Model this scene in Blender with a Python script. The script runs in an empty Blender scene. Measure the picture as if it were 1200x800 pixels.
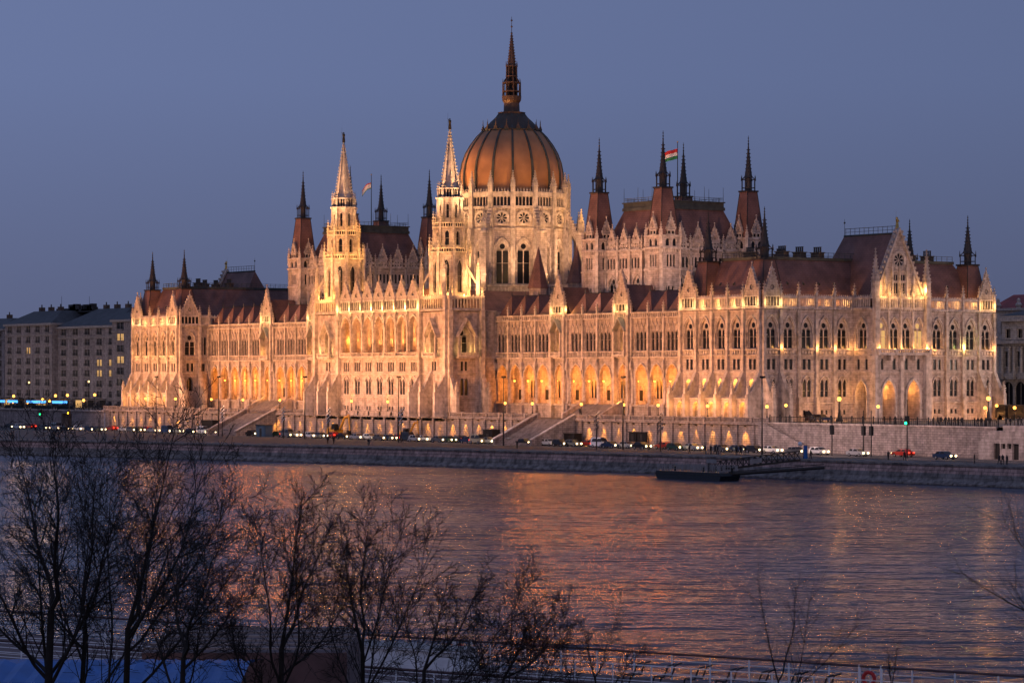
import bpy, bmesh, math, random
from math import sin, cos, pi, radians, sqrt, atan2
from mathutils import Vector, Matrix

SC = bpy.context.scene
COL = SC.collection
WLOC = {}

# ------------------------------------------------------------------ survey helpers (camera station and plan bearings)
F = 3427.0; HZ = 441.0; EZ = 18.2
CO, SI = 0.8192, 0.5736
CX, CY = 448.6, -374.9
def cam_xy(x, y):
    rx, ry = x - CX, y - CY
    return SI*rx + CO*ry, -CO*rx + SI*ry
def Xat(px, y):
    k = (px - 600)/F; ry = y - CY
    return (k*SI*ry - CO*ry)/(SI + k*CO) + CX
def G(px, py, z):
    d = (EZ - z)*F/(py - HZ); a = (px - 600)/F*d
    return (CX + SI*a - CO*d, CY + CO*a + SI*d)
def AtD(px, py, d):
    a = (px - 600)/F*d
    return Vector((CX + SI*a - CO*d, CY + CO*a + SI*d, EZ + (HZ - py)*d/F))

# ------------------------------------------------------------------ materials
MATS = {}
def newmat(name):
    m = bpy.data.materials.new(name); m.use_nodes = True
    nt = m.node_tree; nt.nodes.clear()
    out = nt.nodes.new('ShaderNodeOutputMaterial')
    b = nt.nodes.new('ShaderNodeBsdfPrincipled')
    nt.links.new(b.outputs[0], out.inputs[0])
    MATS[name] = m
    return m, nt, b
def plain(name, col, rough=0.7, metal=0.0, var=0.25, scale=0.6, bump=0.0, spec=0.5):
    m, nt, b = newmat(name)
    tc = nt.nodes.new('ShaderNodeTexCoord')
    n = nt.nodes.new('ShaderNodeTexNoise'); n.inputs['Scale'].default_value = scale; n.inputs['Detail'].default_value = 6
    nt.links.new(tc.outputs['Object'], n.inputs['Vector'])
    r = nt.nodes.new('ShaderNodeMapRange')
    r.inputs[1].default_value = 0.3; r.inputs[2].default_value = 0.7
    r.inputs[3].default_value = 1 - var; r.inputs[4].default_value = 1 + var
    nt.links.new(n.outputs[0], r.inputs[0])
    mx = nt.nodes.new('ShaderNodeVectorMath'); mx.operation = 'SCALE'
    mx.inputs[0].default_value = col[:3]
    nt.links.new(r.outputs[0], mx.inputs['Scale'])
    nt.links.new(mx.outputs[0], b.inputs['Base Color'])
    b.inputs['Roughness'].default_value = rough; b.inputs['Metallic'].default_value = metal
    b.inputs['Specular IOR Level'].default_value = spec
    if bump:
        bp = nt.nodes.new('ShaderNodeBump'); bp.inputs['Strength'].default_value = 0.6; bp.inputs['Distance'].default_value = bump
        n2 = nt.nodes.new('ShaderNodeTexNoise'); n2.inputs['Scale'].default_value = scale*6; n2.inputs['Detail'].default_value = 5
        nt.links.new(tc.outputs['Object'], n2.inputs['Vector'])
        nt.links.new(n2.outputs[0], bp.inputs['Height']); nt.links.new(bp.outputs[0], b.inputs['Normal'])
    return m
def masonry(name, c1, c2, cm, bw=1.3, bh=0.5, rough=0.85, stain=0.35, mortar=0.03, bump=0.03):
    m, nt, b = newmat(name)
    L = nt.links.new
    tc = nt.nodes.new('ShaderNodeTexCoord'); sp = nt.nodes.new('ShaderNodeSeparateXYZ'); L(tc.outputs['Object'], sp.inputs[0])
    ad = nt.nodes.new('ShaderNodeMath'); ad.operation = 'ADD'; L(sp.outputs[0], ad.inputs[0]); L(sp.outputs[1], ad.inputs[1])
    cb = nt.nodes.new('ShaderNodeCombineXYZ'); L(ad.outputs[0], cb.inputs[0]); L(sp.outputs[2], cb.inputs[1])
    br = nt.nodes.new('ShaderNodeTexBrick')
    br.inputs['Scale'].default_value = 1.0; br.inputs['Brick Width'].default_value = bw; br.inputs['Row Height'].default_value = bh
    br.inputs['Mortar Size'].default_value = mortar; br.inputs['Mortar Smooth'].default_value = 0.3
    br.inputs['Color1'].default_value = (*c1, 1); br.inputs['Color2'].default_value = (*c2, 1); br.inputs['Mortar'].default_value = (*cm, 1)
    L(cb.outputs[0], br.inputs['Vector'])
    mp = nt.nodes.new('ShaderNodeMapping'); mp.inputs['Scale'].default_value = (0.5, 0.5, 0.09); L(tc.outputs['Object'], mp.inputs[0])
    n1 = nt.nodes.new('ShaderNodeTexNoise'); n1.inputs['Scale'].default_value = 1.6; n1.inputs['Detail'].default_value = 8; L(mp.outputs[0], n1.inputs['Vector'])
    n2 = nt.nodes.new('ShaderNodeTexNoise'); n2.inputs['Scale'].default_value = 1.1; n2.inputs['Detail'].default_value = 8; L(tc.outputs['Object'], n2.inputs['Vector'])
    am = nt.nodes.new('ShaderNodeMath'); am.operation = 'ADD'; L(n1.outputs[0], am.inputs[0]); L(n2.outputs[0], am.inputs[1])
    r = nt.nodes.new('ShaderNodeMapRange'); r.inputs[1].default_value = 0.78; r.inputs[2].default_value = 1.22
    r.inputs[3].default_value = 1 - stain; r.inputs[4].default_value = 1 + stain*0.4
    L(am.outputs[0], r.inputs[0])
    vm = nt.nodes.new('ShaderNodeVectorMath'); vm.operation = 'SCALE'; L(br.outputs['Color'], vm.inputs[0]); L(r.outputs[0], vm.inputs['Scale'])
    L(vm.outputs[0], b.inputs['Base Color'])
    b.inputs['Roughness'].default_value = rough; b.inputs['Specular IOR Level'].default_value = 0.25
    if bump:
        bp = nt.nodes.new('ShaderNodeBump'); bp.inputs['Distance'].default_value = bump; bp.inputs['Strength'].default_value = 0.7
        ms = nt.nodes.new('ShaderNodeMath'); ms.operation = 'SUBTRACT'; L(n2.outputs[0], ms.inputs[0]); L(br.outputs['Fac'], ms.inputs[1])
        L(ms.outputs[0], bp.inputs['Height']); L(bp.outputs[0], b.inputs['Normal'])
    return m
def emis(name, col, st):
    m = bpy.data.materials.new(name); m.use_nodes = True
    nt = m.node_tree; nt.nodes.clear()
    out = nt.nodes.new('ShaderNodeOutputMaterial'); e = nt.nodes.new('ShaderNodeEmission')
    e.inputs[0].default_value = (*col, 1); e.inputs[1].default_value = st
    nt.links.new(e.outputs[0], out.inputs[0]); MATS[name] = m
    return m
def tiles(name, c, seam=0.9, rough=0.6, var=0.35):
    """roof covering: rows of tiles with vertical seams, weathered"""
    m, nt, b = newmat(name); L = nt.links.new
    tc = nt.nodes.new('ShaderNodeTexCoord'); sp = nt.nodes.new('ShaderNodeSeparateXYZ'); L(tc.outputs['Object'], sp.inputs[0])
    ad = nt.nodes.new('ShaderNodeMath'); ad.operation = 'ADD'; L(sp.outputs[0], ad.inputs[0]); L(sp.outputs[1], ad.inputs[1])
    cb = nt.nodes.new('ShaderNodeCombineXYZ'); L(ad.outputs[0], cb.inputs[0]); L(sp.outputs[2], cb.inputs[1])
    br = nt.nodes.new('ShaderNodeTexBrick'); br.inputs['Scale'].default_value = 1
    br.inputs['Brick Width'].default_value = seam; br.inputs['Row Height'].default_value = 0.45; br.inputs['Mortar Size'].default_value = 0.04
    k = 1.15
    br.inputs['Color1'].default_value = (c[0]*k, c[1]*k, c[2]*k, 1); br.inputs['Color2'].default_value = (*c, 1)
    br.inputs['Mortar'].default_value = (c[0]*.75, c[1]*.75, c[2]*.75, 1); L(cb.outputs[0], br.inputs['Vector'])
    n2 = nt.nodes.new('ShaderNodeTexNoise'); n2.inputs['Scale'].default_value = 0.35; n2.inputs['Detail'].default_value = 9; L(tc.outputs['Object'], n2.inputs['Vector'])
    r = nt.nodes.new('ShaderNodeMapRange'); r.inputs[1].default_value = 0.3; r.inputs[2].default_value = 0.7; r.inputs[3].default_value = 1-var; r.inputs[4].default_value = 1+var
    L(n2.outputs[0], r.inputs[0])
    vm = nt.nodes.new('ShaderNodeVectorMath'); vm.operation = 'SCALE'; L(br.outputs['Color'], vm.inputs[0]); L(r.outputs[0], vm.inputs['Scale'])
    L(vm.outputs[0], b.inputs['Base Color']); b.inputs['Roughness'].default_value = rough; b.inputs['Specular IOR Level'].default_value = 0.3
    return m

STONE = masonry('limestone', (.50, .405, .365), (.42, .335, .30), (.28, .22, .195), stain=.42)
TRIM = masonry('carved_limestone', (.55, .46, .41), (.48, .395, .35), (.36, .29, .25), bw=2.2, bh=.9, stain=.45, mortar=.015)
ROOF = tiles('roof_tile', (.150, .078, .066), var=.32)
DOMEM = plain('dome_sheet', (.36, .17, .075), .55, 0, .28, .22, 0, .35)
COPPER = plain('aged_copper', (.050, .054, .050), .8, 0, .35, .7)
DARKM = plain('dark_metal', (.034, .027, .024), .5, .3, .3, 2)
IRON = plain('cast_iron', (.012, .012, .013), .5, .4, .3, 2)
BRONZE = plain('bronze', (.05, .035, .02), .5, .6, .3, 2)
GILT = plain('gilt', (.62, .40, .12), .35, .9, .2, 2)
CHIM = masonry('chimney_brick', (.17, .11, .085), (.12, .08, .06), (.09, .07, .06), bw=.5, bh=.2)
m, nt, b = newmat('window_glass'); b.inputs['Base Color'].default_value = (.006, .006, .009, 1); b.inputs['Roughness'].default_value = .3; b.inputs['Specular IOR Level'].default_value = .3; GLASS = m
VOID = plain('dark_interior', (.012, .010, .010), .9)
LITW = emis('lit_window', (1.0, .56, .20), .8)
LAMPE = emis('lamp_glow', (1.0, .40, .06), 5.5)
LAMPW = emis('lamp_glow_pale', (1.0, .62, .22), 4.0)
HEADL = emis('headlight_glow', (1.0, .74, .36), 7.0)
TAILL = emis('taillight_glow', (1.0, .04, .02), 5.0)
GREENL = emis('signal_green', (.02, 1.0, .30), 7.0)
AMBERL = emis('signal_amber', (1.0, .42, .02), 9.0)
BLUEL = emis('blue_sign_glow', (.08, .36, 1.0), 2.2)
WALLM = masonry('embankment_stone', (.38, .31, .29), (.30, .25, .235), (.13, .11, .10), bw=1.1, bh=.45, stain=.4, mortar=.035)
QUAYM = masonry('quay_stone', (.50, .31, .26), (.34, .22, .19), (.16, .11, .10), bw=1.5, bh=.6, stain=.5, mortar=.05, bump=.05)
QUAYL = masonry('quay_footing', (.25, .21, .19), (.19, .165, .155), (.08, .07, .068), bw=2.5, bh=1.2, stain=.55)
ASPH = plain('asphalt', (.045, .043, .045), .8, 0, .3, .15, .01)
PAVE = plain('paving', (.115, .100, .092), .85, 0, .25, .4)
CONC = plain('concrete', (.30, .27, .25), .85, 0, .2, .5)
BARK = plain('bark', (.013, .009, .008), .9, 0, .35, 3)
WHITEP = plain('white_paint', (.78, .78, .80), .5, 0, .12, 2)
BLUEP = plain('blue_canvas', (.012, .11, .36), .6, 0, .2, 1)
DECK = plain('brown_deck', (.085, .045, .045), .7, 0, .35, 1.5)
BLACKP = plain('black_hull', (.012, .013, .016), .4, 0, .3, 1)
GREYST = masonry('grey_render', (.31, .27, .27), (.27, .235, .235), (.12, .11, .105), bw=1.8, bh=.7, stain=.4)
GREYTR = plain('grey_trim', (.27, .245, .235), .8, 0, .2, .8)
SLATE = tiles('slate_roof', (.045, .045, .048), seam=.6)
REDROOF = tiles('red_roof', (.22, .035, .030), seam=.6)
CREAM = masonry('cream_stone', (.50, .45, .40), (.45, .40, .36), (.2, .18, .16), stain=.3)
YEL = plain('machine_yellow', (.55, .27, .03), .5, 0, .25, 2)
BLUEK = plain('kiosk_blue', (.06, .11, .17), .6)
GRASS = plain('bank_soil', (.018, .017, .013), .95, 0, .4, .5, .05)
FRED = plain('flag_red', (.55, .03, .03), .8, 0, .1)
FWHI = plain('flag_white', (.75, .72, .68), .8, 0, .1)
FGRN = plain('flag_green', (.03, .22, .08), .8, 0, .1)
SKIN = plain('skin', (.35, .2, .14), .7)
CLOTH = plain('dark_clothing', (.016, .015, .018), .9)
TYRE = plain('tyre_rubber', (.012, .012, .012), .8)
RIM = plain('wheel_rim', (.35, .35, .36), .35, .8)

# ------------------------------------------------------------------ mesh builder
class MB:
    def __init__(s): s.v = []; s.f = []; s.m = []; s.mats = []
    def mi(s, mat):
        if mat not in s.mats: s.mats.append(mat)
        return s.mats.index(mat)
    def face(s, pts, mat):
        i = len(s.v); s.v.extend(tuple(p) for p in pts); s.f.append(tuple(range(i, i+len(pts)))); s.m.append(s.mi(mat))
    def poly(s, vs, fs, mat):
        i = len(s.v); s.v.extend(tuple(p) for p in vs); k = s.mi(mat)
        for f in fs: s.f.append(tuple(i+j for j in f)); s.m.append(k)
    def box(s, f, s0, s1, z0, z1, d0, d1, mat):
        P = [f(a, z, d) for z in (z0, z1) for a, d in ((s0, d0), (s1, d0), (s1, d1), (s0, d1))]
        s.poly(P, [(0,1,2,3), (4,5,6,7), (0,1,5,4), (1,2,6,5), (2,3,7,6), (3,0,4,7)], mat)
    def pyr(s, f, s0, s1, z0, z1, d0, d1, mat, t=0.0):
        sc_, dc = (s0+s1)/2, (d0+d1)/2; hs, hd = (s1-s0)/2*t, (d1-d0)/2*t
        P = [f(s0,z0,d0), f(s1,z0,d0), f(s1,z0,d1), f(s0,z0,d1)]
        if t > 0:
            P += [f(sc_-hs,z1,dc-hd), f(sc_+hs,z1,dc-hd), f(sc_+hs,z1,dc+hd), f(sc_-hs,z1,dc+hd)]
            s.poly(P, [(0,1,2,3), (4,5,6,7), (0,1,5,4), (1,2,6,5), (2,3,7,6), (3,0,4,7)], mat)
        else:
            P.append(f(sc_, z1, dc)); s.poly(P, [(0,1,2,3), (0,1,4), (1,2,4), (2,3,4), (3,0,4)], mat)
    def ngon(s, cx, cy, prof, n, mat, rot=0.0, caps=True, apo=False, full=True):
        """prof: list of (radius, z)"""
        k = 1/cos(pi/n) if apo else 1
        V = []; Fs = []
        for (r, z) in prof:
            for i in range(n):
                a = rot + 2*pi*i/n
                V.append((cx + r*k*cos(a), cy + r*k*sin(a), z))
        for j in range(len(prof)-1):
            for i in range(n):
                i2 = (i+1) % n
                Fs.append((j*n+i, j*n+i2, (j+1)*n+i2, (j+1)*n+i))
        if caps:
            Fs.append(tuple(range(n))); Fs.append(tuple((len(prof)-1)*n+i for i in range(n)))
        s.poly(V, Fs, mat)
    def tube(s, a, b, r0, r1, n, mat, caps=False):
        a = Vector(a); b = Vector(b); d = b-a
        if d.length < 1e-6: return
        d.normalize(); u = d.orthogonal().normalized(); w = d.cross(u)
        V = [a + (u*cos(2*pi*i/n) + w*sin(2*pi*i/n))*r0 for i in range(n)] + [b + (u*cos(2*pi*i/n) + w*sin(2*pi*i/n))*r1 for i in range(n)]
        Fs = [(i, (i+1) % n, n+(i+1) % n, n+i) for i in range(n)]
        if caps: Fs += [tuple(range(n)), tuple(range(n, 2*n))]
        s.poly(V, Fs, mat)
    def sph(s, c, r, mat, n=8, m=5, sz=1.0):
        V = [(c[0], c[1], c[2]-r*sz)]
        for j in range(1, m):
            t = -pi/2 + pi*j/m
            for i in range(n): V.append((c[0]+r*cos(t)*cos(2*pi*i/n), c[1]+r*cos(t)*sin(2*pi*i/n), c[2]+r*sin(t)*sz))
        V.append((c[0], c[1], c[2]+r*sz)); Fs = []
        for i in range(n): Fs.append((0, 1+i, 1+(i+1) % n))
        for j in range(m-2):
            for i in range(n): Fs.append((1+j*n+i, 1+j*n+(i+1) % n, 1+(j+1)*n+(i+1) % n, 1+(j+1)*n+i))
        L = len(V)-1
        for i in range(n): Fs.append((L, 1+(m-2)*n+i, 1+(m-2)*n+(i+1) % n))
        s.poly(V, Fs, mat)
    def mesh(s, name, smooth=False):
        me = bpy.data.meshes.new(name); me.from_pydata(s.v, [], s.f)
        for mt in s.mats: me.materials.append(mt)
        me.polygons.foreach_set('material_index', s.m)
        if smooth: me.polygons.foreach_set('use_smooth', [True]*len(s.f))
        me.update(); return me

def ident(s, z, d): return (s, -d, z)
def arch(w, h, n=5):
    """points (x, dz) of a pointed (or round) arch from -w to w"""
    if h <= 0: return [(-w, 0), (w, 0)]
    if h < w: 
        return [(-w*cos(pi*i/(2*n)), h*sin(pi*i/(2*n))) for i in range(2*n+1)]
    R = (w*w+h*h)/(2*w); c = R-w; a1 = atan2(h, -c) if True else 0
    out = []
    a1 = pi - atan2(h, c)      # angle at apex measured from centre (c,0)
    for i in range(n+1):
        a = pi + (a1-pi)*i/n
        out.append((c + R*cos(a), R*sin(a)))
    out[-1] = (0, h)
    return out + [(-x, z) for x, z in reversed(out[:-1])]
def wall_row(mb, f, s0, s1, z0, z1, ops, mat, d=0.0):
    """ops: (centre, halfwidth, sill, spring, rise)"""
    cur = s0
    q = lambda a, b, c, e: mb.face([f(a, c, d), f(b, c, d), f(b, e, d), f(a, e, d)], mat)
    for (sc_, w, zs, zp, h) in sorted(ops):
        if sc_-w > cur+1e-4: q(cur, sc_-w, z0, z1)
        if zs > z0+1e-4: q(sc_-w, sc_+w, z0, zs)
        A = arch(w, h)
        for (x0, a0), (x1, a1) in zip(A[:-1], A[1:]):
            mb.face([f(sc_+x0, zp+a0, d), f(sc_+x1, zp+a1, d), f(sc_+x1, z1, d), f(sc_+x0, z1, d)], mat)
        cur = sc_+w
    if s1 > cur+1e-4: q(cur, s1, z0, z1)
def outline(w, zs, zp, h):
    return [(-w, zs)] + [(x, zp+a) for x, a in arch(w, h)] + [(w, zs)]
def reveal(mb, f, sc_, w, zs, zp, h, d0, d1, mat, sill=True):
    O = outline(w, zs, zp, h)
    for (x0, z0), (x1, z1) in zip(O[:-1], O[1:]):
        mb.face([f(sc_+x0, z0, d0), f(sc_+x1, z1, d0), f(sc_+x1, z1, d1), f(sc_+x0, z0, d1)], mat)
    if sill: mb.face([f(sc_-w, zs, d0), f(sc_+w, zs, d0), f(sc_+w, zs, d1), f(sc_-w, zs, d1)], mat)
def hood(mb, f, sc_, w, zp, h, t, d0, d1, mat, zlow=None):
    A = arch(w, h); B = arch(w+t, h+t*1.25 if h > 0 else 0)
    if zlow is not None: A = [(-w, zlow-zp)]+A+[(w, zlow-zp)]; B = [(-w-t, zlow-zp)]+B+[(w+t, zlow-zp)]
    for i in range(len(A)-1):
        a0, a1, b0, b1 = A[i], A[i+1], B[i], B[i+1]
        g = lambda p, d: f(sc_+p[0], zp+p[1], d)
        mb.face([g(a0,d1), g(a1,d1), g(b1,d1), g(b0,d1)], mat)
        mb.face([g(b0,d0), g(b1,d0), g(b1,d1), g(b0,d1)], mat)
        mb.face([g(a0,d0), g(a1,d0), g(a1,d1), g(a0,d1)], mat)
def radial(mb, f, sc_, zc, r, poly, mat, d, t=0.0, n=16):
    """fill between a circle hole and a closed polygon [(x,z)] round it"""
    def hit(a):
        dx, dz = cos(a), sin(a); best = None
        for (x0, z0), (x1, z1) in zip(poly, poly[1:]+poly[:1]):
            ex, ez = x1-x0, z1-z0; den = dx*ez - dz*ex
            if abs(den) < 1e-9: continue
            u = (x0*ez - (z0-zc)*ex)/den; v = (x0*dz - (z0-zc)*dx)/den
            if u > 1e-6 and -1e-6 <= v <= 1+1e-6 and (best is None or u < best): best = u
        return best or r
    ang = sorted(set([2*pi*i/n for i in range(n)] + [atan2(z-zc, x) % (2*pi) for x, z in poly]))
    H = [hit(a) for a in ang]
    for i in range(len(ang)):
        j = (i+1) % len(ang); a, b = ang[i], ang[j]
        p = lambda rr, aa: f(sc_+rr*cos(aa), zc+rr*sin(aa), d)
        mb.face([p(r, a), p(r, b), p(H[j], b), p(H[i], a)], mat)
        if t: mb.face([p(r, a), p(r, b), f(sc_+r*cos(b), zc+r*sin(b), d-t), f(sc_+r*cos(a), zc+r*sin(a), d-t)], mat)

# ------------------------------------------------------------------ objects
def obj(name, me, parent=None, loc=(0,0,0), rz=0.0):
    o = bpy.data.objects.new(name, me); COL.objects.link(o)
    if parent is not None:
        o.parent = parent; p = WLOC[parent.name]
        o.location = (loc[0]-p[0], loc[1]-p[1], loc[2]-p[2])
    else: o.location = loc
    o.rotation_euler = (0, 0, rz); WLOC[o.name] = tuple(loc)
    return o
def thing(name, label, cat, loc=(0,0,0), rz=0.0, group=None, me=None):
    o = obj(name, me, None, loc, rz); o['label'] = label; o['category'] = cat
    if group: o['group'] = group
    return o
def struct(name, me, loc=(0,0,0), kind='structure'):
    o = obj(name, me, None, loc); o['kind'] = kind; return o
def frot(f):
    a = Vector(f(0,0,0)); n = Vector(f(0,0,1))-a
    return atan2(n.y, n.x)+pi/2
def place(name, me, f, s_, z, d, parent):
    return obj(name, me, parent, f(s_, z, d), frot(f))
def pl(loc, W, col=(1, .5, .14), r=.15):
    L = bpy.data.lights.new('lamp_light', 'POINT'); L.energy = W; L.color = col; L.shadow_soft_size = r
    o = bpy.data.objects.new('lamp_light', L); COL.objects.link(o); o.location = loc; return o
def spot(loc, tgt, W, ang, col=(1, .5, .14), r=.3, blend=.6):
    L = bpy.data.lights.new('floodlight', 'SPOT'); L.energy = W; L.color = col; L.shadow_soft_size = r
    L.spot_size = radians(ang); L.spot_blend = blend
    o = bpy.data.objects.new('floodlight', L); COL.objects.link(o); o.location = loc
    o.rotation_euler = (Vector(tgt)-Vector(loc)).to_track_quat('-Z', 'Y').to_euler(); return o
_ONES = 'zeroth first second third fourth fifth sixth seventh eighth ninth tenth eleventh twelfth thirteenth fourteenth fifteenth sixteenth seventeenth eighteenth nineteenth'.split()
_TENS = {6: ('sixty', 'sixtieth'), 7: ('seventy', 'seventieth'), 2: ('twenty', 'twentieth'), 3: ('thirty', 'thirtieth'), 4: ('forty', 'fortieth'), 5: ('fifty', 'fiftieth')}
def nth(n):
    if n < 20: return _ONES[n]
    a, b = divmod(n, 10)
    return _TENS[a][1] if b == 0 else _TENS[a][0]+'-'+_ONES[b]

# ------------------------------------------------------------------ kit of carved pieces (shared meshes)
def m_tracery(w, hs, h, litm=None, depth=.48, name='tracery_window'):
    """two pointed lights under an oculus inside a pointed arch; sill at z=0"""
    mb = MB(); f = ident
    reveal(mb, f, 0, w, 0, hs, h, 0, -depth, TRIM)
    O = outline(w, 0, hs, h); mb.face([f(x, z, -depth+.02) for x, z in O], litm or GLASS)
    lw = (w-.16)/2; zs2 = hs-.1; top = hs+lw*.95
    ops = [(-(lw+.07), lw-.04, 0, zs2-.2, lw*1.1), ((lw+.07), lw-.04, 0, zs2-.2, lw*1.1)]
    dd = -depth+.2
    wall_row(mb, f, -w, w, 0, hs, ops, TRIM, dd)
    for o_ in ops: reveal(mb, f, *o_, dd, dd-.14, TRIM, False)
    ar = [(x, hs+a) for x, a in arch(w, h)]
    r = min(w*.42, h*.3); radial(mb, f, 0, hs+h*.40, r, ar, TRIM, dd, .14)
    mb.box(f, -w, w, hs*.62, hs*.62+.08, dd-.2, dd-.1, TRIM)
    hood(mb, f, 0, w, hs, h, .2, 0, .16, TRIM, hs-.5)
    return mb.mesh(name)
def m_lancet(w, hs, h, n=1, litm=None, depth=.26, gap=.28, name='lancet_window', hd=True, barz=()):
    """n narrow lights in a row"""
    mb = MB(); f = ident; tot = n*2*w+(n-1)*gap
    for i in range(n):
        c = -tot/2+w+i*(2*w+gap)
        g = lambda s_, z, d, c=c: ident(s_+c, z, d)
        reveal(mb, g, 0, w, 0, hs, h, 0, -depth, TRIM)
        mb.face([g(x, z, -depth+.02) for x, z in outline(w, 0, hs, h)], litm or GLASS)
        if w > .5: mb.box(g, -.03, .03, 0, hs+h*.6, -depth+.03, -depth+.08, TRIM)
        for bz in barz: mb.box(g, -w, w, bz, bz+.06, -depth+.03, -depth+.06, TRIM)
        if hd: hood(mb, g, 0, w, hs, h, .12, 0, .1, TRIM)
    return mb.mesh(name)
def lanc_ops(c, n, w, gap, zs, zp, h):
    tot = n*2*w+(n-1)*gap
    return [(c-tot/2+w+i*(2*w+gap), w, zs, zp, h) for i in range(n)]
def m_pinnacle(w, hs, hp, name='pinnacle', mat=None, crk=6):
    mb = MB(); f = ident; M = mat or TRIM
    mb.box(f, -w, w, 0, hs, -w, w, M)
    for k in range(4):
        g = lambda s_, z, d, k=k: Matrix.Rotation(k*pi/2, 3, 'Z') @ Vector((s_, -d, z))
        mb.face([g(-w*1.05, hs, w*1.02), g(w*1.05, hs, w*1.02), g(0, hs+w*2.6, w*1.02)], M)
        mb.face([g(-w*1.05, hs, w*1.02), g(0, hs+w*2.6, w*1.02), g(0, hs+w*2.6, 0)], M)
        mb.face([g(w*1.05, hs, w*1.02), g(0, hs+w*2.6, w*1.02), g(0, hs+w*2.6, 0)], M)
    mb.box(f, -w*1.25, w*1.25, hs-.16, hs-.02, -w*1.25, w*1.25, M)
    mb.pyr(f, -w*.85, w*.85, hs, hs+hp, -w*.85, w*.85, M, .06)
    for i in range(crk):
        t = (i+.8)/(crk+.6); rr = w*.85*(1-t*.94); z = hs+hp*t; q = .09+.06*(1-t)
        for sx in (-1, 1):
            for sy in (-1, 1):
                mb.box(lambda a, zz, d: (a+sx*(rr+.03), -d+sy*(rr+.03), zz), -q, q, z-q, z+q, -q, q, M)
    mb.sph((0, 0, hs+hp), w*.28+.05, M, 6, 4)
    return mb.mesh(name)
def m_gable(w, hb, h, orad=.55, cols=5, name='gable', th=.5, diamond=False):
    """crocketed gable: blind colonnade of height hb, then a steep triangle"""
    mb = MB(); f = ident
    mb.box(f, -w, w, 0, .3, -th, .12, TRIM)
    nc = cols; pw = 2*w/nc
    for i in range(nc+1): mb.box(f, max(-w, -w+i*pw-.11), min(w, -w+i*pw+.11), .3, hb-.3, -.25, .03, TRIM)
    mb.box(f, -w, w, .3, hb, -th, -.35, VOID if cols > 0 else TRIM)  # near-black back puts the shade of the recess into its colour
    mb.box(f, -w, w, hb-.3, hb, -th, .08, TRIM)
    tri = [(-w*1.02, hb), (w*1.02, hb), (0, hb+h)]
    zc = hb+h*.30
    radial(mb, f, 0, zc, orad, tri, STONE, 0, .4, 8 if diamond else 16)
    mb.face([f(x, z, -th) for x, z in tri], STONE)
    mb.face([f(orad*1.05*cos(a*pi/6), zc+orad*1.05*sin(a*pi/6), -.38) for a in range(12)], GLASS)
    for k in range(4):
        a = k*pi/4; q = .06
        mb.face([f(orad*cos(a)-q*sin(a), zc+orad*sin(a)+q*cos(a), -.2), f(orad*cos(a)+q*sin(a), zc+orad*sin(a)-q*cos(a), -.2),
                 f(-orad*cos(a)+q*sin(a), zc-orad*sin(a)-q*cos(a), -.2), f(-orad*cos(a)-q*sin(a), zc-orad*sin(a)+q*cos(a), -.2)], TRIM)
    for sx in (-1, 1):
        P0 = (sx*w*1.02, hb); P1 = (0, hb+h); ln = sqrt(w*w+h*h); nx, nz = sx*h/ln*.22, w/ln*.22
        a = [(P0[0], P0[1]), (P1[0], P1[1]), (P1[0]+nx*.2, P1[1]+nz+.25), (P0[0]+nx, P0[1]+nz)]
        mb.poly([f(x, z, .14) for x, z in a]+[f(x, z, -th-.05) for x, z in a], [(0,1,2,3), (4,5,6,7), (0,1,5,4), (1,2,6,5), (2,3,7,6), (3,0,4,7)], TRIM)
        n = max(4, int(h/.75))
        for i in range(n):
            t = (i+.5)/n; x = P0[0]*(1-t)+nx*1.5; z = hb+h*t+nz*1.5
            mb.box(f, x-.11, x+.11, z-.14, z+.16, -.3, .1, TRIM)
    mb.pyr(f, -.16, .16, hb+h, hb+h+1.3, -.32, 0, TRIM, .2); mb.sph(f(0, hb+h+1.2, -.16), .2, TRIM, 6, 4)
    return mb.mesh(name)
def m_gallery(L, h, n, name='gallery', merl=True, t=.3, solid=False):
    mb = MB(); f = ident
    mb.box(f, 0, L, 0, .22, -t, .1, TRIM); mb.box(f, 0, L, h-.42, h-.12, -t, .08, TRIM)
    step = L/n; pw = min(.11, step*.26)
    for i in range(n):
        c = (i+.5)*step; mb.box(f, c-pw, c+pw, .22, h-.42, -t*.7, 0, TRIM)
        if merl: mb.pyr(f, c-step*.33, c+step*.33, h-.12, h+.38, -t*.8, 0, TRIM, .15)
    for i in range(n+1):
        c = i*step
        mb.face([f(c-step*.5 if i else 0, h-.42, -.02), f(min(L, c+step*.5), h-.42, -.02), f(c, h-.42-step*.35, -.02)], TRIM)
    return mb.mesh(name)
def m_balus(L, h=1.1, pitch=.42, name='balustrade', TRIM=TRIM):
    mb = MB(); f = ident
    mb.box(f, 0, L, 0, .22, -.2, .2, TRIM); mb.box(f, 0, L, h-.2, h, -.22, .22, TRIM)
    n = max(1, int(L/pitch))
    for i in range(n):
        c = (i+.5)*L/n; mb.box(f, c-.1, c+.1, .22, h-.2, -.1, .1, TRIM)
    k = max(1, round(L/5.0))
    for i in range(k+1):
        c = i*L/k; mb.box(f, c-.3, c+.3, 0, h+.12, -.3, .3, TRIM)
    return mb.mesh(name)
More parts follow.
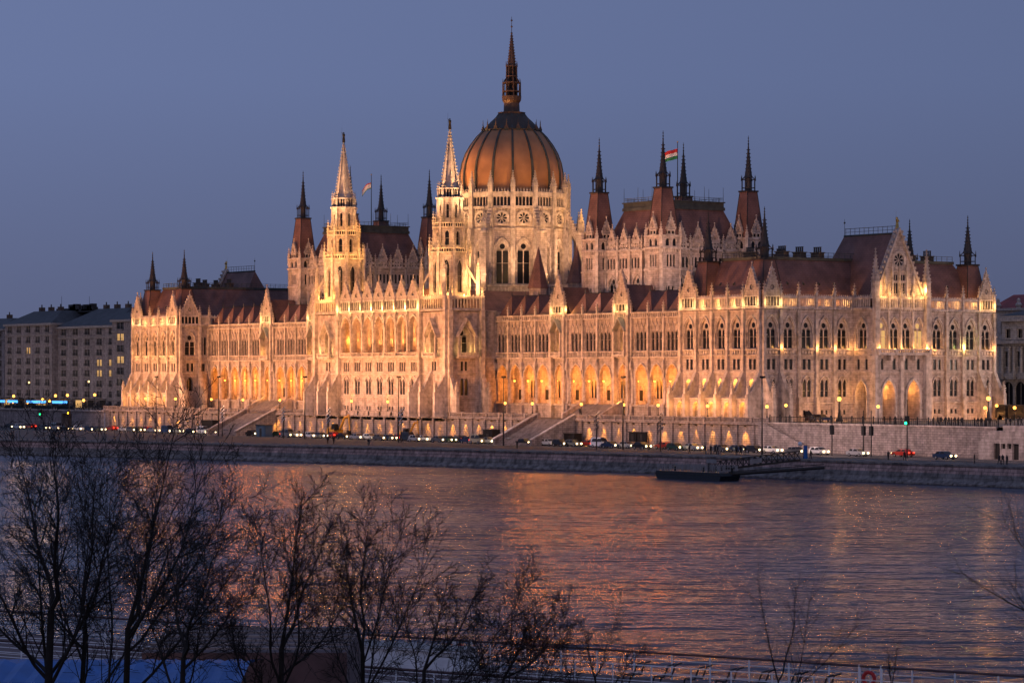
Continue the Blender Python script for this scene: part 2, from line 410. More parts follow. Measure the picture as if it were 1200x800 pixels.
def m_spire(b0, h1, t1, hl, hn, tile, trim, name='roof_spire', gables=True):
    """steep tiled base, open iron lantern, needle with ball finials"""
    mb = MB(); f = ident; b1 = b0*t1
    mb.pyr(f, -b0, b0, 0, h1, -b0, b0, tile, t1)
    for sx, sy in ((-1,-1), (1,-1), (1,1), (-1,1)):
        mb.tube((sx*b0, sy*b0, 0), (sx*b1, sy*b1, h1), .11, .09, 4, trim)
    mb.box(f, -b1*1.18, b1*1.18, h1, h1+.35, -b1*1.18, b1*1.18, trim)
    z0 = h1+.35; zt = z0+hl
    mb.ngon(0, 0, [(b1*.55, z0), (b1*.5, zt)], 8, trim, pi/8)
    for k in range(8):
        a = pi/8+k*pi/4; ca, sa = cos(a), sin(a)
        mb.tube((ca*b1*1.12, sa*b1*1.12, z0-.1), (ca*b1*1.12, sa*b1*1.12, zt-.5), .085, .085, 4, trim)
        mb.tube((ca*b1*1.12, sa*b1*1.12, zt-.5), (ca*b1*.6, sa*b1*.6, zt+.2), .08, .08, 4, trim)
        mb.pyr(lambda s_, z, d: (s_+ca*b1*1.2, -d+sa*b1*1.2, z), -.1, .1, zt-.8, zt+.5, -.1, .1, trim, .1)
    for zz in (z0+.55, zt-.6): mb.ngon(0, 0, [(b1*1.15, zz), (b1*1.15, zz+.12)], 8, trim, pi/8, caps=False)
    mb.ngon(0, 0, [(b1*.78, zt-.1), (b1*.62, zt+.5), (b1*.42, zt+hn*.25), (.10, zt+hn*.80), (.05, zt+hn)], 8, trim, pi/8)
    for t in (.80, .87, .94): mb.sph((0, 0, zt+hn*t), .2-.05*(t-.8)*6, trim, 6, 4)
    for i in range(7):
        t = .12+i*.09; r = b1*.5*(1-t)+.08
        for k in range(4):
            a = pi/4+k*pi/2; mb.box(lambda s_, z, d: (s_+cos(a)*r, -d+sin(a)*r, z), -.08, .08, zt+hn*t-.1, zt+hn*t+.1, -.08, .08, trim)
    return mb.mesh(name)
def m_rose(r, name='rose_window', petals=8):
    mb = MB(); f = ident; n = 24
    c = lambda rr, a, d: f(rr*cos(a), rr*sin(a), d)
    mb.face([c(r, 2*pi*i/n, -.35) for i in range(n)], GLASS)
    for i in range(n):
        a, b_ = 2*pi*i/n, 2*pi*(i+1)/n
        mb.face([c(r, a, .06), c(r, b_, .06), c(r*1.45, b_, .06), c(r*1.45, a, .06)], TRIM)
        mb.face([c(r, a, .06), c(r, b_, .06), c(r, b_, -.35), c(r, a, -.35)], TRIM)
        mb.face([c(r*1.45, a, 0), c(r*1.45, b_, 0), c(r*1.45, b_, .06), c(r*1.45, a, .06)], TRIM)
    for k in range(petals):
        a = 2*pi*(k+.5)/petals
        t = Vector((-sin(a), cos(a)))
        for (r0, r1, q0, q1) in ((.15*r, .72*r, .05, .07*r+.03), (.72*r, r, .07*r+.03, .30*r)):
            P = [(r0*cos(a)+t[0]*q0, r0*sin(a)+t[1]*q0), (r1*cos(a)+t[0]*q1, r1*sin(a)+t[1]*q1), (r1*cos(a)-t[0]*q1, r1*sin(a)-t[1]*q1), (r0*cos(a)-t[0]*q0, r0*sin(a)-t[1]*q0)]
            mb.face([f(x, z, -.2) for x, z in P], TRIM)
    mb.face([c(.2*r, 2*pi*i/8, -.15) for i in range(8)], TRIM)
    return mb.mesh(name)
def m_buttress(w, prof, name='buttress'):
    """prof: [(d, z)] closed polygon in section, width 2w"""
    mb = MB(); n = len(prof)
    V = [ident(-w, z, d) for d, z in prof]+[ident(w, z, d) for d, z in prof]
    mb.poly(V, [tuple(range(n)), tuple(range(n, 2*n))]+[(i, (i+1) % n, n+(i+1) % n, n+i) for i in range(n)], TRIM)
    return mb.mesh(name)
def m_statue(h, mat, name='statue'):
    mb = MB()
    mb.ngon(0, 0, [(.30*h/2, 0), (.26*h/2, h*.35), (.20*h/2, h*.5), (.27*h/2, h*.72), (.24*h/2, h*.8), (.08*h/2, h*.84)], 8, mat)
    mb.sph((0, 0, h*.91), h*.07, mat, 8, 5)
    mb.tube((.12*h, 0, h*.76), (.2*h, -.05*h, h*.55), .05*h/1.5, .035*h, 5, mat, True)
    mb.tube((-.12*h, 0, h*.76), (-.2*h, -.08*h, h*.95), .05*h/1.5, .03*h, 5, mat, True)
    mb.tube((-.2*h, -.08*h, h*.3), (-.2*h, -.08*h, h*1.45), .02, .015, 4, mat, True)
    return mb.mesh(name)

WAVE1, WAVE2, WAVE3, WREF = 3.0, 0.27, 0.04, .73
FLOOD = 45000; DOMEK = 2.1
SUNEL, SUNROT, SKYS, SKYMIX = -3.0, 0.0, 1.0, 0.9
SKY0 = (.108, .126, .226); SKY1 = (.150, .196, .372); SKY2 = (.165, .218, .41)
EXPO = 0.0
# ================================================================== PARLIAMENT
XC = -134.1                      # centre line; total length 268.2
GZ = 9.0                         # terrace level
ROOT = thing('parliament_building', 'huge floodlit neo gothic palace with central brown ribbed dome, spires and river arcades', 'parliament', (XC, 32, GZ))
PM = {}
def shared(key, fn):
    if key not in PM: PM[key] = fn()
    return PM[key]
def part(name, mb_or_me, parent=None, smooth=False):
    me = mb_or_me.mesh(name, smooth) if isinstance(mb_or_me, MB) else mb_or_me
    return obj(name, me, parent or ROOT, (0, 0, 0))
BIGW = lambda: m_tracery(1.32, 3.6, 2.5)
BIGL = lambda: m_tracery(1.32, 3.6, 2.5, LITW)
PIN = lambda: m_pinnacle(.26, 3.1, 2.2, crk=3)
def Xs(side, a): return -a if side > 0 else -268.2+a

def top_stage(f, s0, s1, nb, par, gables, wmb, merl_n=9, pin=True, bounds=None):
    """cornice + open gallery + pinnacles over bays; gables = indices of bays that carry a gable"""
    wmb.box(f, s0, s1, 31.3, 31.55, 0, .25, TRIM); wmb.box(f, s0, s1, 31.75, 32.05, -.6, .5, TRIM)
    n = int((s1-s0)/.55)
    for i in range(n):
        c = s0+(i+.5)*(s1-s0)/n; wmb.box(f, c-.1, c+.1, 31.55, 31.75, 0, .38, TRIM)
    B = bounds
    for i in range(len(B)-1):
        w = B[i+1]-B[i]
        if i in gables:
            g = shared(('pgable', round(w, 1)), lambda: m_gable(w/2-.25, 2.4, 5.4, .55, 5, diamond=True))
            place('gable', g, f, (B[i]+B[i+1])/2, 32.05, .25, par)
        else:
            g = shared(('pgal', round(w, 1)), lambda: m_gallery(w-.5, 2.35, merl_n))
            fl = f(0,0,0); fr_ = f(1,0,0)
            # the gallery mesh runs along local +x; mirrored frames run the other way
            ax = Vector(fr_)-Vector(fl); rz = frot(f); lx = Vector((cos(rz), sin(rz), 0))
            st = B[i]+.25 if ax.dot(lx) > 0 else B[i+1]-.25
            place('gallery', g, f, st, 32.05, .25, par)
    if pin:
        for b in B: place('pinnacle', shared('pin', PIN), f, b, 31.8, .32, par)

def long_piece(name, key, fn, f, s0, s1, z, d, par):
    ax = Vector(f(1,0,0))-Vector(f(0,0,0)); rz = frot(f); lx = Vector((cos(rz), sin(rz), 0))
    return place(name, shared(key, fn), f, s0 if ax.dot(lx) > 0 else s1, z, d, par)

SPIRE_P = lambda: m_spire(2.7, 7.0, .56, 2.4, 8.0, ROOF, DARKM)
BUT = lambda: m_buttress(.42, [(0, 19.3), (.55, 19.3), (2.6, 15.3), (3.6, 14.6), (3.6, 9.0), (0, 9.0)])
BPIN = lambda: m_pinnacle(.3, .7, 1.7, crk=3)

def pavilion(side):
    n0 = 'end_pavilion'
    X = lambda a: Xs(side, a)
    fr = lambda a, z, d: (X(a), -d, z)
    fe = lambda b, z, d: (X(-d), b, z)
    fi = lambda b, z, d: (X(26.3+d), b, z)
    fb = lambda a, z, d: (X(a), 63.8+d, z)
    mb = MB(); W = part(n0, MB()) if False else None
    body = obj(n0, bpy.data.meshes.new(n0), ROOT, (0, 0, 0))
    # ---- river front: five bays
    cen = [3.0, 8.0, 13.0, 18.0, 23.2]; bnd = [.5, 5.5, 10.5, 15.5, 20.6, 25.8]
    def rows(f, cen, s0, s1, low, ground):
        wall_row(mb, f, s0, s1, 8.0, ground, [], STONE)
        wall_row(mb, f, s0, s1, 22.6, 31.8, [(c, 1.32, 23.9, 27.5, 2.5) for c in cen], STONE)
        ops = []
        for c in cen: ops += lanc_ops(c, 2, .42, .5, 19.6, 21.7, 0)
        wall_row(mb, f, s0, s1, 19.0, 22.6, ops, STONE)
        for c in cen:
            place('tall_window', shared('bigw', BIGW), f, c, 23.9, 0, body)
            place('small_window', shared('sq2', lambda: m_lancet(.42, 2.1, 0, 2, gap=.5, hd=False, name='small_window')), f, c, 19.6, 0, body)
            mb.box(f, c-1.7, c+1.7, 23.55, 23.75, 0, .55, TRIM)          # sill with carved panels
            for k in range(4): mb.box(f, c-1.5+k*.8, c-1.5+k*.8+.55, 22.75, 23.4, .0, .2, TRIM)
            hood(mb, f, c, 1.56, 27.5, 2.8, .2, 0, .3, TRIM, 24.0)
        mb.box(f, s0, s1, 22.4, 22.62, 0, .42, TRIM); mb.box(f, s0, s1, 23.42, 23.56, 0, .3, TRIM)
        mb.box(f, s0, s1, 18.95, 19.2, 0, .3, TRIM)
    rows(fr, cen, 0, 26.3, None, 9.0)
    # between the buttresses: high lit niches and round-headed doors
    fl = lambda a, z, d: fr(a, z, d+2.3)                # the lower wall stands forward between the buttresses
    wall_row(mb, fl, .3, 26.0, 8.0, 13.8, [(c, 1.05, 9.4, 11.9, 1.2) for c in cen], STONE)
    mb.face([fl(.3, 13.8, 0), fl(26.0, 13.8, 0), fr(26.0, 14.5, 0), fr(.3, 14.5, 0)], TRIM); mb.box(fl, .3, 26.0, 13.65, 13.85, 0, .2, TRIM)
    for e_ in (.3, 26.0): mb.face([fl(e_, 8, 0), fl(e_, 13.8, 0), fr(e_, 14.5, 0), fr(e_, 8, 0)], STONE)
    wall_row(mb, fr, 0, 26.3, 13.8, 19.0, [(c, .8, 14.9, 16.8, .9) for c in cen], STONE)
    for c in cen:
        for (w, zs, zp, h, ff_) in ((1.05, 9.4, 11.9, 1.2, fl), (.8, 14.9, 16.8, .9, fr)):
            reveal(mb, ff_, c, w, zs, zp, h, 0, -.8, TRIM); mb.face([ff_(c+x, z, -.78) for x, z in outline(w, zs, zp, h)], STONE)
            hood(mb, ff_, c, w, zp, h, .2, 0, .16, TRIM, zs)
        mb.box(fl, c-.25, c+.45, 9.45, 10.9, -.77, -.7, VOID)
        mb.box(fr, c-.1, c+.5, 15.0, 16.5, -.77, -.7, GLASS)
    for b in bnd:
        place('buttress', shared('but', BUT), fr, b, 0, 0, body)
        place('buttress_pinnacle', shared('bpin', BPIN), fr, b, 14.7, 3.15, body)
        mb.box(fr, b-.34, b+.34, 19.3, 31.6, 0, .62, TRIM)
        mb.box(fr, b-.44, b+.44, 26.4, 26.7, 0, .78, TRIM)
    top_stage(fr, 0, 26.3, 5, body, (0, 4), mb, bounds=bnd)
    # ---- end face: five bays, projecting centre, five bays
    ec = [2.4, 6.9, 11.7, 16.4, 21.2]; eb = [.3, 4.6, 9.3, 14.0, 18.8, 24.2]
    ec2 = [63.8-c for c in reversed(ec)]; eb2 = [63.8-c for c in reversed(eb)]
    for cs, bs, s0, s1 in ((ec, eb, 0, 24.2), (ec2, eb2, 39.6, 63.8)):
        rows(fe, cs, s0, s1, None, 9.0)
        lo = []; ce = []
        for c in cs: lo += lanc_ops(c, 2, .46, .3, 14.1, 16.9, .75); ce += lanc_ops(c, 2, .32, .55, 10.5, 11.4, 0)
        wall_row(mb, fe, s0, s1, 13.0, 19.0, lo, STONE); wall_row(mb, fe, s0, s1, 9.0, 13.0, ce, STONE)
        mb.box(fe, s0, s1, 12.7, 12.95, 0, .3, TRIM); mb.box(fe, s0, s1, 9.0, 9.9, 0, .35, STONE)
        for c in cs:
            place('twin_window', shared('lan2', lambda: m_lancet(.46, 2.8, .75, 2, gap=.3, name='twin_window', barz=(1.2,))), fe, c, 14.1, 0, body)
            place('cellar_window', shared('cel', lambda: m_lancet(.32, .9, 0, 2, gap=.55, hd=False, name='cellar_window')), fe, c, 10.5, 0, body)
            hood(mb, fe, c, 1.15, 16.9, 1.25, .2, 0, .25, TRIM)
        for b in bs:
            if 24 < b < 40: continue
            mb.box(fe, b-.34, b+.34, 9.0, 31.6, 0, .62, TRIM); mb.box(fe, b-.44, b+.44, 26.4, 26.7, 0, .78, TRIM)
            mb.box(fe, b-.45, b+.45, 9.0, 14.0, .0, .95, TRIM)
    for b in (.3, 4.6, 63.5, 59.2):
        place('buttress', shared('but', BUT), fe, b, 0, 0, body); place('buttress_pinnacle', shared('bpin', BPIN), fe, b, 14.7, 3.15, body)
    top_stage(fe, 0, 24.2, 5, body, (0,), mb, bounds=eb)
    top_stage(fe, 39.6, 63.8, 5, body, (4,), mb, bounds=eb2)
    # projecting centre (4 bays, 5.6 m forward)
    p = 5.6; fp = lambda b, z, d: (X(-p-d), b, z)
    fs = lambda a, z, d: (X(a), 24.2-d, z)            # its river-side return, a from -p to 0
    ft = lambda a, z, d: (X(a), 39.6+d, z)
    pc = [26.9, 30.25, 33.55, 36.9]
    arches = [(28.5, 1.75, 9.2, 14.3, 3.2), (35.3, 1.75, 9.2, 14.3, 3.2)]
    wall_row(mb, fp, 24.2, 39.6, 8.0, 19.0, arches, STONE)
    ops = [(c, .45, 19.6, 21.8, 0) for c in pc]; wall_row(mb, fp, 24.2, 39.6, 19.0, 22.6, ops, STONE)
    wall_row(mb, fp, 24.2, 39.6, 22.6, 31.8, [(c, 1.32, 23.9, 27.5, 2.5) for c in pc], STONE)
    for c in pc:
        place('tall_window', shared('bigl' if c < 29 or c > 36 else 'bigw', BIGL if c < 29 or c > 36 else BIGW), fp, c, 23.9, 0, body)
        place('small_window', shared('sq1', lambda: m_lancet(.45, 2.2, 0, 1, hd=False, name='small_window')), fp, c, 19.6, 0, body)
        hood(mb, fp, c, 1.45, 27.5, 2.7, .12, 0, .3, TRIM, 24.0)
    for a_ in arches:
        reveal(mb, fp, *a_, 0, -4.0, STONE); hood(mb, fp, a_[0], a_[1], a_[3], a_[4], .45, 0, .4, TRIM, 9.2)
        mb.face([fp(a_[0]+x, z, -3.95) for x, z in outline(*a_[1:])], STONE)
        mb.box(fp, a_[0]-.8, a_[0]+.8, 9.2, 12.6, -3.9, -3.7, VOID); mb.box(fp, a_[0]-.5, a_[0]+.5, 13.2, 15.9, -3.9, -3.8, GLASS)
    mb.box(fp, 24.8, 39.0, 22.5, 22.8, 0, 1.5, TRIM)
    long_piece('balcony_rail', 'balc', lambda: m_balus(14.0, .95, .5, 'balcony_rail'), fp, 24.9, 38.9, 22.8, 1.3, body)
    for c in (25.4, 28.6, 31.9, 35.2, 38.4): mb.pyr(fp, c-.3, c+.3, 21.4, 22.5, 0, 1.2, TRIM, 1.0)
    for b in (24.9, 38.9, 31.9):
        w = .75 if b != 31.9 else .4
        mb.box(fp, b-w, b+w, 8.0, 22.4, 0, 1.1 if w > .5 else .7, TRIM)
        if w > .5: mb.box(fp, b-w*.8, b+w*.8, 22.4, 34.5, 0, 1.0, TRIM)
    for b in (28.6, 31.9, 35.2): mb.box(fp, b-.22, b+.22, 23.6, 31.6, 0, .4, TRIM)
    for f_, sg in ((fs, 1), (ft, -1)):
        wall_row(mb, f_, -p, 0, 22.6, 31.8, [(-2.7, 1.32, 23.9, 27.5, 2.5)], STONE)
        wall_row(mb, f_, -p, 0, 19.0, 22.6, [(-3.9, .4, 19.6, 21.7, 0), (-1.5, .4, 19.6, 21.7, 0)], STONE)
        wall_row(mb, f_, -p, 0, 8.0, 19.0, [(-2.7, 1.5, 9.2, 14.5, 2.9)], STONE)
        place('tall_window', shared('bigw', BIGW), f_, -2.7, 23.9, 0, body)
        for c in (-3.9, -1.5): place('small_window', shared('sq1b', lambda: m_lancet(.4, 2.1, 0, 1, hd=False, name='small_window')), f_, c, 19.6, 0, body)
        reveal(mb, f_, -2.7, 1.5, 9.2, 14.5, 2.9, 0, -2.5, STONE); mb.face([f_(-2.7+x, z, -2.45) for x, z in outline(1.5, 9.2, 14.5, 2.9)], STONE)
        hood(mb, f_, -2.7, 1.5, 14.5, 2.9, .35, 0, .35, TRIM, 9.2); hood(mb, f_, -2.7, 1.55, 27.4, 2.8, .2, 0, .3, TRIM, 24)
        mb.box(f_, -p, 0, 22.4, 22.62, 0, .42, TRIM); mb.box(f_, -p, 0, 18.95, 19.2, 0, .3, TRIM); mb.box(f_, -p, 0, 23.42, 23.6, 0, .35, TRIM)
        mb.box(f_, -p, 0, 31.75, 32.05, -.5, .5, TRIM)
        long_piece('gallery', 'pgal5', lambda: m_gallery(5.0, 2.35, 9), f_, -5.3, -.3, 32.05, .25, body)
    mb.box(fp, 24.2, 39.6, 18.95, 19.2, 0, .3, TRIM)
    top_stage(fp, 24.2, 39.6, 4, body, (), mb, merl_n=6, bounds=[25.2, 28.6, 31.9, 35.2, 38.6])
    # great gable
    g = MB(); hw = 6.6
    tri = [(-hw, 0), (hw, 0), (0, 13.6)]
    radial(g, ident, 0, 7.6, 1.35, tri, STONE, 0, .5, 24); g.face([ident(x, z, -.9) for x, z in tri], STONE)
    for sx in (-1, 1):
        ln = sqrt(hw*hw+13.6**2); nx, nz = sx*13.6/ln*.35, hw/ln*.35
        a = [(sx*hw, -.2), (0, 13.6), (nx*.3, 13.6+nz+.5), (sx*hw+nx*1.3, 0)]
        g.poly([ident(x, z, .35) for x, z in a]+[ident(x, z, -1.2) for x, z in a], [(0,1,2,3), (4,5,6,7), (0,1,5,4), (1,2,6,5), (2,3,7,6), (3,0,4,7)], TRIM)
        for i in range(13):
            t = (i+.5)/13; x = sx*hw*(1-t)+nx*2; z = 13.6*t+nz*2
            g.box(ident, x-.2, x+.2, z-.25, z+.3, -.5, .2, TRIM)
        g.box(ident, sx*2.0-.18, sx*2.0+.18, 0, 5.6, 0, .45, TRIM); g.pyr(ident, sx*2.0-.25, sx*2.0+.25, 5.6, 7.0, 0, .5, TRIM, .1)
        g.box(ident, sx*3.9-.18, sx*3.9+.18, 0, 4.2, 0, .4, TRIM); g.pyr(ident, sx*3.9-.25, sx*3.9+.25, 4.2, 5.6, 0, .5, TRIM, .1)
        for c in (sx*1.0,):
            for z0, z1, n_ in ((.8, 2.9, 2), (3.5, 4.6, 2)):
                for q in (-.32, .32): g.box(ident, c+q-.2, c+q+.2, z0, z1, .01, .04, GLASS)
            hood(g, ident, c, .72, 4.5, .9, .14, 0, .2, TRIM, .6); g.box(ident, c-.8, c+.8, 3.0, 3.35, 0, .15, TRIM)
    g.box(ident, -.18, .18, 0, 5.8, 0, .45, TRIM); g.pyr(ident, -.25, .25, 5.8, 7.2, 0, .5, TRIM, .1)
    g.box(ident, -hw, hw, -.3, .2, -1, .3, TRIM)
    GG = PM.setdefault('greatgable', g.mesh('great_gable'))
    place('great_gable', GG, fp, 31.9, 34.3, -.4, body)
    place('rose_window', shared('rose1', lambda: m_rose(1.35)), fp, 31.9, 41.9, -.36, body)
    place('statue', shared('gstat', lambda: m_statue(2.4, GILT)), fp, 31.9, 48.4, -.9, body)
    for b in (24.9, 38.9): place('great_pinnacle', shared('gpin', lambda: m_pinnacle(.62, 3.6, 6.4, crk=8, name='great_pinnacle')), fp, b, 34.0, .3, body)
    # return and back walls
    if side < 0 or True:
        ic = [3.4, 7.4]
        wall_row(mb, fi, 0, 63.8, 8.0, 18.95, [(3.4, 1.0, 9.6, 12.6, 1.2), (3.4, .45, 14.6, 17.0, .8)] if False else [(3.4, 1.0, 14.3, 16.8, 1.3)], STONE)
        wall_row(mb, fi, 0, 63.8, 18.95, 22.6, lanc_ops(3.4, 2, .42, .5, 19.6, 21.7, 0)+[(7.4, .55, 19.6, 21.6, 0)], STONE)
        wall_row(mb, fi, 0, 63.8, 22.6, 31.8, [(3.4, 1.55, 23.9, 27.4, 2.8)]+lanc_ops(7.4, 2, .36, .35, 24.0, 28.2, .7), STONE)
        place('tall_window', shared('bigw2', lambda: m_tracery(1.55, 3.5, 2.8, name='tall_window')), fi, 3.4, 23.9, 0, body)
        place('small_window', PM['sq2'], fi, 3.4, 19.6, 0, body)
        place('tall_window', shared('lan2b', lambda: m_lancet(.36, 4.2, .7, 2, gap=.35, name='tall_window')), fi, 7.4, 24.0, 0, body)
        place('small_window', shared('sq55', lambda: m_lancet(.55, 2.0, 0, 1, hd=False, name='small_window')), fi, 7.4, 19.6, 0, body)
        place('twin_window', shared('low1', lambda: m_lancet(1.0, 2.5, 1.3, 1, name='twin_window', depth=1.0)), fi, 3.4, 14.3, 0, body)
        for b in (.3, 6.2):
            mb.box(fi, b-.34, b+.34, 8, 31.6, 0, .62, TRIM)
        place('buttress', shared('but', BUT), fi, 6.2, 0, 0, body); place('buttress', shared('but', BUT), fi, .3, 0, 0, body)
        mb.box(fi, 0, 63.8, 18.95, 19.2, 0, .3, TRIM); mb.box(fi, 0, 63.8, 22.4, 22.62, 0, .42, TRIM); mb.box(fi, 0, 63.8, 23.42, 23.6, 0, .35, TRIM)
        top_stage(fi, 0, 9.0, 2, body, (0,), mb, bounds=[.3, 6.2, 9.1])
        top_stage(fi, 9.0, 63.8, 9, body, (), mb, pin=False, bounds=[9.2, 18, 27, 36, 45, 54, 63.6])
    wall_row(mb, fb, 0, 26.3, 8.0, 31.8, [], STONE)
    top_stage(fb, 0, 26.3, 5, body, (), mb, pin=False, bounds=bnd)
    body.data = mb.mesh(n0)
    # roof: steep tiled slopes, copper edge, flat top, chimneys
    r = MB(); fx = lambda s_, z, d: (X(s_), d, z)
    r.pyr(fx, .9, 25.4, 33.0, 33.01, .9, 62.9, ROOF, 1.0)
    A = [(1.0, 1.0), (25.3, 1.0), (25.3, 62.8), (1.0, 62.8)]; ins = 5.2
    T = [(1.0+ins, 1.0+ins), (25.3-ins, 1.0+ins), (25.3-ins, 62.8-ins), (1.0+ins, 62.8-ins)]
    V = [(X(a), b, 32.6) for a, b in A]+[(X(a), b, 42.0) for a, b in T]
    r.poly(V, [(0,1,5,4), (1,2,6,5), (2,3,7,6), (3,0,4,7), (4,5,6,7)], ROOF)
    r.box(fx, T[0][0]-.25, T[1][0]+.25, 41.9, 42.5, T[0][1]-.25, T[2][1]+.25, COPPER)
    rf = obj('roof', r.mesh('roof'), body)
    # iron cresting on the flat top
    c = MB()
    for (x0, y0, x1, y1) in ((6.2, 6.2, 20.1, 6.2), (6.2, 6.2, 6.2, 57.6), (20.1, 6.2, 20.1, 57.6)):
        n = int(max(abs(x1-x0), abs(y1-y0))/1.5)
        c.tube((X(x0), y0, 43.5), (X(x1), y1, 43.5), .06, .06, 4, COPPER); c.tube((X(x0), y0, 43.0), (X(x1), y1, 43.0), .04, .04, 4, COPPER)
        for i in range(n+1):
            t = i/n; q = (X(x0+(x1-x0)*t), y0+(y1-y0)*t); c.tube((q[0], q[1], 42.4), (q[0], q[1], 43.6), .05, .05, 4, COPPER)
    obj('roof_cresting', c.mesh('roof_cresting'), body)
    # transverse gabled roof behind the great gable
    t = MB(); y0, y1, yc = 24.6, 39.2, 31.9
    P = lambda a, b, z: (X(a), b, z)
    ridge0, ridge1 = P(-5.0, yc, 47.4), P(11.5, yc, 47.4)
    e = [P(-5.0, y0, 33.5), P(-5.0, y1, 33.5), P(14.5, y0, 33.5), P(14.5, y1, 33.5)]
    t.face([e[0], e[2], ridge1, ridge0], ROOF); t.face([e[1], e[3], ridge1, ridge0], ROOF); t.face([e[2], e[3], ridge1], ROOF)
    t.tube(ridge0, ridge1, .22, .22, 6, COPPER)
    obj('cross_roof', t.mesh('cross_roof'), body)
    c = MB()
    for i in range(12):
        q = P(-4.6+i*1.42, yc, 0); c.tube((q[0], yc, 47.4), (q[0], yc, 49.0), .05, .05, 4, COPPER)
    c.tube((X(-4.6), yc, 48.9), (X(11.2), yc, 48.9), .07, .07, 4, COPPER); c.tube((X(-4.6), yc, 48.2), (X(11.2), yc, 48.2), .05, .05, 4, COPPER)
    c.tube((X(11.4), yc, 47.4), (X(11.4), yc, 51.0), .06, .03, 4, COPPER); c.sph((X(11.4), yc, 50.2), .22, COPPER, 6, 4)
    obj('ridge_cresting', c.mesh('ridge_cresting'), body)
    # corner spirelets and chimneys
    for a, b in ((4, 4), (22, 4), (4, 60), (22, 60)):
        obj('roof_spire', shared('spire_p', SPIRE_P), body, (X(a), b, 34.6))
    CH = lambda: _chim()
    for a, b in ((8, 12), (17, 11), (9, 17.5), (18, 20), (8, 21.5), (16, 44), (8, 47), (9, 53), (18, 52)):
        obj('chimney', shared('chim', _chim), body, (X(a), b, 42.4))
    hm = MB(); hm.pyr(ident, -.32, .32, 0, .75, -.9, .15, COPPER, .5); hm.box(ident, -.2, .2, .1, .5, .15, .18, VOID); hme = shared('hatch', lambda: hm.mesh('roof_hatch'))
    for k in range(4):
        obj('roof_hatch', hme, body, (X(3.4), 9.5+k*4.2, 36.6), radians(90 if side > 0 else -90))
    for k in range(3):
        obj('roof_hatch', hme, body, (X(3.4), 43.5+k*5, 36.6), radians(90 if side > 0 else -90)); obj('roof_hatch', hme, body, (X(8.5+k*4.4), 3.4, 36.6), 0)
    return body
def _chim():
    mb = MB(); f = ident
    mb.box(f, -1.3, 1.3, 0, 1.3, -.7, .7, CHIM); mb.box(f, -1.45, 1.45, 1.1, 1.3, -.85, .85, CHIM)
    for i in range(4): mb.ngon(-.95+i*.63, 0, [(.2, 1.2), (.17, 2.2), (.22, 2.25), (.22, 2.4)], 6, DARKM)
    return mb.mesh('chimney')
pavS = pavilion(1); pavN = pavilion(-1)

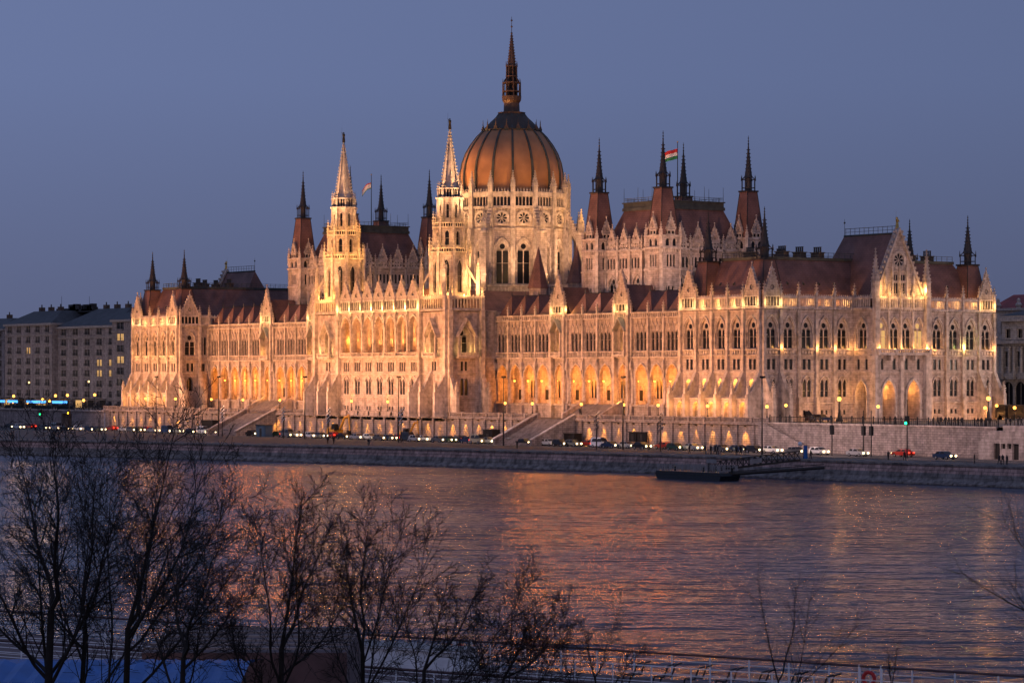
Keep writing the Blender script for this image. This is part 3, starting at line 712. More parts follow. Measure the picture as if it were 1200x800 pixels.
# ------------------------------------------------------------------ river wings
WY = 9.2
arc_small = [29.6, 35.1, 40.5, 45.9, 51.3, 64.2, 69.6, 75.0, 87.6, 93.0, 98.4, 103.6]
arc_gab = [57.75, 81.3]
def wing(side):
    X = lambda a: Xs(side, a); f = lambda a, z, d: (X(a), WY-d, z)
    mb = MB(); body = obj('river_wing', bpy.data.meshes.new('river_wing'), ROOT)
    cs = sorted(arc_small+arc_gab); s0, s1 = 26.3, 106.6
    bnd = [26.6]+[(a+b)/2 for a, b in zip(cs[:-1], cs[1:])]+[106.3]
    AF = 12.1                                     # arcade floor
    wall_row(mb, f, s0, s1, 8.0, AF, [], STONE)
    ops = [(c, 2.08 if c in arc_small else 1.75, AF, 17.9, 3.0) for c in cs]
    wall_row(mb, f, s0, s1, AF, 22.3, ops, STONE)
    for o_ in ops:
        reveal(mb, f, *o_, 0, -.6, STONE, False); hood(mb, f, o_[0], o_[1], 17.9, 3.0, .26, 0, .22, TRIM)
    wall_row(mb, f, s0, s1, 22.3, 31.0, [q for c in arc_small for q in lanc_ops(c, 3, .50, .40, 23.8, 27.2, .75)]+[(c, 1.25, 23.8, 27.2, 2.2) for c in arc_gab], STONE)
    # loggia interior
    mb.face([f(s0, AF, 0), f(s1, AF, 0), f(s1, AF, -5), f(s0, AF, -5)], PAVE)
    bk = lambda a, z, d: f(a, z, d-5.0)
    wall_row(mb, bk, s0, s1, AF, 21.4, [], STONE)
    mb.face([f(s0, 21.4, 0), f(s1, 21.4, 0), f(s1, 21.4, -5), f(s0, 21.4, -5)], STONE)
    mb.box(f, s0, s0+.2, AF, 21.4, -5, 0, STONE); mb.box(f, s1-.2, s1, AF, 21.4, -5, 0, STONE)
    for i, c in enumerate(cs):
        if i % 2 == 0:
            for q in (-.6, .6): mb.box(bk, c+q-.38, c+q+.38, 13.4, 17.2, .01, .05, GLASS); hood(mb, bk, c+q, .38, 17.2, .5, .14, 0, .15, TRIM, 13.4)
        else:
            mb.box(bk, c-.6, c+.6, AF, 15.2, .02, .1, VOID); hood(mb, bk, c, .7, 15.2, 1.0, .2, 0, .2, TRIM, AF)
        mb.box(bk, c-1.9, c+1.9, AF, 12.9, .02, .35, TRIM)
        for q in (-1, 1): mb.box(f, c+q*2.5-.14, c+q*2.5+.14, 12.1, 20.9, -4.9, -4.6, TRIM)
    # piers with capitals, string courses, pilasters
    for b in bnd:
        mb.box(f, b-.36, b+.36, AF, 17.7, -.55, .18, TRIM); mb.box(f, b-.52, b+.52, 17.6, 18.05, -.7, .34, TRIM); mb.box(f, b-.5, b+.5, AF, 12.6, -.65, .3, TRIM)
        mb.box(f, b-.55, b+.55, 8.5, 12.3, 0, .7, STONE)
        mb.box(f, b-.2, b+.2, 18.0, 22.2, 0, .38, TRIM)
        mb.box(f, b-.30, b+.30, 22.5, 31.2, 0, .55, TRIM); mb.box(f, b-.4, b+.4, 19.6, 20.9, 0, .75, TRIM); mb.pyr(f, b-.4, b+.4, 20.9, 21.8, 0, .75, TRIM, .2)
    mb.box(f, s0, s1, AF-.35, AF, 0, .5, TRIM)
    mb.box(f, s0, s1, 22.2, 22.5, 0, .55, TRIM); mb.box(f, s0, s1, 23.45, 23.7, 0, .45, TRIM)
    n = int((s1-s0)/.62)
    for i in range(n): a = s0+.3+i*(s1-s0-.6)/n; mb.box(f, a-.13, a+.13, 22.5, 23.45, .05, .35, TRIM)
    for c in arc_small:
        place('triple_window', shared('tri', lambda: m_lancet(.50, 3.4, .75, 3, gap=.40, name='triple_window', barz=(2.4,))), f, c, 23.8, 0, body)
        for q in (-1.4, 0, 1.4):                        # blind gablets over the lights
            hood(mb, f, c+q, .52, 28.5, 1.3, .1, 0, .2, TRIM, 28.0)
            mb.pyr(f, c+q-.08, c+q+.08, 29.4, 30.7, 0, .22, TRIM, .3)
            mb.box(f, c+q-.76, c+q-.66, 23.9, 28.9, 0, .16, TRIM)
        mb.box(f, c+2.04, c+2.14, 23.9, 28.9, 0, .16, TRIM)
    # parapet with pierced quatrefoils
    mb.box(f, s0, s1, 30.7, 31.0, -.4, .45, TRIM); mb.box(f, s0, s1, 31.75, 32.1, -.3, .4, TRIM)
    n = int((s1-s0)/.75)
    for i in range(n): a = s0+(i+.5)*(s1-s0)/n; mb.box(f, a-.17, a+.17, 31.0, 31.75, -.1, .3, TRIM)
    mb.box(f, s0, s1, 31.0, 31.75, -.5, -.3, VOID)
    # oriel bays under the gables
    for c in arc_gab:
        for q in (-2.45, 2.45):
            mb.box(f, c+q-.42, c+q+.42, 8.5, 31.5, 0, 1.05, TRIM); mb.box(f, c+q-.5, c+q+.5, 22.2, 22.6, 0, 1.2, TRIM)
            place('wing_pinnacle', shared('wpin', lambda: m_pinnacle(.38, 2.6, 3.0, crk=4, name='wing_pinnacle')), f, c+q, 31.5, .55, body)
        place('oriel_window', shared('ori', lambda: m_tracery(1.25, 3.4, 2.2, name='oriel_window', depth=1.3)), f, c, 23.8, 0, body)
        mb.box(f, c-2.1, c+2.1, 22.4, 22.7, 0, 1.5, TRIM)
        long_piece('balcony_rail', 'obal', lambda: m_balus(3.8, .95, .5, 'balcony_rail'), f, c-1.9, c+1.9, 22.7, 1.3, body)
        for k in range(2):                              # gabled stone hood over the oriel
            s_ = (-1, 1)[k]
            mb.poly([f(c, 31.0, .2), f(c+s_*2.1, 28.3, .2), f(c+s_*2.1, 28.3, 1.6), f(c, 31.0, 1.6), f(c, 30.6, .2), f(c+s_*2.1, 27.9, .2), f(c+s_*2.1, 27.9, 1.6), f(c, 30.6, 1.6)],
                    [(0,1,2,3), (4,5,6,7), (2,3,7,6), (1,2,6,5)], GREYTR)
            mb.box(f, c+s_*1.85-.16, c+s_*1.85+.16, 23.6, 28.1, 1.15, 1.45, TRIM)
        place('wing_gable', shared('wgab', lambda: m_gable(2.25, 2.0, 6.6, .5, 4, name='wing_gable')), f, c, 32.1, .5, body)
    body.data = mb.mesh('river_wing')
    # saw-tooth roof: one steep hipped cross roof per bay running back to the ridge
    rb = bnd
    for i in range(len(rb)-1):
        a0, a1 = rb[i], rb[i+1]; am = (a0+a1)/2; w = a1-a0
        key = ('cross', round(w, 1), side)
        def mk():
            r = MB(); h = 4.6; yb = 13.0
            r.face([(-w/2, .7, 0), (w/2, .7, 0), (0, 2.6, h)], ROOF)
            r.face([(-w/2, .7, 0), (0, 2.6, h), (0, yb, h), (-w/2, yb, 0)], ROOF); r.face([(w/2, .7, 0), (0, 2.6, h), (0, yb, h), (w/2, yb, 0)], ROOF)
            r.tube((0, 2.6, h), (0, yb, h), .09, .09, 4, COPPER); r.pyr(lambda s_, z, d: (s_, -d+2.6, z), -.12, .12, h-.1, h+1.0, -.12, .12, COPPER, .2)
            return r.mesh('cross_roof')
        if (a0+a1)/2 and not any(abs(am-g_) < 1 for g_ in arc_gab):
            obj('cross_roof', shared(key, mk), body, (X(am), WY, 32.15))
        else:
            def mk2():
                r = MB(); h = 6.0; yb = 13.0
                r.face([(-w/2, .7, 0), (0, .7, h), (0, yb, h), (-w/2, yb, 0)], ROOF); r.face([(w/2, .7, 0), (0, .7, h), (0, yb, h), (w/2, yb, 0)], ROOF)
                return r.mesh('cross_roof')
            obj('cross_roof', shared(('g',)+key, mk2), body, (X(am), WY, 32.15))
    for b in bnd[1:-1]:
        if not any(abs(b-g_) < 3.2 for g_ in arc_gab):
            place('parapet_pinnacle', shared('ppin', lambda: m_pinnacle(.2, 1.0, 1.5, crk=2, name='parapet_pinnacle')), f, b, 31.9, .35, body)
    # body behind, with main roof
    r = MB(); fx = lambda s_, z, d: (X(s_), d, z)
    r.box(fx, 26.5, 106.0, 8, 32.1, 14.6, 55, STONE)
    r.poly([fx(26.5, 32.12, 14.8), fx(106, 32.12, 14.8), fx(106, 32.12, 55), fx(26.5, 32.12, 55), fx(26.5, 37.0, 20), fx(106, 37.0, 20), fx(106, 37.0, 50), fx(26.5, 37.0, 50)],
           [(0,1,5,4), (1,2,6,5), (2,3,7,6), (3,0,4,7), (4,5,6,7)], ROOF)
    obj('main_range', r.mesh('main_range'), body)
    # wall lamps in the loggia
    for b in bnd[1:-1] if side > 0 else bnd[1:-1]:
        lm = MB(); lm.sph((0, 0, 0), .24, LAMPE, 8, 6); lm.tube((0, 0, .2), (0, .5, .55), .04, .04, 4, IRON); lm.pyr(ident, -.16, .16, .18, .42, -.16, .16, IRON, .3)
        me = shared('walllamp', lambda: lm.mesh('wall_lamp'))
        q = f(b-1.1*(1 if side > 0 else -1)*0, 17.2, -1.45); obj('wall_lamp', me, body, q)
        pl((q[0], q[1]+.9, q[2]-.2), 1250, (1, .30, .028), .7)
    return body
wingS = wing(1); wingN = wing(-1)

# ------------------------------------------------------------------ central block
cb = MB(); CB = obj('central_block', bpy.data.meshes.new('central_block'), ROOT)
FY = -5.0; f = lambda s_, z, d: (s_, FY-d, z)
L0, L1 = XC-17.3, XC+17.3; pitch = (L1-L0)/7
lc = [L0+pitch*(i+.5) for i in range(7)]
wall_row(cb, f, L0, L1, 8.0, 13.4, [q for c in lc for q in lanc_ops(c, 2, .32, .5, 10.3, 11.2, 0)], STONE)
wall_row(cb, f, L0, L1, 13.4, 18.9, [q for c in lc for q in lanc_ops(c, 2, .46, .26, 14.0, 16.9, .75)], STONE)
wall_row(cb, f, L0, L1, 18.9, 23.6, [q for c in lc for q in lanc_ops(c, 3, .33, .3, 19.4, 21.5, 0)], STONE)
lo = [(c, 1.9, 23.6, 29.6, 2.7) for c in lc]
wall_row(cb, f, L0, L1, 23.6, 33.5, lo, STONE)
for c in lc:
    place('cellar_window', PM['cel'], f, c, 10.3, 0, CB)
    place('twin_window', shared('lan2c', lambda: m_lancet(.46, 2.9, .75, 2, gap=.26, name='twin_window', barz=(1.6,))), f, c, 14.0, 0, CB)
    place('small_window', shared('tri3', lambda: m_lancet(.33, 2.1, 0, 3, gap=.3, hd=False, name='small_window')), f, c, 19.4, 0, CB)
    hood(cb, f, c, 1.15, 16.9, 1.3, .2, 0, .25, TRIM)
    cb.box(f, c-1.5, c+1.5, 21.7, 21.95, 0, .22, TRIM)
    place('loggia_gable', shared('lgab', lambda: m_gable(pitch/2-.12, 2.6, 4.3, .55, 5, name='loggia_gable')), f, c, 33.6, .3, CB)
for o_ in lo: reveal(cb, f, *o_, 0, -1.0, STONE); hood(cb, f, o_[0], 1.9, 29.6, 2.7, .28, 0, .3, TRIM)
for i in range(8):
    b = L0+pitch*i
    cb.box(f, b-.36, b+.36, 23.8, 29.4, -.8, .4, TRIM); cb.box(f, b-.5, b+.5, 29.3, 29.75, -.9, .5, TRIM); cb.box(f, b-.22, b+.22, 29.7, 33.6, 0, .5, TRIM)
    cb.box(f, b-.3, b+.3, 31.6, 32.6, 0, .8, TRIM)
    if 0 < i < 7: place('parapet_pinnacle', PM['ppin'], f, b, 33.8, .6, CB)
bk = lambda s_, z, d: f(s_, z, d-4.5)
cb.face([f(L0, 23.6, 0), f(L1, 23.6, 0), f(L1, 23.6, -4.5), f(L0, 23.6, -4.5)], PAVE); cb.face([f(L0, 32.6, 0), f(L1, 32.6, 0), f(L1, 32.6, -4.5), f(L0, 32.6, -4.5)], STONE)
wall_row(cb, bk, L0, L1, 23.6, 32.6, [(c, 1.1, 25.0, 28.6, 2.2) for c in lc], STONE)
for i, c in enumerate(lc):
    place('loggia_window', shared('logw', lambda: m_tracery(1.1, 3.6, 2.2, name='loggia_window')), bk, c, 25.0, 0, CB)
    if i in (1, 4): cb.box(bk, c-.9, c+.9, 23.6, 26.0, .02, .12, DARKM)
    lm = obj('wall_lamp', PM['walllamp'], CB, bk(c-1.9, 27.2, .75)); 
    pl(bk(c-2.0, 26.9, 2.0), 520, (1, .33, .045), .25)
for z0, z1, d in ((13.2, 13.45, .3), (18.75, 19.0, .35), (22.6, 22.85, .5), (33.3, 33.6, .55)): cb.box(f, L0, L1, z0, z1, 0, d, TRIM)
long_piece('balcony_rail', 'lbal', lambda: m_balus(L1-L0-.4, 1.0, .5, 'balcony_rail'), f, L0+.2, L1-.2, 22.85, .25, CB)
cb.box(f, L0, L1, 9.0, 10.0, 0, .4, STONE)
# flanking tower bases and the recessed returns
def tower_base(side):
    cx = XC+side*23.2; h = 5.7
    X = lambda a: cx+side*a        # a>0 towards the outer side
    ff = lambda a, z, d: (X(a), FY-d, z)
    fo = lambda b, z, d: (X(h+d), b, z)
    by0, by1 = FY, 4.6
    wall_row(cb, ff, -h, h, 8.0, 13.4, [(-2.6, .9, 9.6, 12.0, 1.0), (2.4, .9, 9.6, 12.0, 1.0)], STONE)
    wall_row(cb, ff, -h, h, 13.4, 18.9, [], STONE)
    wall_row(cb, ff, -h, h, 18.9, 22.6, lanc_ops(0, 2, .36, .4, 19.5, 21.6, 0), STONE)
    wall_row(cb, ff, -h, h, 22.6, 33.5, [(0, 1.5, 23.6, 27.2, 2.4)], STONE)
    for c in (-2.6, 2.4):
        reveal(cb, ff, c, .9, 9.6, 12.0, 1.0, 0, -1.2, STONE); cb.face([ff(c+x, z, -1.15) for x, z in outline(.9, 9.6, 12.0, 1.0)], STONE)
    place('small_window', shared('sq2c', lambda: m_lancet(.36, 2.1, 0, 2, gap=.4, hd=False, name='small_window')), ff, 0, 19.5, 0, CB)
    place('tall_window', shared('tow1', lambda: m_tracery(1.5, 3.6, 2.4, name='tall_window', depth=1.6)), ff, 0, 23.6, 0, CB)
    wall_row(cb, fo, by0, by1, 8.0, 13.4, [(-3.0, .9, 9.6, 12.2, 1.1)], STONE)
    reveal(cb, fo, -3.0, .9, 9.6, 12.2, 1.1, 0, -1.2, STONE); cb.face([fo(-3+x, z, -1.15) for x, z in outline(.9, 9.6, 12.2, 1.1)], STONE)
    wall_row(cb, fo, by0, by1, 13.4, 18.9, lanc_ops(-.5, 2, .42, .35, 13.9, 17.2, .6), STONE)
    place('twin_window', shared('lan2d', lambda: m_lancet(.42, 3.3, .6, 2, gap=.35, name='twin_window')), fo, -.5, 13.9, 0, CB)
    wall_row(cb, fo, by0, by1, 18.9, 22.6, lanc_ops(-.5, 2, .36, .4, 19.5, 21.6, 0), STONE); place('small_window', PM['sq2c'], fo, -.5, 19.5, 0, CB)
    wall_row(cb, fo, by0, by1, 22.6, 33.5, [(-.3, 1.5, 23.6, 27.2, 2.4)], STONE)
    place('tall_window', PM['tow1'], fo, -.3, 23.6, 0, CB)
    # steep stone hoods over the two great windows, balconies under them
    for g, c in ((ff, 0), (fo, -.3)):
        for s_ in (-1, 1):
            cb.poly([g(c, 31.6, 0), g(c+s_*2.6, 27.6, 0), g(c+s_*2.6, 27.6, 1.3), g(c, 31.6, 1.3), g(c, 31.1, 0), g(c+s_*2.6, 27.1, 0), g(c+s_*2.6, 27.1, 1.3), g(c, 31.1, 1.3)],
                    [(0,1,2,3), (4,5,6,7), (2,3,7,6), (1,2,6,5)], TRIM)
            cb.box(g, c+s_*2.2-.2, c+s_*2.2+.2, 23.4, 27.4, .85, 1.25, TRIM)
        cb.box(g, c-2.7, c+2.7, 22.4, 22.75, 0, 1.5, TRIM)
        long_piece('balcony_rail', 'tbal', lambda: m_balus(5.0, .95, .5, 'balcony_rail'), g, c-2.5, c+2.5, 22.75, 1.3, CB)
        pl(g(c-1.2, 24.3, .9), 130, (1, .6, .16), .15); pl(g(c+1.2, 24.3, .9), 130, (1, .6, .16), .15)
    # inner wall of the return, back walls up to the gallery
    fr2 = lambda b, z, d: (X(h-1.2+d), b, z)
    wall_row(cb, fr2, by1, 16.0, 8, 33.2, lanc_ops(6.9, 2, .45, .5, 23.8, 28.0, .7)+[], STONE)
    place('twin_window', shared('lanlit', lambda: m_lancet(.45, 4.2, .7, 2, gap=.5, name='twin_window', litm=LITW)), fr2, 6.9, 23.8, 0, CB)
    cb.box(fr2, 5.4, 8.4, 15.0, 17.8, .01, .05, STONE)
    for q in (6.4, 7.3): cb.box(fr2, q-.3, q+.3, 15.4, 18.6, .03, .07, GLASS)
    cb.box(fr2, by1, WY, 33.0, 33.4, 0, .5, TRIM); cb.box(fr2, by1, WY, 22.4, 22.7, 0, .5, TRIM)
    for b in (-h+.35, h-.35):
        cb.box(ff, b-.55, b+.55, 8.5, 33.4, 0, .9, TRIM)
    for b in (by0+.35, by1-.35): cb.box(fo, b-.55, b+.55, 8.5, 33.4, 0, .9, TRIM)
    for g, s0, s1, n in ((ff, -h, h, 11), (fo, by0, by1, 10)):
        for z0, z1, d in ((13.2, 13.45, .3), (18.75, 19.0, .35), (22.5, 22.72, .35), (33.2, 33.6, .6)): cb.box(g, s0, s1, z0, z1, 0, d, TRIM)
        long_piece('gallery', ('tg', n), lambda: m_gallery(s1-s0-1.0, 3.0, n), g, s0+.5, s1-.5, 33.6, .3, CB)
        for b in (s0+.35, s1-.35): place('wing_pinnacle', PM['wpin'], g, b, 33.4, .45, CB)
    for g, bs in ((ff, (-h+.35, -.8, h-.35)), (fo, (by0+.35, by1-.35))):
        for b in bs:
            place('buttress', shared('but', BUT), g, b, 0, 0, CB); place('buttress_pinnacle', PM['bpin'], g, b, 14.7, 3.15, CB)
    cb.box(lambda a, z, d: (X(a), d, z), -h, h, 33.0, 33.3, FY, 6, STONE)
    cb.box(lambda a, z, d: (X(a), d, z), -h, -h+.3, 8, 33.0, FY+.3, 6, STONE)
tower_base(1); tower_base(-1)
cb.box(lambda s_, z, d: (s_, d, z), XC-28, XC+28, 8, 33.0, 6.2, 34, STONE)
CB.data = cb.mesh('central_block')
r = MB(); V = [(XC-27.5, 0, 33.2), (XC+27.5, 0, 33.2), (XC+27.5, 30, 33.2), (XC-27.5, 30, 33.2), (XC-20, 6, 38.2), (XC+20, 6, 38.2), (XC+20, 26, 38.2), (XC-20, 26, 38.2)]
r.poly(V, [(0,1,5,4), (1,2,6,5), (2,3,7,6), (3,0,4,7), (4,5,6,7)], ROOF); obj('roof', r.mesh('roof'), CB)
for c in lc:
    def mk():
        r = MB(); w = pitch
        r.face([(-w/2, .3, 0), (0, .3, 4.0), (0, 8, 4.0), (-w/2, 8, 0)], ROOF); r.face([(w/2, .3, 0), (0, .3, 4.0), (0, 8, 4.0), (w/2, 8, 0)], ROOF); return r.mesh('cross_roof')
    obj('cross_roof', shared('lcross', mk), CB, (c, FY, 36.0-1.4))

# ------------------------------------------------------------------ the two openwork front towers
def side_f(cx, cy, apo, k, n, rot=0.0):
    a = rot+2*pi*k/n; nx, ny = cos(a), sin(a); tx, ty = -ny, nx
    return lambda s_, z, d: (cx+nx*(apo+d)+tx*s_, cy+ny*(apo+d)+ty*s_, z)
def front_tower(side):
    cx, cy = XC+side*23.2, -.6
    T = obj('front_tower', bpy.data.meshes.new('front_tower'), ROOT); mb = MB()
    def stage(apo, z0, z1, w, zs, zp, h, key, dark=False, n=8, depth=.6):
        hs = apo*math.tan(pi/n)
        for k in range(n):
            g = side_f(cx, cy, apo, k, n)
            wall_row(mb, g, -hs, hs, z0, z1, [(0, w, zs, zp, h)], STONE)
            place('tower_window', shared(key, lambda: m_lancet(w, zp-zs, h, 1, name='tower_window', depth=depth, barz=((zp-zs)*.6,))), g, 0, zs, 0, T)
            c = side_f(cx, cy, apo/cos(pi/n), k+.5, n)
            mb.box(c, -.24, .24, z0, z1-.2, -.3, .22, TRIM)
    stage(4.2, 36.0, 46.7, .66, 37.4, 43.6, 1.4, ('tw', 1), depth=.5)
    stage(3.35, 47.5, 52.4, .46, 48.3, 50.9, .8, ('tw', 2))
    stage(2.6, 53.4, 59.0, .30, 54.6, 57.4, .4, ('tw', 3))
    for r0, z0, z1 in ((4.6, 46.5, 46.8), (4.5, 47.45, 47.65), (3.8, 52.3, 52.55), (3.75, 53.3, 53.5), (3.1, 58.9, 59.3), (2.6, 61.2, 61.5)):
        mb.ngon(cx, cy, [(r0, z0), (r0, z1)], 8, TRIM, pi/8, apo=True)
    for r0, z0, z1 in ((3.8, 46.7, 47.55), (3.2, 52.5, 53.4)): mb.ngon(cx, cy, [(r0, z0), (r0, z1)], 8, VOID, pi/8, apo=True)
    for r0, z0, z1, n in ((4.3, 46.75, 47.5, 6), (3.55, 52.5, 53.35, 5), (2.5, 59.3, 61.3, 3)):
        for k in range(8):
            g = side_f(cx, cy, r0, k, 8); hs = r0*math.tan(pi/8)
            for i in range(n+1): s_ = -hs+2*hs*i/n; mb.box(g, s_-.09, s_+.09, z0, z1, -.12, .06, TRIM)
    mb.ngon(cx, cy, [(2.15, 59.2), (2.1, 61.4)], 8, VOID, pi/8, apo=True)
    for k in range(8):                                   # corner pinnacles of each stage
        for apo, z0, pk in ((4.75, 45.9, ('tp', .28, 1.8, 3.0)), (3.85, 51.8, ('tp', .24, 1.6, 2.6)), (2.75, 58.4, ('tp', .2, 2.4, 2.2))):
            g = side_f(cx, cy, apo, k+.5, 8); w, hs, hp = pk[1:]
            place('tower_pinnacle', shared(pk, lambda: m_pinnacle(w, hs, hp, crk=3, name='tower_pinnacle')), g, 0, z0, 0, T)
            mb.box(g, -.22, .22, z0-7.5 if apo > 4.5 else z0-4.0, z0, -.6, .15, TRIM)
    # flying half-arches to the square base corners
    for k in range(4):
        g = side_f(cx, cy, 0, k+.5, 4)
        mb.box(g, -.45, .45, 36.0, 41.0, 6.2, 7.1, TRIM); place('great_pinnacle', shared('tgp', lambda: m_pinnacle(.42, 1.0, 3.2, crk=4, name='great_pinnacle')), g, 0, 41, 6.65, T)
        for i in range(5):
            d0, d1 = 4.1+i*.42, 4.1+(i+1)*.42; zt0 = 43.8-(i)*.75; zt1 = 43.8-(i+1)*.75
            V = [g(s_, z, d) for s_ in (-.22, .22) for z, d in ((zt0, d0), (zt1, d1), (zt1-1.1+.1*i, d1), (zt0-1.3+.1*i, d0))]
            mb.poly(V, [(0,1,2,3), (4,5,6,7), (0,1,5,4), (3,2,6,7)], TRIM)
    T.data = mb.mesh('front_tower')
    s = MB(); zb, zt = 61.4, 75.0; R = 2.1
    s.ngon(0, 0, [(R, 0), (.16, zt-zb)], 8, TRIM, pi/8)
    for i in range(17):
        t = (i+.6)/17.5; rr = R*(1-t)+.12; q = .17-.06*t
        for k in range(8):
            a = pi/8+k*pi/4; s.box(lambda a_, z, d: (a_+cos(a)*rr, -d+sin(a)*rr, z), -q, q, (zt-zb)*t-q, (zt-zb)*t+q*1.3, -q, q, TRIM)
    obj('stone_spire', shared('sspire', lambda: s.mesh('stone_spire')), T, (cx, cy, zb))
    obj('statue', shared('tstat', lambda: m_statue(2.6, BRONZE)), T, (cx, cy, zt))
    # floods on the galleries
    for k in (4, 5, 6, 7, 0, 1):
        a = k*pi/4-pi/8*0
        for rr, z, W in ((6.3, 37.0, 1100), (6.4, 47.4, 620), (5.2, 53.6, 330)):
            rr = 5.0 if (k % 2 and z < 40) else rr
            pl((cx+rr*cos(a), cy+rr*sin(a), z+.3), W*TW[side], (1, .47, .10) if side < 0 else (1, .50, .13), .2)
    spot((cx+19, 9.5, 38), (cx, cy, 68.5), 230000, 27, (1, .56, .24), .8); spot((cx+2 if side < 0 else cx-2, -24, 34), (cx, cy, 68.5), 210000, 22, (1, .56, .26), .8); spot((cx+6, cy-14, 36), (cx, cy, 50), 16000, 55, (1, .52, .2));  # spots added away from the tower to brighten its spire; no fixtures carry them
    return T
TW = {-1: 1.15, 1: .6}
towS = front_tower(1); towN = front_tower(-1)

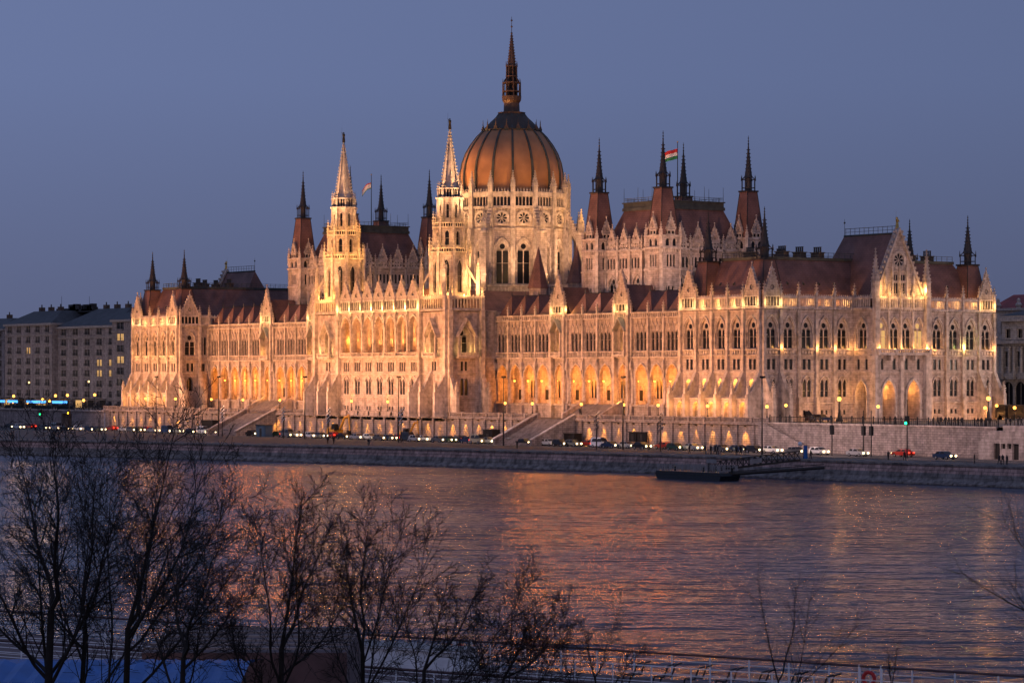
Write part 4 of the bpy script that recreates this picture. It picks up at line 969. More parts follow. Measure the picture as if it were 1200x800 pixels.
# ------------------------------------------------------------------ chamber halls (south and north)
def chamber(side):
    xs = [Xs(side, 57.5), Xs(side, 80.9)]; ys = [19.9, 44.1]
    H = obj('chamber_hall', bpy.data.meshes.new('chamber_hall'), ROOT); mb = MB()
    x0, x1 = min(xs), max(xs)
    frames = [(lambda s_, z, d: (s_, ys[0]-d, z), x0, x1), (lambda s_, z, d: (s_, ys[1]+d, z), x0, x1),
              (lambda s_, z, d: (x1+d, s_, z), ys[0], ys[1]), (lambda s_, z, d: (x0-d, s_, z), ys[0], ys[1])]
    for g, s0, s1 in frames:
        n = 4; cs = [s0+2.75+(s1-s0-5.5)*(i+.5)/n for i in range(n)]
        wall_row(mb, g, s0, s1, 30.0, 41.6, [(c, 1.35, 34.5, 38.6, 2.0) for c in cs], STONE)
        wall_row(mb, g, s0, s1, 41.6, 46.2, [q for c in cs for q in lanc_ops(c, 4, .34, .42, 42.2, 44.2, .4)], STONE)
        for z0, z1, d in ((41.5, 41.8, .3), (45.3, 45.5, .3), (46.0, 46.4, .5)): mb.box(g, s0, s1, z0, z1, 0, d, TRIM)
        for c in cs:
            place('hall_window', shared('hw', lambda: m_tracery(1.35, 4.1, 2.0, name='hall_window')), g, c, 34.5, 0, H)
            place('clerestory_window', shared('cw', lambda: m_lancet(.34, 2.0, .4, 4, gap=.42, name='clerestory_window', hd=False)), g, c, 42.2, 0, H)
            place('gable', shared('hgab', lambda: m_gable(1.25, 1.6, 3.0, .38, 3)), g, c, 46.4, .2, H)
        for i in range(n+1):
            b = s0+2.75+(s1-s0-5.5)*i/n; mb.box(g, b-.28, b+.28, 31, 46.3, 0, .5, TRIM)
            place('parapet_pinnacle', shared('hpin', lambda: m_pinnacle(.2, 1.6, 1.8, crk=3, name='parapet_pinnacle')), g, b, 46.2, .25, H)
        long_piece('gallery', ('hg', round(s1-s0)), lambda: m_gallery(s1-s0-5.4, 1.3, 22), g, s0+2.7, s1-2.7, 46.3, .05, H)
    H.data = mb.mesh('chamber_hall')
    r = MB(); e = .6; i0, i1 = 3.4, 5.6
    V = [(x0+e, ys[0]+e, 46.6), (x1-e, ys[0]+e, 46.6), (x1-e, ys[1]-e, 46.6), (x0+e, ys[1]-e, 46.6)]
    q = 4.0; V += [(x0+q, ys[0]+q, 55.4), (x1-q, ys[0]+q, 55.4), (x1-q, ys[1]-q, 55.4), (x0+q, ys[1]-q, 55.4)]
    r.poly(V, [(0,1,5,4), (1,2,6,5), (2,3,7,6), (3,0,4,7)], ROOF)
    fx = lambda s_, z, d: (s_, d, z)
    r.box(fx, x0+q-.3, x1-q+.3, 55.3, 56.0, ys[0]+q-.3, ys[1]-q+.3, COPPER); r.box(fx, x0+q-.1, x1-q+.1, 56.0, 57.0, ys[0]+q-.1, ys[1]-q+.1, COPPER)
    r.box(fx, x0+q-.35, x1-q+.35, 57.0, 57.25, ys[0]+q-.35, ys[1]-q+.35, COPPER)
    obj('roof', r.mesh('roof'), H)
    c = MB()
    for (a0, b0, a1, b1) in ((x0+q, ys[0]+q, x1-q, ys[0]+q), (x1-q, ys[0]+q, x1-q, ys[1]-q), (x0+q, ys[0]+q, x0+q, ys[1]-q), (x0+q, ys[1]-q, x1-q, ys[1]-q)):
        c.tube((a0, b0, 58.1), (a1, b1, 58.1), .06, .06, 4, COPPER); c.tube((a0, b0, 57.7), (a1, b1, 57.7), .04, .04, 4, COPPER)
        for i in range(13):
            t = i/12; c.tube((a0+(a1-a0)*t, b0+(b1-b0)*t, 57.2), (a0+(a1-a0)*t, b0+(b1-b0)*t, 58.2 if i % 4 else 60.5), .06, .03, 4, COPPER)
    obj('roof_cresting', c.mesh('roof_cresting'), H)
    for xx in xs:
        for yy in ys:
            T = obj('chamber_tower', bpy.data.meshes.new('chamber_tower'), ROOT); t = MB(); A = 2.8
            for k in range(4):
                g = side_f(xx, yy, A, k, 4)
                wall_row(t, g, -A, A, 30, 41.6, lanc_ops(0, 2, .3, .5, 35.0, 37.6, .4), STONE); wall_row(t, g, -A, A, 41.6, 46.3, lanc_ops(0, 3, .27, .35, 42.2, 44.8, 0), STONE)
                wall_row(t, g, -A, A, 46.3, 49.0, lanc_ops(0, 2, .5, .9, 46.7, 47.8, .6), STONE)
                place('tower_window', shared('ct1', lambda: m_lancet(.3, 2.6, .4, 2, gap=.5, name='tower_window', hd=False)), g, 0, 35.0, 0, T)
                place('tower_window', shared('ct2', lambda: m_lancet(.27, 2.6, 0, 3, gap=.35, name='tower_window', hd=False)), g, 0, 42.2, 0, T)
                [place('tower_window', shared('ct3', lambda: m_lancet(.5, 1.1, .6, 1, name='tower_window', hd=True)), g, q_, 46.7, 0, T) for q_ in (-.95, .95)]
                for z0, z1, d in ((41.5, 41.75, .25), (46.1, 46.5, .35), (48.8, 49.1, .3)): t.box(g, -A-d*.5, A+d*.5, z0, z1, 0, d, TRIM)
                for i in range(9): s_ = -A+.35+i*(2*A-.7)/8; t.box(g, s_-.12, s_+.12, 45.4, 46.1, 0, .25, TRIM)
                place('gable', shared('ctg', lambda: m_gable(1.05, 1.3, 2.6, .34, 2)), g, 0, 49.0, .1, T)
                cg = side_f(xx, yy, A*1.35, k+.5, 4)
                place('tower_pinnacle', shared('ctp', lambda: m_pinnacle(.34, 2.0, 2.6, crk=4, name='tower_pinnacle')), cg, 0, 47.2, 0, T)
                t.box(cg, -.35, .35, 30, 47.3, -.5, .2, TRIM)
            t.ngon(xx, yy, [(A*.98, 49.0), (A*.9, 49.05)], 4, STONE, pi/4, apo=True)
            T.data = t.mesh('chamber_tower')
            obj('roof_spire', shared('spire_c', lambda: m_spire(2.45, 10.6, .56, 3.0, 9.3, ROOF, DARKM)), T, (xx, yy, 48.8))
    # flag
    fy = 33.0; fxx = Xs(side, 69.0) if side > 0 else -198.0
    fp_ = MB(); fp_.tube((0, 0, 0), (0, 0, 13.8), .13, .07, 6, IRON); fp_.sph((0, 0, 13.9), .18, GILT, 6, 4)
    top = obj('flagpole', fp_.mesh('flagpole'), H, (fxx, fy, 57.0))
    return H
chamber(1); chamber(-1)

# ------------------------------------------------------------------ dome
DX, DY = XC, 33.0
D = obj('dome', bpy.data.meshes.new('dome'), ROOT); mb = MB(); rot16 = 0.0
def dside(k, apo): return side_f(DX, DY, apo, k, 16, 0)
APO = 13.3
for k in range(16):
    g = dside(k, APO); hs = APO*math.tan(pi/16)
    wall_row(mb, g, -hs, hs, 30, 53.5, [(0, 1.55, 40.3, 48.2, 2.6)], STONE)
    wall_row(mb, g, -hs, hs, 53.5, 58.4, [(0, 1.0, 55.2, 55.2, 0)] if False else [], STONE)
    place('drum_window', shared('dw', lambda: m_tracery(1.55, 7.9, 2.6, name='drum_window', depth=.55)), g, 0, 40.3, 0, D)
    place('rose_window', shared('rose2', lambda: m_rose(1.3)), g, 0, 56.0, .38, D)
    mb.ngon(0, 0, [], 0, STONE) if False else None
    hood(mb, g, 0, 1.8, 48.2, 2.9, .25, 0, .3, TRIM, 40.3)
    wall_row(mb, g, -hs-.2, hs+.2, 58.9, 61.2, lanc_ops(0, 5, .32, .22, 59.0, 60.8, .3), STONE, .35)
    place('drum_gallery_void', shared('dg', lambda: m_lancet(.32, 1.8, .3, 5, gap=.22, name='drum_gallery_void', hd=False, depth=.3)), g, 0, 59.0, .35, D)  # dark panes stand in for the shaded openings of the gallery
    for z0, z1, d in ((53.4, 53.7, .3), (58.3, 58.9, .55), (61.2, 62.3, .5), (39.6, 40.1, .5)): mb.box(g, -hs-d*.2, hs+d*.2, z0, z1, 0, d, TRIM)
    for i in range(7): s_ = -hs+(i+.5)*2*hs/7; mb.pyr(g, s_-.2, s_+.2, 62.3, 63.2, .1, .45, TRIM, .2); mb.box(g, s_-.12, s_+.12, 57.9, 58.3, 0, .4, TRIM)
    c = side_f(DX, DY, APO/cos(pi/16), k+.5, 16)
    mb.box(c, -.6, .6, 30, 62.2, -.4, .75, TRIM); mb.box(c, -.5, .5, 30, 53.5, .7, 1.15, TRIM)
    place('drum_pinnacle', shared('dp', lambda: m_pinnacle(.55, 1.6, 3.4, crk=5, name='drum_pinnacle')), c, 0, 62.2, .25, D)
mb.ngon(DX, DY, [(13.0, 62.0), (12.0, 62.1)], 16, STONE, pi/16, apo=True)
mb.ngon(DX, DY, [(17.6, 30.0), (17.6, 39.4), (17.9, 39.5), (17.9, 40.0), (13.0, 40.4)], 16, STONE, pi/16, apo=True)
for k in range(16):
    g = dside(k, 17.6)
    for i in range(9): s_ = -3.2+i*.8; mb.box(g, s_-.12, s_+.12, 37.6, 39.4, 0, .25, TRIM)
D.data = mb.mesh('dome')
for k in range(8):                                        # flying buttresses with turrets
    a = -radians(11.25)+k*pi/4
    g = side_f(DX, DY, 0, 0, 1, a)
    b = MB(); lf = lambda s_, z, d: (s_, -d, z)
    b.box(lf, -.85, .85, 0, 20.6, 17.0, 19.0, STONE); b.box(lf, -1.0, 1.0, 10.2, 10.6, 16.9, 19.15, TRIM); b.box(lf, -1.0, 1.0, 20.3, 20.8, 16.9, 19.15, TRIM)
    for i in range(8):
        d0 = 13.6+i*.46; d1 = d0+.46; z0 = 27.2-i*.82; z1 = z0-.82
        lo0 = z0-1.6-.9*((i)/8)**2; lo1 = z1-1.6-.9*((i+1)/8)**2
        V = [lf(s_, z, d) for s_ in (-.5, .5) for z, d in ((z0, d0), (z1, d1), (lo1, d1), (lo0, d0))]
        b.poly(V, [(0,1,2,3), (4,5,6,7), (0,1,5,4), (3,2,6,7)], STONE)
        b.box(lf, -.58, .58, z1+.3, z1+.75, d0, d1, TRIM)
    for i in range(6):
        d0 = 13.6+i*.6; V = [lf(s_, z, d) for s_ in (-.4, .4) for z, d in ((15.0-i*.7, d0), (14.3-i*.7, d0+.6), (12.8-i*.7, d0+.6), (13.3-i*.7, d0))]
        b.poly(V, [(0,1,2,3), (4,5,6,7), (0,1,5,4), (3,2,6,7)], STONE)
    me = shared('fly', lambda: b.mesh('flying_buttress'))
    o = obj('flying_buttress', me, D, (DX, DY, 32.0), a+pi/2)
    place('great_pinnacle', shared('flyp', lambda: m_pinnacle(.62, 1.6, 4.2, crk=5, name='great_pinnacle')), g, 0, 52.6, 18.0, D)
sh = MB()
prof = [(12.15, 62.6), (12.45, 65.0), (12.4, 67.5), (11.95, 70.0), (11.1, 72.3), (9.9, 74.4), (8.4, 76.4), (6.6, 78.2), (5.0, 79.8), (3.6, 81.2), (3.1, 81.9)]
sh.ngon(DX, DY, prof, 64, DOMEM, 0)
dsh = obj('dome_shell', sh.mesh('dome_shell', True), D)
for k in range(16):
    a = (k+.5)*pi/8; rb = MB()
    for (r0, z0), (r1, z1) in zip(prof[:-1], prof[1:]):
        w0, w1 = .12+.16*r0/12, .12+.16*r1/12
        V = []
        for r_, z_, w in ((r0, z0, w0), (r1, z1, w1)):
            for s_, o_ in ((-w, 0), (w, 0), (w, .32), (-w, .32)): V.append((cos(a)*(r_+o_-.05)-sin(a)*s_, sin(a)*(r_+o_-.05)+cos(a)*s_, z_-62.6))
        rb.poly(V, [(0,1,5,4), (1,2,6,5), (2,3,7,6), (3,0,4,7)], COPPER)
    obj('dome_rib', rb.mesh('dome_rib'), D, (DX, DY, 62.6))
    # small dormers at the collar
    dm = MB(); dm.box(ident, -.45, .45, 0, .8, -.3, .3, COPPER); dm.pyr(ident, -.6, .6, .8, 2.0, -.35, .35, CHIM, .05); dm.pyr(ident, -.09, .09, 1.7, 3.2, -.09, .09, CHIM, .2)
    g = side_f(DX, DY, 7.0, k, 16, 0)
    place('dormer', shared('dorm', lambda: dm.mesh('dormer')), g, 0, 77.2, .1, D)
COLM = plain('collar_sheet', (.062, .046, .036), .75, 0, .3, .5)
col = MB(); col.ngon(DX, DY, [(7.2, 77.6), (7.4, 77.9), (7.1, 78.1)], 32, COLM, 0, caps=False)
col.ngon(DX, DY, [(7.02, 78.0), (5.2, 79.95), (3.75, 81.3), (3.2, 82.0)], 32, COLM, 0, caps=False)
obj('dome_collar', col.mesh('dome_collar'), D)
ln = MB(); q = CHIM
LN = plain('lantern_metal', (.11, .062, .04), .55, .3, .3, 1)
ln.ngon(DX, DY, [(3.3, 81.7), (3.4, 82.3), (2.0, 82.5), (1.9, 84.6), (2.3, 85.2), (2.4, 86.0), (2.4, 86.3)], 16, LN)
ln.ngon(DX, DY, [(1.2, 86.3), (1.1, 92.5), (.9, 93.5)], 8, VOID)
for k in range(8):
    a = k*pi/4+pi/8; c, s_ = cos(a), sin(a)
    ln.tube((DX+c*2.2, DY+s_*2.2, 86.2), (DX+c*2.2, DY+s_*2.2, 89.6), .16, .13, 4, LN); ln.tube((DX+c*2.2, DY+s_*2.2, 89.4), (DX+c*2.2, DY+s_*2.2, 90.6), .12, .02, 4, LN)
    ln.tube((DX+c*2.2, DY+s_*2.2, 89.2), (DX+c*1.4, DY+s_*1.4, 90.6), .13, .13, 4, LN)
    ln.tube((DX+c*1.35, DY+s_*1.35, 86.3), (DX+c*1.25, DY+s_*1.25, 93.6), .17, .15, 4, LN); ln.tube((DX+c*1.4, DY+s_*1.4, 93.4), (DX+c*1.4, DY+s_*1.4, 94.8), .12, .02, 4, LN)
for z, r_ in ((87.3, 2.25), (89.4, 2.2), (91.0, 1.45), (93.4, 1.4)): ln.ngon(DX, DY, [(r_+.06, z), (r_+.06, z+.25), (r_-.4, z+.25), (r_-.4, z)], 8, LN, pi/8, caps=False)
ln.ngon(DX, DY, [(1.05, 93.6), (.16, 101.5)], 8, LN, pi/8)
for i in range(11):
    t = (i+.6)/11.5; rr = 1.05*(1-t)+.16
    for k in range(4):
        a = pi/8+k*pi/2; ln.box(lambda a_, z, d: (DX+a_+cos(a)*rr, DY-d+sin(a)*rr, z), -.12, .12, 93.6+7.9*t-.12, 93.6+7.9*t+.12, -.12, .12, LN)
ln.tube((DX, DY, 101.4), (DX, DY, 105.6), .09, .05, 5, LN)
for z in (101.6, 103.2, 104.7): ln.sph((DX, DY, z), .26, LN, 6, 4)
obj('lantern', ln.mesh('lantern'), D)
# conical turret roofs on the inner ranges beside the dome
for (x, y, z, h, r_) in ((Xat(631, 17), 17, 38.5, 9.5, 2.6), (Xat(676, 30), 30, 40.0, 9.0, 2.5), (Xat(655, 24), 24, 36.5, 3.5, 2.2)):
    t = MB(); t.ngon(0, 0, [(r_*.85, -8), (r_*.85, 0)], 8, STONE, pi/8); t.ngon(0, 0, [(r_, 0), (r_*.5, h*.5), (.05, h)], 8, ROOF, pi/8)
    obj('turret', t.mesh('turret'), ROOT, (x, y, z))

def flag(name, label, loc, w, h, sag, seed, cuts=(0, 1/3, 2/3, 1)):
    mb = MB(); n = 10; g = MB()
    for j, M in enumerate((FGRN, FWHI, FRED)):
        V = []; 
        for i in range(n+1):
            t = i/n; x = -w*t*.9; y = .35*sin(t*7+seed)*t*w*.3; dz = -sag*t*t*h*1.2+.08*sin(t*9+seed)
            for k in (0, 1): V.append((x, y+.05*k, dz+h*cuts[j+k]))
        mb.poly(V, [(2*i, 2*i+2, 2*i+3, 2*i+1) for i in range(n)], M)
    return thing(name, label, 'flag', loc, radians(55), None, mb.mesh(name))
flag('flag', 'red, white and green flag flying above the roof of the right hand chamber hall', (Xs(1, 69.0), 33, 67.0), 3.4, 2.3, .35, 1)
flag('flag', 'pale tricolour flag flying beside the left stone tower', (-198.0, 33, 67.2), 2.7, 1.6, 1.1, 3, (0, .16, .82, 1))
# ================================================================== SETTING
RZ = 3.5                                                   # quay road level
def sheet(name, pts, z, mat, kind='structure', under=None):
    mb = MB(); mb.face([(x, y, z) for x, y in pts], mat)
    return struct(name, mb.mesh(name), kind=kind)
# ---- quay line surveyed from the waterline
QW = [(-900, -330), (-520, -205), (-300, -125), (-175, -83), (-139, -69), (-73, -53), (-2, -40), (46, -36), (106, -33.5), (220, -31), (700, -25)]
def off(pl_, d):
    out = []
    for i, (x, y) in enumerate(pl_):
        a = pl_[max(0, i-1)]; b = pl_[min(len(pl_)-1, i+1)]; tx, ty = b[0]-a[0], b[1]-a[1]; L = sqrt(tx*tx+ty*ty)
        out.append((x-ty/L*d, y+tx/L*d))
    return out
QT = off(QW, 1.9); QL = off(QW, .9)
mb = MB()
for i in range(len(QW)-1):
    a, b, c, d = QW[i], QW[i+1], QL[i+1], QL[i]
    mb.face([(*a, -2), (*b, -2), (*b, .35), (*a, .35)], QUAYL)
    mb.face([(*a, .35), (*b, .35), (*c, .9), (*d, .9)], QUAYL)
quay = struct('quay_footing', mb.mesh('quay_footing'))
q = thing('quay_wall', 'long dark stone quay wall between the river and the traffic road', 'quay wall', (0, 0, 0))
mb = MB()
QL2 = off(QW, 1.25)
for i in range(len(QW)-1):
    mb.face([(*QL[i], .9), (*QL[i+1], .9), (*QL2[i+1], 1.9), (*QL2[i], 1.9)], QUAYL)
    mb.face([(*QL2[i], 1.9), (*QL2[i+1], 1.9), (*QT[i+1], 3.2), (*QT[i], 3.2)], QUAYM)
obj('wall', mb.mesh('wall'), q)
mb = MB(); Qo = off(QW, 1.7); Qi = off(QW, 2.6)
for i in range(len(QW)-1):
    for A, B, z0, z1 in ((Qo, Qo, 3.15, 3.45), (Qo, Qi, 3.45, 3.45), (Qi, Qi, 3.0, 3.45)):
        mb.face([(*A[i], z0), (*A[i+1], z0), (*B[i+1], z1), (*B[i], z1)], CONC if False else QUAYL)
obj('coping', mb.mesh('coping'), q)
# rough stones along the waterline
rng = random.Random(5); mb = MB()
for i in range(700):
    k = rng.random()**.8; x = -230+k*400
    for j in range(len(QW)-1):
        if QW[j][0] <= x <= QW[j+1][0]:
            t = (x-QW[j][0])/(QW[j+1][0]-QW[j][0]); y = QW[j][1]+(QW[j+1][1]-QW[j][1])*t
            r_ = rng.uniform(.15, .5); n = 6
            mb.ngon(x, y-rng.uniform(-.3, .9), [(r_, -.2), (r_*1.1, r_*.4), (r_*.5, r_*.9)], n, QUAYL, rng.random()*3)
            break
struct('shore_stones', mb.mesh('shore_stones'), kind='stuff')
# ---- road, ground
n = len(QW)
mb = MB()
for i in range(n-1):
    a, b = Qi[i], Qi[i+1]
    mb.face([(*a, RZ-.1), (*b, RZ-.1), (b[0], max(b[1]+25, -4), RZ-.1), (a[0], max(a[1]+25, -4), RZ-.1)], PAVE)
struct('quay_promenade', mb.mesh('quay_promenade'))
R0 = off(QW, 6.5); mb = MB(); mk = MB()
for i in range(n-1):
    a, b = R0[i], R0[i+1]
    mb.face([(*a, RZ), (*b, RZ), (b[0], -4.5, RZ), (a[0], -4.5, RZ)], ASPH)
    c, d = off(QW, 6.9)[i], off(QW, 6.9)[i+1]; e, g = off(QW, 7.05)[i], off(QW, 7.05)[i+1]
    mk.face([(*c, RZ+.004), (*d, RZ+.004), (*g, RZ+.004), (*e, RZ+.004)], WHITEP)
struct('road', mb.mesh('road'))
for x in range(-300, 130, 8): mk.face([(x, -16.0, RZ+.004), (x+3, -16.0, RZ+.004), (x+3, -15.85, RZ+.004), (x, -15.85, RZ+.004)], WHITEP)
struct('road_markings', mk.mesh('road_markings'))
mb = MB(); R1 = off(QW, 6.2)
for i in range(n-1):
    a, b, c, d = R1[i], R1[i+1], R0[i+1], R0[i]
    mb.face([(*a, RZ-.1), (*b, RZ-.1), (*b, RZ+.12), (*a, RZ+.12)], CONC); mb.face([(*a, RZ+.12), (*b, RZ+.12), (*c, RZ+.12), (*d, RZ+.12)], CONC); mb.face([(*c, RZ+.12), (*d, RZ+.12), (*d, RZ-.1), (*c, RZ-.1)], CONC)
struct('kerb', mb.mesh('kerb'))
sheet('ground', [(-3000, -4.4), (8, -4.4), (8, -1), (3000, -1), (3000, 4000), (-3000, 4000)], 8.2, PAVE)
sheet('terrace_paving', [(-275, -4.9), (8, -4.9), (8, 12), (-275, 12)], GZ, PAVE)
sheet('plaza_paving', [(8, -4.9), (130, -4.9), (130, 90), (0.2, 90), (0.2, 8), (8, 8)], 9.15, PAVE)
# ---- terrace retaining wall with balustrade, stairs, small down-lights
STAIRM = masonry('stair_stone', (.27, .22, .21), (.22, .18, .17), (.15, .12, .11), bw=3.0, bh=.183, stain=.4)
tw = thing('terrace_wall', 'long stone terrace wall with pale balustrade under the river front of the palace', 'terrace wall', (-134, -5, RZ))
f = lambda s_, z, d: (s_, -5-d, z)
mb = MB()
gaps = [(-69.5, -56.5), (-196.0, -182.5)]
wall_row(mb, f, -275, 8.0, 1.5, 8.75, [], WALLM)
for i in range(54):
    x = -272+i*5.2
    if any(a-1 < x < b+1 for a, b in gaps): continue
    mb.box(f, x-.35, x+.35, 3, 8.7, 0, .4, WALLM)
mb.box(f, -275, 8, 3, 4.4, 0, .3, WALLM); mb.box(f, -275, 8.2, 8.7, 9.0, -.4, .6, WALLM)
obj('wall', mb.mesh('wall'), tw)
segs = [(-275, gaps[1][0]), (gaps[1][1], gaps[0][0]), (gaps[0][1], 8.0)]
for a, b in segs:
    obj('balustrade', m_balus(b-a, 1.1, .42, 'balustrade', WALLM), tw, (a, -5.1, 9.0))
for a, b in gaps:                                         # broad flights descending to the road
    mb = MB(); n = 30; dy = .36; h = (9.0-RZ)/n
    for i in range(n):
        z1 = 9.0-h*i; y0 = -5.4-dy*i
        mb.box(lambda s_, z, d: (s_, -d, z), a, b, RZ-.4, z1, -y0, -(y0-dy), STAIRM)
    obj('stair_flight', mb.mesh('stair_flight'), tw)
    for xx in (a-.4, b+.4):
        mb = MB(); V = [(xx-.35, -5.2, 2), (xx-.35, -5.2, 10.0), (xx-.35, -5.2-n*dy-.6, 4.6), (xx-.35, -5.2-n*dy-.6, 2)]; V += [(x+.7, y, z) for x, y, z in V]
        mb.poly(V, [(0,1,2,3), (4,5,6,7), (0,1,5,4), (1,2,6,5), (2,3,7,6), (3,0,4,7)], WALLM)
        V = [(xx-.5, -5.2, 10.0), (xx-.5, -5.2, 10.25), (xx-.5, -5.4-n*dy-.6, 4.85), (xx-.5, -5.4-n*dy-.6, 4.6)]; V += [(x+1.0, y, z) for x, y, z in V]
        mb.poly(V, [(0,1,2,3), (4,5,6,7), (0,1,5,4), (1,2,6,5), (2,3,7,6), (3,0,4,7)], TRIM)
        obj('stair_wall', mb.mesh('stair_wall'), tw)
fx = MB(); fx.box(ident, -.16, .16, -.1, .12, 0, .35, IRON); fx.face([ident(-.12, -.105, .05), ident(.12, -.105, .05), ident(.12, -.105, .3), ident(-.12, -.105, .3)], LAMPE)
FX = fx.mesh('wall_downlight')
for i in range(53):
    x = -269.4+i*5.2
    if any(a-1.5 < x < b+1.5 for a, b in gaps): continue
    obj('wall_downlight', FX, tw, (x, -5.05, 8.35))
    spot((x, -5.6, 8.2), (x, -5.15, 5.2), (2600, 1500, 4200, 2000, 1300)[i % 5], 58, (1, .38, .05), .06, .8)
# upper flights from the terrace to the loggia
for c in (-64.2, -204.0):
    us = thing('loggia_stairs', 'stone steps rising from the terrace to the %s river loggia' % ('right hand' if c > -134 else 'left hand'), 'steps', (c, 5, GZ))
    mb = MB()
    for i in range(16):
        mb.box(lambda s_, z, d: (s_, -d, z), c-6.5, c+6.5, 8.6, 12.08-i*.19, -(8.6-i*.36), -(8.24-i*.36), STAIRM)
    obj('stair_flight', mb.mesh('stair_flight'), us)
    for xx in (c-7, c+7):
        mb = MB(); V = [(xx-.3, 8.4, 8.8), (xx-.3, 8.4, 13.0), (xx-.3, 2.4, 10.0), (xx-.3, 2.4, 8.8)]; V += [(x+.6, y, z) for x, y, z in V]
        mb.poly(V, [(0,1,2,3), (4,5,6,7), (0,1,5,4), (1,2,6,5), (2,3,7,6), (3,0,4,7)], TRIM); obj('side_wall', mb.mesh('side_wall'), us)
# plinth wall under the loggia
# ---- southern plaza wall, ramp stair, fence
pw = thing('plaza_wall', 'rough stone wall holding up the plaza right of the palace, iron fence on top', 'retaining wall', (60, -5, RZ))
mb = MB(); wall_row(mb, f, 8.0, 71, 2.0, 9.0, [], WALLM); mb.box(f, 8.0, 71, 8.95, 9.25, -.4, .25, TRIM); mb.box(f, 8.0, 70, 2, 4.3, 0, .5, WALLM)
obj('wall', mb.mesh('wall'), pw)
mb = MB()
for i in range(126):
    x = 8.4+i*.5; mb.box(f, x-.03, x+.03, 9.25, 10.45, -.03, .03, IRON)
mb.box(f, 8.3, 71, 10.3, 10.4, -.05, .05, IRON); mb.box(f, 8.3, 71, 9.35, 9.43, -.05, .05, IRON)
for i in range(22): x = 8.4+i*3; mb.box(f, x-.09, x+.09, 9.2, 10.75, -.09, .09, IRON)
obj('fence', mb.mesh('fence'), pw)
mb = MB(); n = 28
for i in range(n):
    x0 = 8.2+i*.55; mb.box(f, x0, x0+.55, RZ-.5, 8.9-i*.19, .5, 2.2, WALLM)
obj('side_stair', mb.mesh('side_stair'), pw)
mb = MB(); V = [(8.0, -7.3, 2), (8.0, -7.3, 9.6), (23.6, -7.3, 4.3), (23.6, -7.3, 2)]; V += [(x, y-.35, z) for x, y, z in V]
mb.poly(V, [(0,1,2,3), (4,5,6,7), (0,1,5,4), (1,2,6,5), (2,3,7,6), (3,0,4,7)], WALLM); obj('stair_parapet', mb.mesh('stair_parapet'), pw)
# ---- pale stone plinth building at the right edge
PALEB = masonry('pale_block_stone', (.40, .34, .32), (.33, .28, .265), (.2, .17, .16), bw=1.4, bh=.6, stain=.4)
kb = thing('stone_substructure', 'pale stone block with small dark doors and openings below the plaza at the right edge', 'stone block', (85, -9, RZ))
mb = MB(); fk = lambda s_, z, d: (s_, -9-d, z); xk1 = 112; OP = [(Xat(1168, -9), .8, 3.6, 6.4), (Xat(1175.5, -9), .55, 5.5, 6.4), (Xat(1182.5, -9), .55, 5.5, 6.4), (Xat(1190, -9), .8, 3.6, 6.4)]
wall_row(mb, fk, 73.5, xk1, 2, 8.6, [(*o_, 0) for o_ in OP], PALEB)
for c, w, zs, zp in OP:
    reveal(mb, fk, c, w, zs, zp, 0, 0, -.5, PALEB); mb.face([fk(c+x, z, -.45) for x, z in outline(w, zs, zp, 0)], VOID)
V = [fk(70.5, 2, -4), fk(70.5, 6.5, -4), fk(73.5, 8.6, -4), fk(73.5, 2, -4), fk(70.5, 2, 0), fk(70.5, 6.5, 0), fk(73.5, 8.6, 0), fk(73.5, 2, 0)]
mb.poly(V, [(0,1,2,3), (4,5,6,7), (0,1,5,4), (1,2,6,5), (3,0,4,7)], PALEB)
mb.face([fk(73.5, 8.6, 0), fk(xk1, 8.6, 0), fk(xk1, 8.6, -5), fk(73.5, 8.6, -5)], PALEB); mb.box(fk, 76, xk1, 8.6, 9.6, -1.6, -.6, PALEB); mb.box(fk, 81.5, 83.5, 9.6, 10.9, -2, -.7, PALEB)
mb.box(fk, 92, 95, 9.6, 11.5, -2, -.7, PALEB); mb.sph(fk(93.5, 12, -1.3), .8, PALEB, 10, 6)
obj('wall', mb.mesh('wall'), kb)

# ---- lamps
def m_globelamp():
    p = MB(); p.ngon(0, 0, [(.20, 0), (.20, .15), (.09, .35), (.07, 1.7), (.13, 1.8), (.13, 1.9)], 8, IRON)
    g = MB(); g.sph((0, 0, 2.2), .30, LAMPE, 10, 7, 1.15)
    c = MB(); c.ngon(0, 0, [(.30, 2.5), (.12, 2.72), (.02, 2.95)], 8, IRON)
    return p.mesh('lamp_post'), g.mesh('lamp_globe'), c.mesh('lamp_cap')
GL = m_globelamp()
xl = [-251.1, -234.3, -215.0, -198.6, -180.2, -166.4, -146.5, -130.4, -107.2, -82.2, -71.8, -53.8, -38.8, -27.1, -10.9, 7.6]
for i, x in enumerate(xl):
    t = thing('terrace_lamp', 'lit globe lamp on the terrace balustrade, %s from the left' % nth(i+1), 'lamp', (x, -5.1, 10.1), group='globe lamps along the terrace balustrade')
    for nm, me in zip(('post', 'globe', 'cap'), GL): obj(nm, me, t, (x, -5.1, 10.1))
    pl((x, -5.1, 13.4), 260, (1, .45, .10), .6)
